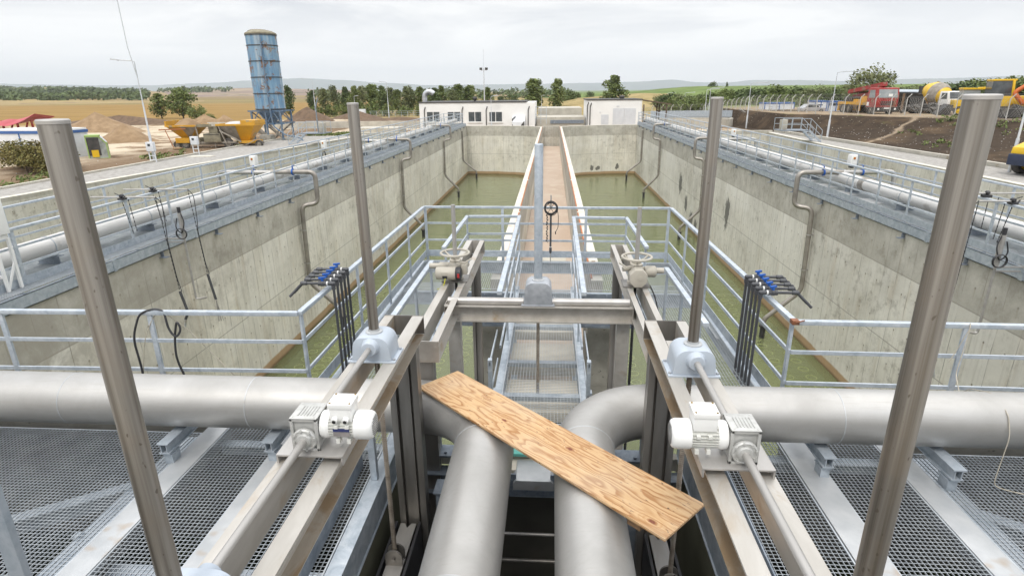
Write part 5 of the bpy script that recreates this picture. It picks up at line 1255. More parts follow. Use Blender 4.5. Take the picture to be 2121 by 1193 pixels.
for k, (px, dist, top, w) in enumerate(((4,39,288,1.0),(30,39,291,1.1),(58,39,289,1.0),(84,39,294,.9),(14,37,302,1.),(42,37,300,1.1),(70,37,302,1.),(94,37.5,306,.7))):
    plant('S2', px, dist, top, GZ, f'{ORD[k]} brownish shrub of the clump at the left picture edge', 'brownish shrubs at the left edge', w*1.25)
# far wooded hillside: one mass nobody could count
random.seed(5); b = MB()
for (n, x0, x1, ra, rb, h0, h1) in ((1000, -260, 300, 980, 1380, 4, 15), (120, 0, 300, 560, 640, 1, 3), (160, 640, 1180, 420, 900, -1, 3), (60, 330, 480, 1200, 1600, 8, 14)):
    for _ in range(n):
        px = random.uniform(x0, x1); f = random.random(); d = ray(px, 190); d.z = 0; d.normalize(); rr = ra+(rb-ra)*f
        zz = h0+(h1-h0)*f*(.8+.5*noise.noise(Vector((px*.02, f*3, 1))))*(1 if px < 150 else max(.35, 1-(px-150)/260) if x0 < 0 else 1); p = d*rr; r = random.uniform(3.5, 7)*(1 if rr > 800 else .6)
        leaves(b, (p.x, p.y, zz+r*.35), r*1.3, r*1.3, r*.8, 26, r*.45)
tag(b.build('far_woodland', M['leafdark'], smooth=False, fixn=False), 'dark woods and scattered trees on the far hillsides', 'woodland', None, 'stuff')

# grass tufts on the slope and yard edges
random.seed(8); b = MB()
for (n, fx) in ((420, lambda: (random.uniform(30, 50), random.uniform(36, 62))), (200, lambda: (random.uniform(-33, -29.6), random.uniform(25, 66))), (260, lambda: (random.uniform(-29, -22), random.uniform(69, 74)))):
    for _ in range(n):
        x, y = fx()
        if noise.noise(Vector((x*.25, y*.25, 5))) < .12: continue
        leaves(b, (x, y, gh(x, y)+.1), .3, .3, .22, 14, .13)
tag(b.build('grass_tufts', M['leaf'], smooth=False, fixn=False), 'green tufts of grass and weeds on slope and yard edges', 'grass', None, 'stuff')
random.seed(9); b = MB()
for _ in range(700):
    if random.random() < .6: x, y = random.uniform(28, 48), random.uniform(36, 64)
    else: x, y = random.uniform(-60, -31), random.uniform(36, 75)
    r = random.uniform(.012, .038); b.ball((x, y, gh(x, y)+r*.3), r*1.3, r, r*.7, 6, 4, .3)
tag(b.build('loose_stones', M['aggregate'], smooth=False), 'pale loose stones scattered on slope and yard', 'stones', None, 'stuff')

# ------------------------------------------------------------- heaps
def heap(label, px, py, w, d, h, mat, name='soil_heap', seed=0, group='heaps on the site', zb=GZ):
    p = at(px, py, zb); b = MB(); N = 30; R = 12
    for k in range(R+1):
        f = k/R
        for i in range(N):
            a = 2*PI*i/N; n_ = 1+.18*noise.noise(Vector((math.cos(a)*1.5+seed, math.sin(a)*1.5, f*2))); rr = f*n_
            z = h*(1-f)**1.15*(1+.22*noise.noise(Vector((math.cos(a)*2*f+seed, math.sin(a)*2*f, 3))))-.1*f
            b.v.append((p.x+w/2*rr*math.cos(a), p.y+d/2*rr*math.sin(a), zb-.05+max(-.1, z)))
    for k in range(R):
        for i in range(N):
            j = (i+1) % N; b.face((k*N+i, k*N+j, (k+1)*N+j, (k+1)*N+i))
    return tag(b.build(name, mat), label, 'heap', group)
heap('large light brown sand heap behind the green booth', 262, 293, 7.5, 6, 1.9, M['sand'], 'sand_heap', 1)
heap('sand heap beyond the large one, left of the lamp post', 205, 272, 13, 8, 2.7, M['sand'], 'sand_heap', 2)
heap('long low brown soil bank behind the sand heaps', 250, 258, 34, 6, 1.6, M['soil'], 'soil_bank', 3)
heap('pale mound behind the yellow concrete plant', 427, 256, 8, 5, 1.6, M['sand'], 'sand_heap', 4)
heap('small reddish mound right of the pale mound', 465, 256, 6, 4, 1.5, M['sand'], 'sand_heap', 5)
heap('pointed brown soil heap right of the blue silo', 640, 252, 11, 8, 2.6, M['soil'], 'soil_heap', 6)
heap('brown soil heap behind the left middle tube', 740, 247, 12, 8, 1.7, M['soil'], 'soil_heap', 7)
heap('low brown soil bank in front of the tree row', 830, 250, 26, 5, .7, M['soil'], 'soil_bank', 8)
heap('small pale heap by the right metal stair', 1447, 252, 4.5, 3, 1.0, M['sand'], 'sand_heap', 9)
heap('brown soil bank below the wire fence at right', 1500, 250, 22, 8, 1.7, M['soil'], 'soil_bank', 10)

# ------------------------------------------------------------- lamp posts
def lamp(label, x, y, h, arm, z=GZ, r=.075):
    t = thing('lamp_post', label, 'lamp post', (x, y, z), 'street lamps around the basins')
    b = MB(); b.lathe([(r*1.25,0),(r*1.2,h*.3),(r*.8,h*.31),(r*.75,h*.6),(r*.5,h*.61),(r*.45,h)], (x, y, z), (0,0,1), 10); b.tube([(x, y, z+h-.02), (x+arm*.15, y, z+h+.06), (x+arm, y-.1, z+h+.14)], r*.45, 6); b.build('post', M['pole'], t)
    b = MB(); b.obox((x+arm*1.12, y-.1, z+h+.15), (1,0,.12 if arm > 0 else -.12), (0,1,0), (-.12 if arm > 0 else .12,0,1), .55, .2, .09); b.build('lamp_head', M['pole'], t, bevel=.02)
    return t
lamp('tall lamp post at left beside the white meter box, arm to the left', -29.3, 41.6, 6.9, -1.2, -1.34)
b = MB(); b.tube([(-29.25, 41.5, 4.6), (-29.5, 41.5, 6.5), (-29.55, 41.5, 10.5)], .028, 6); tag(b.build('antenna_rod', M['pole']), 'long thin rod fixed to the tall left lamp post', 'rod')
lamp('lamp post right of the blue silo, arm to the left', -42.4, 105.8, 7.1, -1.5)
lamp('lamp post behind the left middle tube before the tree row', -29.4, 107, 6.5, -.9)
lamp('short lamp post by the far railing before the tree row', -40.5, 122, 4.1, .6)
lamp('lamp post in front of the left white building by the duct hood', -7.2, 71.2, 4.2, .5, r=.06)
lamp('thin lamp post in the gap between the white buildings', -2.4, 137, 3.7, .4, r=.06)
for k, (x, y, h, a) in enumerate(((24.4,131,4.0,1.2),(25.3,118,4.1,1.4),(24.6,99,4.7,1.5),(24.4,96,4.9,1.6),(24.7,78,5.4,1.7),(26.3,58.8,6.0,2.0),(26.3,35.4,4.1,2.0))):
    lamp(f'{ORD[6-k]} lamp post from the viewer in the row along the right kerb', x, y, h if k < 6 else 6.2, a, GZ if k < 5 else -1.36)
t = thing('floodlight_mast', 'tall thin mast with two dark floodlights and a spike behind the left white building', 'mast', (-11.2, 100, GZ))
b = MB(); b.lathe([(.11,0),(.09,5),(.05,8.4)], (-11.2,100,GZ), (0,0,1), 8); b.cyl((-11.2,100,6.9), (-11.2,100,9.8), .02, n=5); b.bx(-11.7, -10.7, 99.97, 100.03, 6.55, 6.62); b.build('pole', M['pole'], t)
for x in (-11.65, -10.75):
    b = MB(); b.bx(x-.22, x+.22, 99.7, 99.98, 6.62, 6.98); b.build('floodlight', M['darkmetal'], t, bevel=.03)

# ------------------------------------------------------------- white buildings
def downpipe(t, x, y, z0, z1):
    b = MB(); b.tube([(x+.12, y+.0, z1), (x+.12, y-.09, z1-.1), (x, y-.09, z1-.35), (x, y-.09, z0)], .055, 8, .1); b.build('downpipe', M['darkmetal'], t)
t = thing('white_building', 'long low white building with four dark windows and a curved roof duct', 'building', (-9, 76, GZ))
x0, x1, y0, z1 = -16.0, -2.05, 72.0, 2.05
b = MB(); b.bx(x0, x1, y0, y0+9, GZ, z1); b.build('wall', M['white'], t)
b = MB(); b.bx(x0-.08, x1-1.0, y0-.08, y0+9.1, z1+.003, z1+.13); b.build('roof', M['darkmetal'], t)
for px in (884, 927, 970, 1013):
    xa = aty(px, 240, y0).x; w = 1.6; za, zb = aty(px, 253, y0).z, aty(px, 232, y0).z
    b = MB(); b.bx(xa, xa+w, y0-.03, y0-.004, za, zb); wn = b.build('window', M['glassdark'], t)
    b = MB()
    for q in (0, .5, 1): b.bx(xa+w*q-.035, xa+w*q+.035, y0-.06, y0-.031, za-.04, zb+.04)
    for z in (za, zb): b.bx(xa-.035, xa+w+.035, y0-.058, y0-.032, z-.035, z+.035)
    b.build('frame', M['white'], wn)
    b = MB(); b.bx(xa-.08, xa+w+.08, y0-.12, y0-.003, za-.12, za-.045); b.build('sill', M['white'], wn)
for px in (879, 957, 1007, 1094): downpipe(t, aty(px, 230, y0).x, y0, GZ, 1.6)
b = MB(); hx = aty(1062, 240, y0).x; b.prism([(y0,GZ),(y0-1.3,GZ),(y0-1.3,-.1),(y0-.5,.5),(y0,.5)], 'x', hx, hx+1.5); h_ = b.build('duct_hood', M['whitepanel'], t)
b = MB(); b.add([(hx+.75,y0-1.31,-.9),(hx+1.45,y0-1.31,-.9),(hx+1.45,y0-1.31,.02)], [(0,1,2)]); b.tube([(hx+.05,y0-1.3,-.7),(hx+.05,y0-1.1,.2),(hx+.35,y0-.7,.45)], .07, 8); b.build('hood_opening', M['darkmetal'], h_)
b = MB(); dx = aty(880, 210, 74).x; b.tube([(dx, 74, 2.0), (dx, 74, 2.7)]+[(dx+.62-.62*math.cos(a), 74, 2.75+.62*math.sin(a)) for a in [PI*i/10 for i in range(9)]], .31, 16); b.build('roof_duct', M['duct'], t)
b = MB(); b.cyl((-9.6, 75, 2.1), (-9.6, 75, 2.4), .15, n=10); b.ball((-9.6, 75, 2.5), .3, .3, .24, 12, 6); b.build('roof_vent', M['darkmetal'], t)
t = thing('white_building', 'white building with pale grey double door and a timber lean-to on its right', 'building', (7.5, 76, GZ))
x0, x1, z1 = 4.15, 10.55, 2.2
b = MB(); b.bx(x0, x1, y0, y0+8, GZ, z1); b.build('wall', M['white'], t)
b = MB(); b.bx(x0-.1, x1+.05, y0-.08, y0+8.1, z1+.003, z1+.12); b.build('roof', M['darkmetal'], t)
downpipe(t, x0+.35, y0, GZ, 1.9); downpipe(t, x0+.02, y0, GZ, 2.0)
for (pa, pb, pt, lab) in ((1269, 1293, 225, 'grey_door'), (1293, 1317, 225, 'grey_door'), (1245, 1261, 238, 'small_door')):
    xa, xb = aty(pa, 240, y0).x, aty(pb, 240, y0).x; zt = aty(pa, pt, y0).z
    b = MB(); b.bx(xa+.02, xb-.02, y0-.05, y0-.003, GZ, zt); b.build(lab, M['doorgrey'], t)
b = MB(); b.bx(7.6, 7.9, y0-.06, y0-.003, 1.45, 1.58); b.bx(5.6, 5.75, y0-.06, y0-.003, .8, .9); b.build('wall_lamp', M['doorgrey'], t)
b = MB(); b.add([(x1+.06,y0-.3,2.25),(13.9,y0-.3,1.75),(13.9,y0+7,1.75),(x1+.06,y0+7,2.25),(x1+.06,y0-.3,2.13),(13.9,y0-.3,1.63),(13.9,y0+7,1.63),(x1+.06,y0+7,2.13)], [(0,1,2,3),(7,6,5,4),(0,4,5,1),(1,5,6,2),(2,6,7,3),(3,7,4,0)]); b.build('lean_to_roof', M['wood_roof'], t)
b = MB()
for x in (10.75, 13.4):
    for y in (y0-.1, y0+6.5): b.bx(x-.07, x+.07, y-.07, y+.07, GZ, 1.68)
b.bar((13.4, y0-.1, .9), (12.7, y0-.1, 1.7), .08, .08); b.bar((12.9, y0+2, .7), (12.2, y0+2, 1.75), .08, .08); b.bar((12.9, y0+2, .7), (13.6, y0+2, 1.6), .08, .08); b.bx(12.84, 12.96, y0+1.94, y0+2.06, GZ, 1.7)
b.build('lean_to_post', M['wood_roof'], t)
b = MB(); b.bx(11.0, 13.2, y0+.6, y0+1.5, GZ, -.1); tag(b.build('dark_bin', M['darkmetal'], bevel=.05), 'dark steel bin under the timber lean-to', 'bin')
b = MB(); b.cyl((8.5, 75, 2.2), (8.5, 75, 2.4), .14, n=10); b.ball((8.5, 75, 2.5), .32, .32, .24, 12, 6); b.build('roof_vent', M['darkmetal'], t)
# low tank and rails in the gap
t = thing('concrete_tank', 'low concrete tank with railing in the gap between the white buildings', 'tank', (1, 76, GZ))
b = MB(); b.bx(-1.9, 4.0, 74, 80, GZ, .25); b.bx(-1.9, 4.0, 82, 90, GZ, 1.1); b.build('tank_wall', M['conc_pale'], t)
b = MB(); b.bx(-.2, 3.9, 73.9, 74, -.5, -.1); b.build('steel_cover', M['galv_dull'], t)
rail('galvanized railing in front of the gap between the white buildings', [(-1.95, 70.5), (-.6, 70.5)], [(-1.9, 70.5), (-1.3, 70.5), (-.65, 70.5)], -.3, 1.9, (1.5, 1.0, .5), False, 'far railings')
rail('far railing before the tree row, by the small white cabinet', [(-37.5, 122), (-27, 122)], [(-37.4+1.3*k, 122) for k in range(9)], GZ, 1.2, (.8, .4), False, 'far railings')
b = MB(); b.bx(-39.6, -38.4, 121.7, 122.5, GZ, .1); tag(b.build('white_cabinet', M['whitepanel'], bevel=.04), 'small white cabinet beside the far railing before the tree row', 'cabinet')
b = MB(); b.bx(-24, -19.5, 118, 121, -.35, -.2); b.bx(-23.8, -23.6, 118.2, 118.4, GZ, -.35); b.bx(-19.9, -19.7, 118.2, 118.4, GZ, -.35); tag(b.build('shelter', M['doorgrey']), 'small flat grey shelter left of the long white building', 'shelter')
b = MB(); b.bx(-50, -16.5, 84, 84.5, GZ, -.55); tag(b.build('low_wall', M['conc_pale']), 'low pale concrete wall between soil heap and long white building', 'wall')
b = MB(); b.bx(-24, -18.5, 71, 75, GZ, -.75); tag(b.build('concrete_box', M['conc_pale']), 'flat concrete block beside the left metal stair', 'block')
t = thing('basin_rim', 'round concrete basin rim at right behind the white building', 'tank', (19, 84, GZ))
b = MB(); b.lathe([(5.6,0),(5.6,1.0),(5.2,1.0),(5.2,0)], (19.5, 86, GZ), (0,0,1), 40, cap=False); b.build('rim', M['conc_pale'], t)
b = MB(); b.bx(13.8, 25, 85.6, 86.4, -.45, -.3); b.bx(13.8, 25, 85.55, 85.6, -.3, .5); b.build('bridge', M['galv'], t)

# metal stairs over the outer walls
def stair(label, cx, cy, z0, s, sx=1):
    t = thing('metal_stair', label, 'stair', (cx, cy, z0), 'metal stairs over the outer walls')
    b = MB(); b.bx(cx-1.2, cx+1.2, cy-1, cy+1, z0+.95, z0+1.02); b.build('landing', M['galv_dull'], t)
    b = MB()
    for q in (-.9, .9): b = MB(); b.bar((cx-s*1.2, cy+q, z0+1.0), (cx-s*2.3, cy+q, z0), .05, .16); b.build('stringer', M['galv'], t)
    b = MB()
    for k in range(5): b.bx(cx-s*(1.35+.2*k)-.12, cx-s*(1.35+.2*k)+.12, cy-.9, cy+.9, z0+.8-.19*k, z0+.83-.19*k)
    b.build('treads', M['galv'], t)
    for q in (-.95, .95):
        b = MB()
        for h in (.5, 1.0): b.bar((cx-s*2.3, cy+q, z0+h), (cx-s*1.2, cy+q, z0+1.0+h), .04, .04); b.bar((cx-s*1.2, cy+q, z0+1+h), (cx+s*1.2, cy+q, z0+1+h), .04, .04)
        for x in (cx-s*2.3, cx-s*1.75): b.bx(x-.02, x+.02, cy+q-.02, cy+q+.02, z0+(.0 if x == cx-s*2.3 else .5), z0+(1.0 if x == cx-s*2.3 else 1.5))
        for x in (cx-s*1.2, cx-.4, cx+.4, cx+s*1.2): b.bx(x-.02, x+.02, cy+q-.02, cy+q+.02, z0+1, z0+2.0)
        b.build('handrail', M['galv'], t)
    b = MB(); b.bx(cx+s*.5, cx+s*1.0, cy-.3, cy+.3, z0+1.02, z0+1.9); b.build('drive_unit', M['act'], t, bevel=.03)
    return t
stair('galvanized metal stair and landing right of the blue silo', -22.3, 55.0, -1.2, 1)
stair('galvanized metal stair and landing below the earth slope at right', 21.4, 55.0, -1.2, -1)
b = MB(); b.tube([(-21.6, 54.0, -.2), (-21.6, 54.0, 2.2), (-21.3, 54.0, 2.9)], .06, 8, .2); tag(b.build('bent_post', M['galv_dull']), 'dark bent post standing on the left metal stair landing', 'post')

# ------------------------------------------------------------- silo
sx, sy = -29.9, 62.5
t = thing('cement_silo', 'tall faded blue cement silo with rust stains on a steel frame', 'silo', (sx, sy, GZ))
R = 1.50
b = MB(); b.cyl((sx, sy, 1.75), (sx, sy, 9.05), R, n=48); b.build('shell', M['silo'], t)
b = MB(); b.lathe([(R+.05,0),(R+.04,.12),(R*.75,.34),(.3,.5),(.01,.52)], (sx, sy, 9.05), (0,0,1), 40); b.lathe([(R*.7,.3),(R*.5,.42),(.05,.48)], (sx-.2, sy, 9.1), (0,0,1), 14); b.build('roof', M['mud'], t)
b = MB()
for z in (1.8, 3.35, 4.95, 6.5, 8.0, 8.98): b.lathe([(R,-.04),(R+.05,-.04),(R+.05,.04),(R,.04)], (sx, sy, z), (0,0,1), 48, cap=False)
b.build('band', M['darkmetal'], t)
b = MB(); b.lathe([(R*.98,0),(R*.95,-.3),(.35,-1.35),(.3,-1.6)], (sx, sy, 1.78), (0,0,1), 32); b.build('hopper_cone', M['bluesteel'], t)
b = MB(); px_, py_ = sx+.62, sy-1.55; b.tube([(px_-.1, py_+.2, 8.85), (px_, py_, 8.6), (px_+.05, py_-.1, 1.8), (px_+.2, py_-.1, .1), (px_+1.5, py_-.3, -.8), (px_+3.0, py_-.5, -1.0), (px_+3.6, py_-.6, -1.5)], .075, 8, .3); b.build('fill_pipe', M['bluesteel'], t)
b = MB()
for (dx, dy) in ((-1,-1),(1,-1),(1,1),(-1,1)):
    b.bar((sx+1.55*dx, sy+1.3*dy, 1.62), (sx+1.55*dx, sy+1.3*dy, GZ+.2), .16, .16)
for dy in (-1.3, 1.3):
    for z in (1.62, .35): b.bar((sx-1.9, sy+dy, z), (sx+1.9, sy+dy, z), .12, .14)
    for k in range(4):
        xa = sx-1.55+.775*k; b.bar((xa, sy+dy, 1.6 if k % 2 else .35), (xa+.775, sy+dy, .35 if k % 2 else 1.6), .08, .08)
for dx in (-1.55, 1.55):
    for z in (1.62, .35): b.bar((sx+dx, sy-1.3, z), (sx+dx, sy+1.3, z), .12, .14)
    b.bar((sx+dx, sy-1.3, 1.6), (sx+dx, sy+1.3, .4), .08, .08)
b.bar((sx, sy-1.35, 1.6), (sx, sy-1.35, GZ+.2), .14, .14)
b.build('frame', M['bluesteel'], t)
b = MB()
for (dx, dx2) in ((-1.55, -.1), (1.55, .3), (-1.5, .2), (.1, 1.5)): b.bar((sx+dx, sy-1.1, .3), (sx+dx2, sy-1.0, GZ+.2), .14, .14)
for q in (-1.55, 1.55): b.bar((sx+q, sy+1.2, .3), (sx-q*.3, sy+1.0, GZ+.2), .14, .14)
b.bar((sx-3.6, sy-1.6, .5), (sx-.3, sy-.6, -.9), .3, .3); b.build('brace', M['dustysteel'], t)
for (dx, dy) in ((-.1,-1.5),(-2.0,-2.0),(1.8,-.6)):
    b = MB(); b.bx(sx+dx-.6, sy*0+sx+dx+.6, sy+dy-.5, sy+dy+.5, GZ-.1, GZ+.75 if dx < 1 else GZ+.3); tag(b.build('concrete_block', M['conc'], bevel=.05), {-.1:'concrete footing block below the front of the blue silo',-2.0:'dark concrete block between silo and concrete plant',1.8:'low concrete footing at the right foot of the silo'}[dx], 'block', 'concrete blocks at the silo')

# ------------------------------------------------------------- mobile concrete plant
m = Matrix.Translation((-32.3, 55.3, GZ)) @ Matrix.Rotation(math.radians(4), 4, 'Z')
t = thing('concrete_plant', 'mobile yellow concrete plant with two hoppers full of sand and gravel', 'machine', (-32.3, 55.3, GZ))
def hopper(x0, x1, ztop, zb, xb0, xb1, y0=-1.2, y1=1.2, yb=.35):
    T = [(x0,y0,ztop),(x1,y0,ztop),(x1,y1,ztop),(x0,y1,ztop)]; B = [(xb0,-yb,zb),(xb1,-yb,zb),(xb1,yb,zb),(xb0,yb,zb)]
    b = MB(); b.add(T+B, [(0,1,5,4),(1,2,6,5),(2,3,7,6),(3,0,4,7),(4,5,6,7)])
    for (p, q) in ((T[0],T[1]),(T[1],T[2]),(T[2],T[3]),(T[3],T[0])): b.bar(p, q, .1, .16)
    return b
xf(hopper(-4.0, -1.05, 2.05, .75, -2.9, -2.2), m).build('hopper', M['yel'], t, smooth=False)
xf(hopper(.75, 4.4, 2.10, .6, 2.2, 3.3), m).build('hopper', M['yel'], t, smooth=False)
b = MB(); b.add([(.8,-1.22,2.02),(2.55,-1.22,2.02),(2.55,-.37,.62),(2.2,-.37,.62)], [(0,1,2,3)]); b.add([(-2.6,-1.21,2.0),(-1.1,-1.21,2.0),(-2.25,-.36,.78)], [(0,1,2)]); xf(b, m).build('cement_crust', M['dustysteel'], t, smooth=False)
b = MB(); b.lathe([(1.35,0),(1.0,.25),(.5,.62),(.05,.75)], (-2.45,0,1.98), (0,0,1), 16); xf(b, m).build('sand_load', M['sand'], t)
b = MB(); b.lathe([(1.25,0),(1.0,.18),(.6,.34),(.05,.38)], (2.2,0,2.0), (0,0,1), 16); xf(b, m).build('gravel_load', M['aggregate'], t)
for q in ((3.1, 4.45, -1.22, 1.22, 2.12, 2.5), (-4.0, -3.9, -1.2, 1.2, 2.1, 2.5), (-1.05, .35, -1.22, -1.16, 1.92, 2.2)): xf(MB().bx(*q), m).build('side_board', M['yel'] if abs(q[0]) > 2 else M['mud'], t)
b = MB(); b.bx(-.55, 1.05, -1.3, .9, .55, 1.35); b.bx(-.1, .75, -1.0, .6, 1.35, 2.0); b.bx(-4.1+2.3, -1.2, -1.1, .9, .35, .9); xf(b, m).build('mixer', M['mud'], t, bevel=.06)
b = MB(); b.bx(-.48, .98, -1.31, -1.28, 1.22, 1.3); b.bx(-.4,.9,-1.0,.6,1.30,1.37); xf(b, m).build('mixer_mouth', M['darkmetal'], t)
b = MB(); b.bx(-4.0, 4.3, -.75, -.6, .28, .45); b.bx(-4.0, 4.3, .6, .75, .28, .45); b.bx(-1.2, 2.4, -1.1, -.95, .45, .58); b.bar((1.0,-1.15,1.6), (2.9,-1.15,.55), .12, .12); b.bar((1.0,-1.2,2.0), (1.5,-1.2,.4), .1, .1); b.bar((-1.15,-1.2,2.0), (-1.0,-1.2,.4), .1, .1); b.bar((3.0,-1.2,.1), (4.6,-1.2,.9), .06, .06); b.bar((.4,-1.1,.5),(.4,-1.1,.0),.08,.08); b.bar((2.6,-1.1,.5),(2.6,-1.1,.0),.08,.08)
xf(b, m).build('chassis', M['dustysteel'], t)
xf(MB().bx(-3.3, -2.0, -1.15, -.8, .5, .95), m).build('battery_box', M['yel'], t); xf(MB().bx(2.6, 4.1, -1.1, .9, .42, .62), m).build('rear_fender', M['yel'], t)
def wheel(par, m, x, y, z, r, w=.28, rim=None):
    b = MB(); b.lathe([(r*.62,-w/2),(r*.95,-w/2),(r,-w/3),(r,w/3),(r*.95,w/2),(r*.62,w/2)], (x,y,z), (0,1,0), 20, cap=False); wv = xf(b, m).build('wheel', M['tyre'], par)
    b = MB(); b.lathe([(r*.64,-w*.3),(r*.5,-w*.2),(r*.2,-w*.4),(.01,-w*.42)], (x,y,z), (0,1,0), 16, cap=False); b.lathe([(r*.64,w*.3),(.01,w*.3)], (x,y,z), (0,1,0), 16, cap=False); xf(b, m).build('rim', rim or M['dustysteel'], wv)
for (x, r) in ((-3.25, .36), (-2.5, .42), (1.6, .46), (4.5, .36)): wheel(t, m, x, -.95, r-.03, r)
p = at(408, 322, -1.4)
t = thing('meter_box', 'white meter box on a white lattice stand near the yellow concrete plant', 'meter box', p, 'white meter boxes')
b = MB(); b.bx(p.x-.28, p.x+.28, p.y-.15, p.y+.15, p.z+.85, p.z+1.5); bb_ = b.build('box', M['whitepanel'], t, bevel=.03)
b = MB(); b.bx(p.x-.12, p.x+.08, p.y-.16, p.y-.152, p.z+1.2, p.z+1.38); b.build('meter_window', M['glassdark'], bb_)
b = MB()
for q in (-.22, .22): b.bx(p.x+q-.03, p.x+q+.03, p.y-.03, p.y+.03, p.z-.1, p.z+.85)
for q in (.2, .5): b.bx(p.x-.2, p.x+.2, p.y-.02, p.y+.02, p.z+q, p.z+q+.05)
b.build('stand', M['whitepanel'], t)
inst(t, at(319, 338, -1.4), 'white meter box on a stand beside the tall left lamp post')
b = MB(); q = at(402, 326, -1.4); b.bx(q.x-.3, q.x+1.6, q.y-.5, q.y+.4, -1.42, -1.3); tag(b.build('slab', M['ctop']), 'flat concrete slab with reddish edge by the meter box', 'slab')

# ------------------------------------------------------------- left edge things
m = Matrix.Translation((-41.5, 46.0, GZ)) @ Matrix.Rotation(math.radians(-4), 4, 'Z')
t = thing('site_container', 'white site container with blue roof edge behind the shrubs at left', 'container', (-41.5, 46, GZ))
xf(MB().bx(-3.1, 3.0, -1.2, 1.2, 0, 2.0), m).build('wall', M['whitepanel'], t)
xf(MB().bx(-3.16, 3.06, -1.26, 1.26, 2.003, 2.22), m).build('blue_edge', M['framblue'], t); xf(MB().bx(-3.1, 3.0, -1.2, 1.2, 2.223, 2.36), m).build('roof', M['white'], t)
b = MB()
for x in (-3.12, -.9, 1.2): b.bx(x-.04, x+.04, -1.25, -1.2, 0, 2.0)
xf(b, m).build('frame_post', M['framblue'], t)
t = thing('market_stall', 'row of red machines under a red tarpaulin behind the white container at left', 'shelter', (-52, 58, GZ))
b = MB(); n = 14
for k in range(n+1):
    x = -66+13.4*k/n; z = 1.05+.35*math.sin(k*.5)+.12*math.sin(k*1.9); b.v += [(x, 56.5, z-.35), (x, 58, z+.25), (x, 60.5, z-.1)]
for k in range(n):
    for j in (0, 1): b.face((k*3+j, k*3+j+1, (k+1)*3+j+1, (k+1)*3+j))
b.build('tarpaulin', M['redtarp'], t)
b = MB()
for k in range(9): b.bx(-66+1.6*k, -65.9+1.6*k, 57.9, 58.1, GZ, 1.0); b.bar((-66+1.6*k, 58, GZ), (-64.8+1.6*k, 58, .8), .12, .12)
b.bx(-66, -52.8, 57.6, 58.4, -.6, .1); b.build('red_frame', M['redpaint'], t)
t = thing('green_booth', 'lime green booth wrapped in clear film behind the tall left tube', 'booth', (-35.9, 45.6, GZ))
m = Matrix.Translation((-36.9, 45.8, GZ)) @ Matrix.Rotation(math.radians(35), 4, 'Z') @ Matrix.Diagonal((.78,.72,.86,1))
b = MB(); b.prism([(-.8,0),(.75,0),(.9,.05),(.9,1.35),(.35,2.0),(-.8,2.05)], 'y', -.9, .9); xf(b, m).build('glazed_body', M['plasticfilm'], t)
b = MB()
for y in (-.92, .92):
    for (p0, p1) in (((.9,0),(.9,1.35)),((.9,1.35),(.35,2.0)),((.35,2.0),(-.8,2.05)),((-.8,2.05),(-.8,0)),((-.8,0),(.9,0))): b.bar((p0[0],y,p0[1]), (p1[0],y,p1[1]), .1, .1)
for (x, z) in ((.9,.05),(.9,1.35),(.35,2.0),(-.8,2.05)): b.bar((x,-.92,z), (x,.92,z), .1, .1)
b.bx(-.85, .4, -.95, .95, 2.06, 2.14); xf(b, m).build('green_frame', M['lime'], t)
b = MB(); b.add([(.42,-.8,1.98),(.42,.8,1.98),(.88,.8,1.42),(.88,-.8,1.42)], [(0,1,2,3)]); b.v = [(v[0]+.04, v[1], v[2]+.03) for v in b.v]; xf(b, m).build('white_pane', M['whitepanel'], t)
b = MB(); b.bx(-.75, .3, -.93, -.91, .3, 1.9); xf(b, m).build('doorway', M['darkmetal'], t); b = MB(); b.bx(-.5, .1, -.96, -.94, .15, .8); xf(b, m).build('yellow_crate', M['yelclean'], t)
b = MB(); p = at(213, 318, GZ); b.ball((p.x, p.y, GZ+.12), .35, .25, .16, 10, 6, .2); tag(b.build('yellow_bag', M['yelclean']), 'small yellow bag on the ground beside the green booth', 'bag')
b = MB(); p = at(368, 310, GZ); b.ball((p.x, p.y, GZ+.08), .5, .3, .14, 10, 6, .2); tag(b.build('yellow_bag', M['sand']), 'flat yellowish heap of material left of the concrete plant', 'heap')
b = MB(); p = at(362, 310, GZ); b.bar((p.x, p.y, GZ), (p.x-.6, p.y, GZ+1.8), .05, .05); b.bar((p.x-1.2, p.y, GZ+1.75), (p.x+1.4, p.y, GZ+1.85), .05, .09); tag(b.build('barrier_pole', M['rustedge']), 'thin leaning pole with rusty crossbar left of the concrete plant', 'pole')

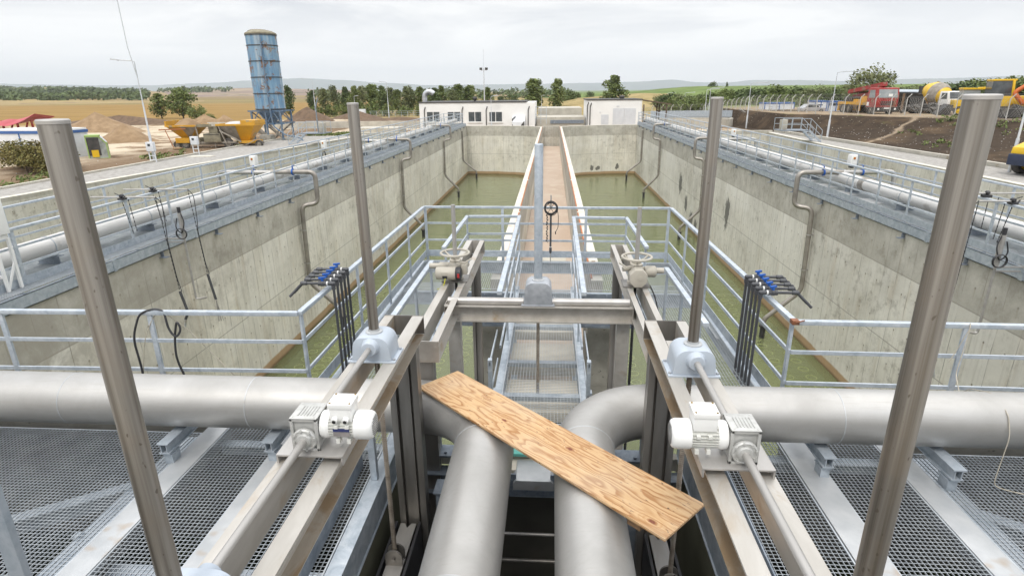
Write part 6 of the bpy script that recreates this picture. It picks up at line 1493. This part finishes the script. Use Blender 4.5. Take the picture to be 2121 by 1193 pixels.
# ------------------------------------------------------------- right terrace
TZ = .5
t = thing('wire_fence', 'long wire mesh fence with bent concrete posts along the terrace at right', 'fence', (40, 70, TZ))
F = [(13.7, 103.4, -1.35), (25, 104, -1.2), (27.5, 86, .3), (30.3, 71.6, .5), (35.6, 66.2, .5), (38.9, 61.0, .5), (42.2, 54.4, .5)]
nodes = []
for (a, c) in zip(F, F[1:]):
    L_ = math.hypot(c[0]-a[0], c[1]-a[1]); n = max(1, round(L_/1.55))
    for i in range(n): nodes.append(tuple(a[k]+(c[k]-a[k])*i/n for k in range(3)))
nodes.append(F[-1])
for (x, y, z) in nodes:
    b = MB(); b.tube([(x, y, z-.2), (x, y, z+1.75), (x+.30, y-.12, z+2.15)], .045, 6); b.build('post', M['fencepost'], t)
b = MB()
for (p, q) in zip(nodes, nodes[1:]):
    P, Q = Vector(p), Vector(q)
    for h in (.05, .9, 1.75): b.bar(P+Vector((0,0,h)), Q+Vector((0,0,h)), .012, .012)
    for h in (1.88, 2.02, 2.14): b.bar(P+Vector(((h-1.75)*.75,-(h-1.75)*.3,h)), Q+Vector(((h-1.75)*.75,-(h-1.75)*.3,h)), .010, .010)
    k = int((Q-P).length/.22)
    for i in range(k):
        A = P+(Q-P)*(i/k); Bq = P+(Q-P)*min(1, (i+5)/k); b.bar(A+Vector((0,0,.05)), Bq+Vector((0,0,1.75)), .007, .007); b.bar(A+Vector((0,0,1.75)), Bq+Vector((0,0,.05)), .007, .007)
b.build('wire_mesh', M['fencepost'], t, smooth=False, fixn=False)

def container(label, px0, px1, y, zt_px, z, group='white cabins on the terrace', names=True):
    a, c = aty(px0, 220, y), aty(px1, 220, y); zt = aty(px0, zt_px, y).z; x0, x1 = a.x, c.x
    t = thing('site_cabin', label, 'cabin', ((x0+x1)/2, y, z), group)
    b = MB(); b.bx(x0, x1, y, y+2.4, z, zt); b.build('wall', M['whitepanel'], t)
    b = MB(); b.bx(x0-.05, x1+.05, y-.05, y+2.45, zt+.002, zt+.18); b.build('blue_roof_edge', M['framblue'], t)
    n = max(2, round((x1-x0)/2))
    for k in range(n+1):
        x = x0+(x1-x0)*k/n; b = MB(); b.bx(x-.05, x+.05, y-.04, y-.002, z, zt); b.build('blue_post', M['framblue'], t)
    for f in (.2, .45):
        x = x0+(x1-x0)*f; b = MB(); b.bx(x-.3, x+.3, y-.03, y-.004, z+1.0, zt-.4); b.build('window', M['glassdark'], t)
container('white cabin with blue frame left of the grey car behind the fence', 1584, 1645, 88, 216, -.15)
container('white cabin with blue frame right of the grey car', 1688, 1712, 80, 212, .3)
container('low white tank cabin behind the rear of the red pump truck', 1716, 1748, 82, 213, .4)
p = aty(1680, 232, 76); m = Matrix.Translation((p.x, 76, .45)) @ Matrix.Rotation(math.radians(5), 4, 'Z') @ Matrix.Scale(.78, 4)
t = thing('parked_car', 'silver parked car between the white cabins behind the fence', 'car', (p.x, 76, .45))
b = MB(); b.prism([(-1.9,.25),(1.75,.25),(1.8,.6),(1.6,.78),(.9,.82),(.45,1.28),(-.9,1.32),(-1.55,.85),(-1.9,.78)], 'y', -.78, .78); xf(b, m).build('body', M['silver'], t, bevel=.05)
b = MB(); b.prism([(-1.35,.85),(.75,.85),(.40,1.22),(-.85,1.25)], 'y', -.795, .795); xf(b, m).build('window', M['glassdark'], t)
for x in (-1.2, 1.15): wheel(t, m, x, -.70, .29, .29, .2)
b = MB(); b.bx(1.6, 1.82, -.76, -.5, .5, .66); xf(b, m).build('tail_light', M['redpaint'], t)
random.seed(4); b = MB(); p = aty(1570, 235, 86)
for _ in range(60): b.bar((p.x+random.uniform(-2.2,2.2), 86+random.uniform(-1,1), -.5+random.uniform(0,.5)), (p.x+random.uniform(-2.2,2.2), 86+random.uniform(-1,1), -.3+random.uniform(0,1.1)), .07, .07)
tag(b.build('branch_pile', M['fencepost'], smooth=False), 'pile of pale branches and timber left of the first white cabin', 'pile')

# pump truck
p = aty(1752, 235, 66); m = Matrix.Translation((35.9, 71.6, TZ)) @ Matrix.Rotation(math.radians(-86), 4, 'Z') @ Matrix.Scale(1.0, 4)
t = thing('pump_truck', 'red cab concrete pump truck with yellow chassis and folded red boom', 'truck', (35.9, 71.6, TZ))
b = MB(); b.prism([(1.75,.75),(3.5,.75),(3.55,1.65),(3.35,2.75),(2.0,2.8),(1.75,2.6)], 'y', -1.2, 1.2); cab = xf(b, m).build('cab', M['redpaint'], t, bevel=.06)
b = MB(); b.add([(3.57,-1.02,1.75),(3.57,1.02,1.75),(3.41,1.0,2.6),(3.41,-1.0,2.6)], [(0,1,2,3)]); b.add([(2.1,-1.215,1.75),(3.2,-1.215,1.75),(3.1,-1.215,2.55),(2.15,-1.215,2.55)], [(0,1,2,3)]); b.add([(2.1,1.215,1.75),(3.2,1.215,1.75),(3.1,1.215,2.55),(2.15,1.215,2.55)], [(0,1,2,3)]); xf(b, m).build('windscreen', M['glasspale'], cab)
b = MB()
for z in (1.0, 1.15, 1.3): b.bx(3.54, 3.57, -.7, .7, z, z+.08)
b.bx(3.3, 3.66, -1.2, 1.2, .35, .75); b.bx(1.8, 3.3, -1.1, 1.1, .3, .74); xf(b, m).build('bumper', M['darkmetal'], cab)
for y in (-.9, .9):
    b = MB(); b.cyl((3.66, y, .58), (3.69, y, .58), .11, n=10); xf(b, m).build('headlight', M['white_paint'], cab)
b = MB(); b.bx(3.665, 3.68, -.3, .3, .6, .72); b.bx(3.575, 3.59, .0, .45, 1.85, 2.15); xf(b, m).build('plate', M['white_paint'], cab)
b = MB(); b.bx(1.9, 2.3, -1.23, -1.21, .9, 1.3); xf(b, m).build('door_sign', M['white_paint'], cab)
b = MB(); b.bx(-4.2, 1.7, -1.15, 1.15, .95, 1.25); b.bx(-4.2, -3.9, -1.1, 1.1, .2, .95); b.bx(.3, .5, -1.15, -1.0, .3, .95); b.bx(-1.2, 1.6, -1.0, 1.0, 1.25, 1.55); b.bx(-.5,.6,-.6,.6,1.55,1.9); xf(b, m).build('chassis', M['yel'], t)
b = MB(); b.bar((-4.0,0,2.35), (2.6,0,3.15), .5, .42); b.bar((-3.6,.35,1.85), (2.0,.35,2.35), .35, .3); b.bar((1.2,0,1.5), (2.3,0,3.1), .4, .4); xf(b, m).build('boom', M['redpaint'], t)
b = MB(); b.bx(-3.6, -2.0, -.8, .8, 1.25, 1.8); b.cyl((-4.0,-.4,1.5),(-1,-.4,1.75),.12,n=8); xf(b, m).build('pump_unit', M['darkmetal'], t)
for x in (-3.0, -1.8, 2.5):
    for y in (-1.0, 1.0): wheel(t, m, x, y, .50, .52, .36)
SHX, SHY = -2.0, 6.0
t = thing('open_shed', 'dark open shed with pale sheet roof behind the red cab', 'shed', (45.5, 78, TZ))
b = MB(); b.add([(41.5,70,2.85),(52,70,2.65),(52,76,2.9),(41.5,76,3.2),(41.5,70,2.75),(52,70,2.55),(52,76,2.8),(41.5,76,3.1)], [(0,1,2,3),(7,6,5,4),(0,4,5,1),(1,5,6,2),(2,6,7,3),(3,7,4,0)]); xf(b, Matrix.Translation((SHX, SHY, 0))).build('roof', M['galv'], t)
b = MB(); b.bx(41.6, 52, 75.6, 75.8, TZ, 2.8); xf(b, Matrix.Translation((SHX, SHY, 0))).build('back_wall', M['wood_roof'], t)
b = MB()
for x in (41.7, 44.2, 47, 51.8): b.bx(x-.1, x+.1, 70.0, 70.2, TZ, 2.6)
xf(b, Matrix.Translation((SHX, SHY, 0))).build('shed_post', M['oldwood'], t)
b = MB(); b.quad((45.2, 70.3, TZ), (51.5, 70.3, TZ), (51.5, 70.5, 2.3), (45.2, 70.5, 2.3)); b.bx(45.2, 51.5, 70.5, 70.54, TZ, 2.3); xf(b, Matrix.Translation((SHX, SHY, 0))).build('shade_net', M['darkmetal'], t)
tr = MB(); tr.lathe([(.28,-.13),(.48,-.13),(.5,0),(.48,.13),(.28,.13),(.28,-.13)], (0,0,0), (0,.5,1), 18, cap=False)
o0 = tr.build('old_tyre', M['tyre']); tag(o0, 'old tyre on the heap in front of the dark shed', 'tyre', 'old tyres before the dark shed')
random.seed(6)
for k in range(12):
    o = o0 if k == 0 else o0.copy()
    if k: COL.objects.link(o)
    o.location = (38.8+.55*(k % 6)+random.uniform(-.2,.2), 69.0+random.uniform(-.5,.5), TZ+.05+.42*(k//6)); o.rotation_euler = (random.uniform(-.5,1.2), random.uniform(-.6,.6), random.uniform(0,3))
heap('dark rubble heap beside the old tyres', 1915, 236, 4.5, 3, .9, M['soil'], 'rubble_heap', 21, zb=TZ)
# mixer truck
m = Matrix.Translation((43.6, 71.5, TZ)) @ Matrix.Rotation(math.radians(-84), 4, 'Z') @ Matrix.Scale(.9, 4)
t = thing('mixer_truck', 'concrete mixer truck with big yellow drum and white cab', 'truck', (43.6, 71.5, TZ))
b = MB(); b.lathe([(.35,-2.3),(.8,-1.7),(1.25,-.6),(1.3,.4),(1.0,1.2),(.5,1.6)], (-.6,0,2.35), (.97,0,-.24), 28); xf(b, m).build('drum', M['yelclean'], t)
b = MB(); b.lathe([(1.31,-.1),(1.315,.5),(1.03,1.21)], (-.6,0,2.35), (.97,0,-.24), 28, cap=False); xf(b, m).build('drum_dust', M['dustysteel'], t)
b = MB(); b.prism([(1.3,.9),(2.9,.9),(2.95,1.7),(2.7,2.6),(1.4,2.6)], 'y', -1.15, 1.15); cb = xf(b, m).build('cab', M['white_paint'], t, bevel=.06)
b = MB(); b.add([(2.97,-1,1.75),(2.97,1,1.75),(2.76,1,2.48),(2.76,-1,2.48)], [(0,1,2,3)]); b.add([(1.7,-1.17,1.7),(2.7,-1.17,1.7),(2.6,-1.17,2.4),(1.75,-1.17,2.4)], [(0,1,2,3)]); xf(b, m).build('windscreen', M['glassdark'], cb)
b = MB(); b.bx(-3, 2.9, -.9, .9, .55, .9); b.bx(-3.2,-2.4,-.6,.6,2.2,3.2); xf(b, m).build('chassis', M['darkmetal'], t)
for x in (-2.3, -1.1, 2.0): wheel(t, m, x, -1.0, .5, .5, .34)
# backhoe loader, yellow
m = Matrix.Translation((43.0, 65.5, TZ)) @ Matrix.Rotation(math.radians(-20), 4, 'Z')
t = thing('backhoe_loader', 'yellow backhoe loader with slanted arms behind the right tall tube', 'loader', (43.0, 65.5, TZ))
b = MB(); b.bx(-1.5, 1.2, -.9, .9, .7, 1.5); b.prism([(-1.0,2.5),(.5,2.5),(.6,2.65),(-1.0,2.7)], 'y', -.95, .95)
b.bar((.8,-.8,1.6), (1.6,-.8,3.0), .25, .2); b.bar((2.2,.5,1.6), (3.3,.5,2.9), .25, .2); b.bar((.4,0,2.6),(2.6,0,2.7),.2,.25); xf(b, m).build('body', M['yelclean'], t, bevel=.04)
b = MB(); b.prism([(-.95,1.5),(.65,1.5),(.45,2.5),(-.9,2.5)], 'y', -.85, .85); xf(b, m).build('cab_glass', M['glasspale'], t)
b = MB(); b.prism([(-2.9,.0),(-1.7,.1),(-1.6,1.0),(-2.0,1.1),(-2.6,.4)], 'y', -1.1, 1.1); xf(b, m).build('bucket', M['darkmetal'], t)
for x, r in ((-1.0,.45),(1.0,.68)): wheel(t, m, x, -.9, r, r, .34, M['yelclean'])
# bulldozer / excavator, yellow
m = Matrix.Translation((44.2, 62.2, TZ)) @ Matrix.Rotation(math.radians(-20), 4, 'Z')
t = thing('excavator', 'yellow excavator with large dark cab right of the tall near tube', 'excavator', (44.2, 62.2, TZ))
b = MB(); b.bx(-1.6, 2.0, -1.1, 1.1, .95, 1.9); b.bx(-1.7, .2, -1.05, 1.05, 3.28, 3.45); b.bar((.1,-1.0,1.9),(-.05,-1.0,3.3),.22,.22); b.bar((.1,1.0,1.9),(-.05,1.0,3.3),.22,.22); b.bx(1.6,2.2,-1.2,1.2,.9,1.6); xf(b, m).build('body', M['yelclean'], t, bevel=.06)
b = MB(); b.bx(-1.65, .0, -1.0, 1.0, 1.9, 3.28); xf(b, m).build('cab_glass', M['glassdark'], t)
b = MB(); b.prism([(-2.2,.15),(-1.9,0),(1.9,0),(2.2,.2),(2.2,.6),(1.9,.85),(-1.9,.85),(-2.2,.6)], 'y', -1.25, -.75); b.prism([(-2.2,.15),(-1.9,0),(1.9,0),(2.2,.2),(2.2,.6),(1.9,.85),(-1.9,.85),(-2.2,.6)], 'y', .75, 1.25); xf(b, m).build('track', M['darkmetal'], t)
b = MB(); b.bx(1.2, 1.75, -1.115, -1.105, 1.3, 1.6); xf(b, m).build('side_panel', M['navy'], t)
# orange digger
m = Matrix.Translation((45.0, 59.4, TZ)) @ Matrix.Rotation(math.radians(-25), 4, 'Z')
t = thing('digger', 'orange wheeled digger with black bucket at the right picture edge', 'digger', (45.0, 59.4, TZ))
b = MB(); b.bx(-.6, 2.2, -1.0, 1.0, .8, 1.7); b.bx(-.5, 1.0, -.9, .9, 2.75, 2.9); b.bar((-.5,-.8,1.7),(-.4,-.8,2.8),.15,.15); b.bar((.9,-.8,1.7),(.85,-.8,2.8),.15,.15)
b.tube([(-1.0,0,1.2),(-1.9,0,2.2),(-1.1,0,2.9),(.1,0,3.1),(1.2,.2,3.3)], .2, 8, .3); xf(b, m).build('body', M['orange'], t, bevel=.04)
b = MB(); b.bx(-.45, .9, -.85, .85, 1.7, 2.75); xf(b, m).build('cab_glass', M['glasspale'], t)
b = MB(); b.prism([(-2.6,.0),(-1.2,.05),(-.9,.9),(-1.6,1.2),(-2.4,.5)], 'y', -.9, .9); xf(b, m).build('bucket', M['darkmetal'], t)
for x in (-.2, 1.6): wheel(t, m, x, -.95, .5, .5, .34, M['orange'])
# roller at the right picture edge
m = Matrix.Translation((27.15, 34.2, -1.36)) @ Matrix.Rotation(math.radians(18), 4, 'Z')
t = thing('road_roller', 'yellow and dark blue road machine with yellow wheel cut by the right picture edge', 'roller', (27.15, 34.2, -1.36))
b = MB(); b.prism([(-1.5,1.15),(1.5,1.15),(1.5,2.1),(.4,2.15),(-1.45,1.5)], 'y', -.85, .85); xf(b, m).build('hood', M['yelclean'], t, bevel=.05)
b = MB(); b.prism([(-1.7,.55),(1.5,.45),(1.5,1.15),(-1.7,1.15)], 'y', -.8, .8); xf(b, m).build('lower_body', simple('dark_blue_paint', (.02,.03,.06), (.03,.04,.08), 2, .5), t, bevel=.04)
b = MB(); b.add([(-1.2,.86,1.25),(-.2,.86,1.25),(-.2,.86,1.8),(-1.0,.86,1.5)], [(0,1,2,3)]); b.add([(-1.2,-.86,1.25),(-.2,-.86,1.25),(-.2,-.86,1.8),(-1.0,-.86,1.5)], [(0,1,2,3)]); xf(b, m).build('grille', M['darkmetal'], t)
for y in (-.85, .85): wheel(t, m, -.4, y, .62, .62, .4, M['yelclean'])

# ------------------------------------------------------------- haze, sky, sun, camera
b = MB(); b.bx(-11400, 11400, -390, 11400, -8.5, 420)
hz = b.build('haze', [], smooth=False); hm = bpy.data.materials.new('thin_haze'); hm.use_nodes = True; nt = hm.node_tree; nt.nodes.clear()
vol = nt.nodes.new('ShaderNodeVolumePrincipled'); vol.inputs['Color'].default_value = (.89,.95,1,1); vol.inputs['Density'].default_value = HAZE; vol.inputs['Anisotropy'].default_value = 0.
mo = nt.nodes.new('ShaderNodeOutputMaterial'); nt.links.new(vol.outputs[0], mo.inputs['Volume']); hz.data.materials.append(hm)
tag(hz, 'thin pale haze in the air over the whole site', 'haze', None, 'stuff')

w = bpy.data.worlds.new('World'); scene.world = w; w.use_nodes = True; nt = w.node_tree; nt.nodes.clear()
N = nt.nodes.new; Lk = nt.links.new
sky = N('ShaderNodeTexSky'); sky.sky_type = 'NISHITA'; sky.sun_disc = False; sky.sun_elevation = math.radians(SUN_EL); sky.sun_rotation = math.radians(SUN_AZ); sky.air_density = 1.; sky.dust_density = 2.5
tc = N('ShaderNodeTexCoord'); sep = N('ShaderNodeSeparateXYZ'); Lk(tc.outputs['Generated'], sep.inputs[0])
za = N('ShaderNodeMath'); za.operation = 'ADD'; Lk(sep.outputs[2], za.inputs[0]); za.inputs[1].default_value = .13
def dv(o):
    n = N('ShaderNodeMath'); n.operation = 'DIVIDE'; Lk(o, n.inputs[0]); Lk(za.outputs[0], n.inputs[1]); return n.outputs[0]
cmb = N('ShaderNodeCombineXYZ'); Lk(dv(sep.outputs[0]), cmb.inputs[0]); Lk(dv(sep.outputs[1]), cmb.inputs[1])
nz = N('ShaderNodeTexNoise'); Lk(cmb.outputs[0], nz.inputs['Vector']); nz.inputs['Scale'].default_value = .62; nz.inputs['Detail'].default_value = 7; nz.inputs['Roughness'].default_value = .55; nz.inputs['Distortion'].default_value = .5
mr = N('ShaderNodeMapRange'); Lk(nz.outputs[0], mr.inputs[0]); mr.inputs[1].default_value = .43; mr.inputs[2].default_value = .57; mr.inputs[3].default_value = 0; mr.inputs[4].default_value = 1
cl = N('ShaderNodeMix'); cl.data_type = 'RGBA'; Lk(mr.outputs[0], cl.inputs[0]); cl.inputs[6].default_value = (*CLOUD_A, 1); cl.inputs[7].default_value = (*CLOUD_B, 1)
# thick overcast covers the clear sky almost everywhere; whiter toward the horizon
hr = N('ShaderNodeMapRange'); Lk(sep.outputs[2], hr.inputs[0]); hr.inputs[1].default_value = .02; hr.inputs[2].default_value = .16
cl2 = N('ShaderNodeMix'); cl2.data_type = 'RGBA'; Lk(hr.outputs[0], cl2.inputs[0]); cl2.inputs[6].default_value = (*CLOUD_H, 1); Lk(cl.outputs[2], cl2.inputs[7])
# overcast luminance grows toward the zenith
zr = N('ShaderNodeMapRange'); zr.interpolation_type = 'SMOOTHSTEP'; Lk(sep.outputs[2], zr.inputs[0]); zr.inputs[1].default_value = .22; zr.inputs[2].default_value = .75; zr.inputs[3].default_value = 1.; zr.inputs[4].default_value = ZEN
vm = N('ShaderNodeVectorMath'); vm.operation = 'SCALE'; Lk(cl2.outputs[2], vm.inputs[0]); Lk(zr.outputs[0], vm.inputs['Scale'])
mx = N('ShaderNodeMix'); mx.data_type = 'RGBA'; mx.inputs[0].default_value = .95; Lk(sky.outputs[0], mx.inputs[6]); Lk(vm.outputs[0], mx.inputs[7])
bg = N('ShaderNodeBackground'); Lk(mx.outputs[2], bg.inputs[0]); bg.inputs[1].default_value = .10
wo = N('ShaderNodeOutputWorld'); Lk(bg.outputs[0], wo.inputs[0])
ld = bpy.data.lights.new('sun', 'SUN'); ld.energy = SUN_E; ld.angle = math.radians(SUN_ANG); ld.color = (1., .95, .87)
so = bpy.data.objects.new('sun', ld); COL.objects.link(so)
# nishita: rotation 0 puts the sun toward +Y, positive turns clockwise seen from above
az = math.radians(SUN_AZ); el = math.radians(SUN_EL); sd_ = Vector((math.sin(az)*math.cos(el), math.cos(az)*math.cos(el), math.sin(el)))
so.rotation_euler = sd_.to_track_quat('Z', 'Y').to_euler(); so.location = (0, -20, 40)
cd = bpy.data.cameras.new('camera'); cam = bpy.data.objects.new('camera', cd); COL.objects.link(cam)
cd.sensor_width = 36; cd.lens = 36*FPX/2121; cd.clip_start = .05; cd.clip_end = 20000
rx, dn, fw = CAMR.col[0], CAMR.col[1], CAMR.col[2]
mw = Matrix((( rx[0], -dn[0], -fw[0], 0), (rx[1], -dn[1], -fw[1], 0), (rx[2], -dn[2], -fw[2], HC), (0,0,0,1)))
cam.matrix_world = mw; scene.camera = cam
scene.view_settings.view_transform = 'Standard'; scene.view_settings.look = 'None'; scene.view_settings.gamma = 1; scene.view_settings.exposure = EXPO
scene.render.engine = 'CYCLES'; scene.cycles.max_bounces = 7; scene.cycles.transparent_max_bounces = 12; scene.cycles.volume_bounces = 0
scene.cycles.use_denoising = True
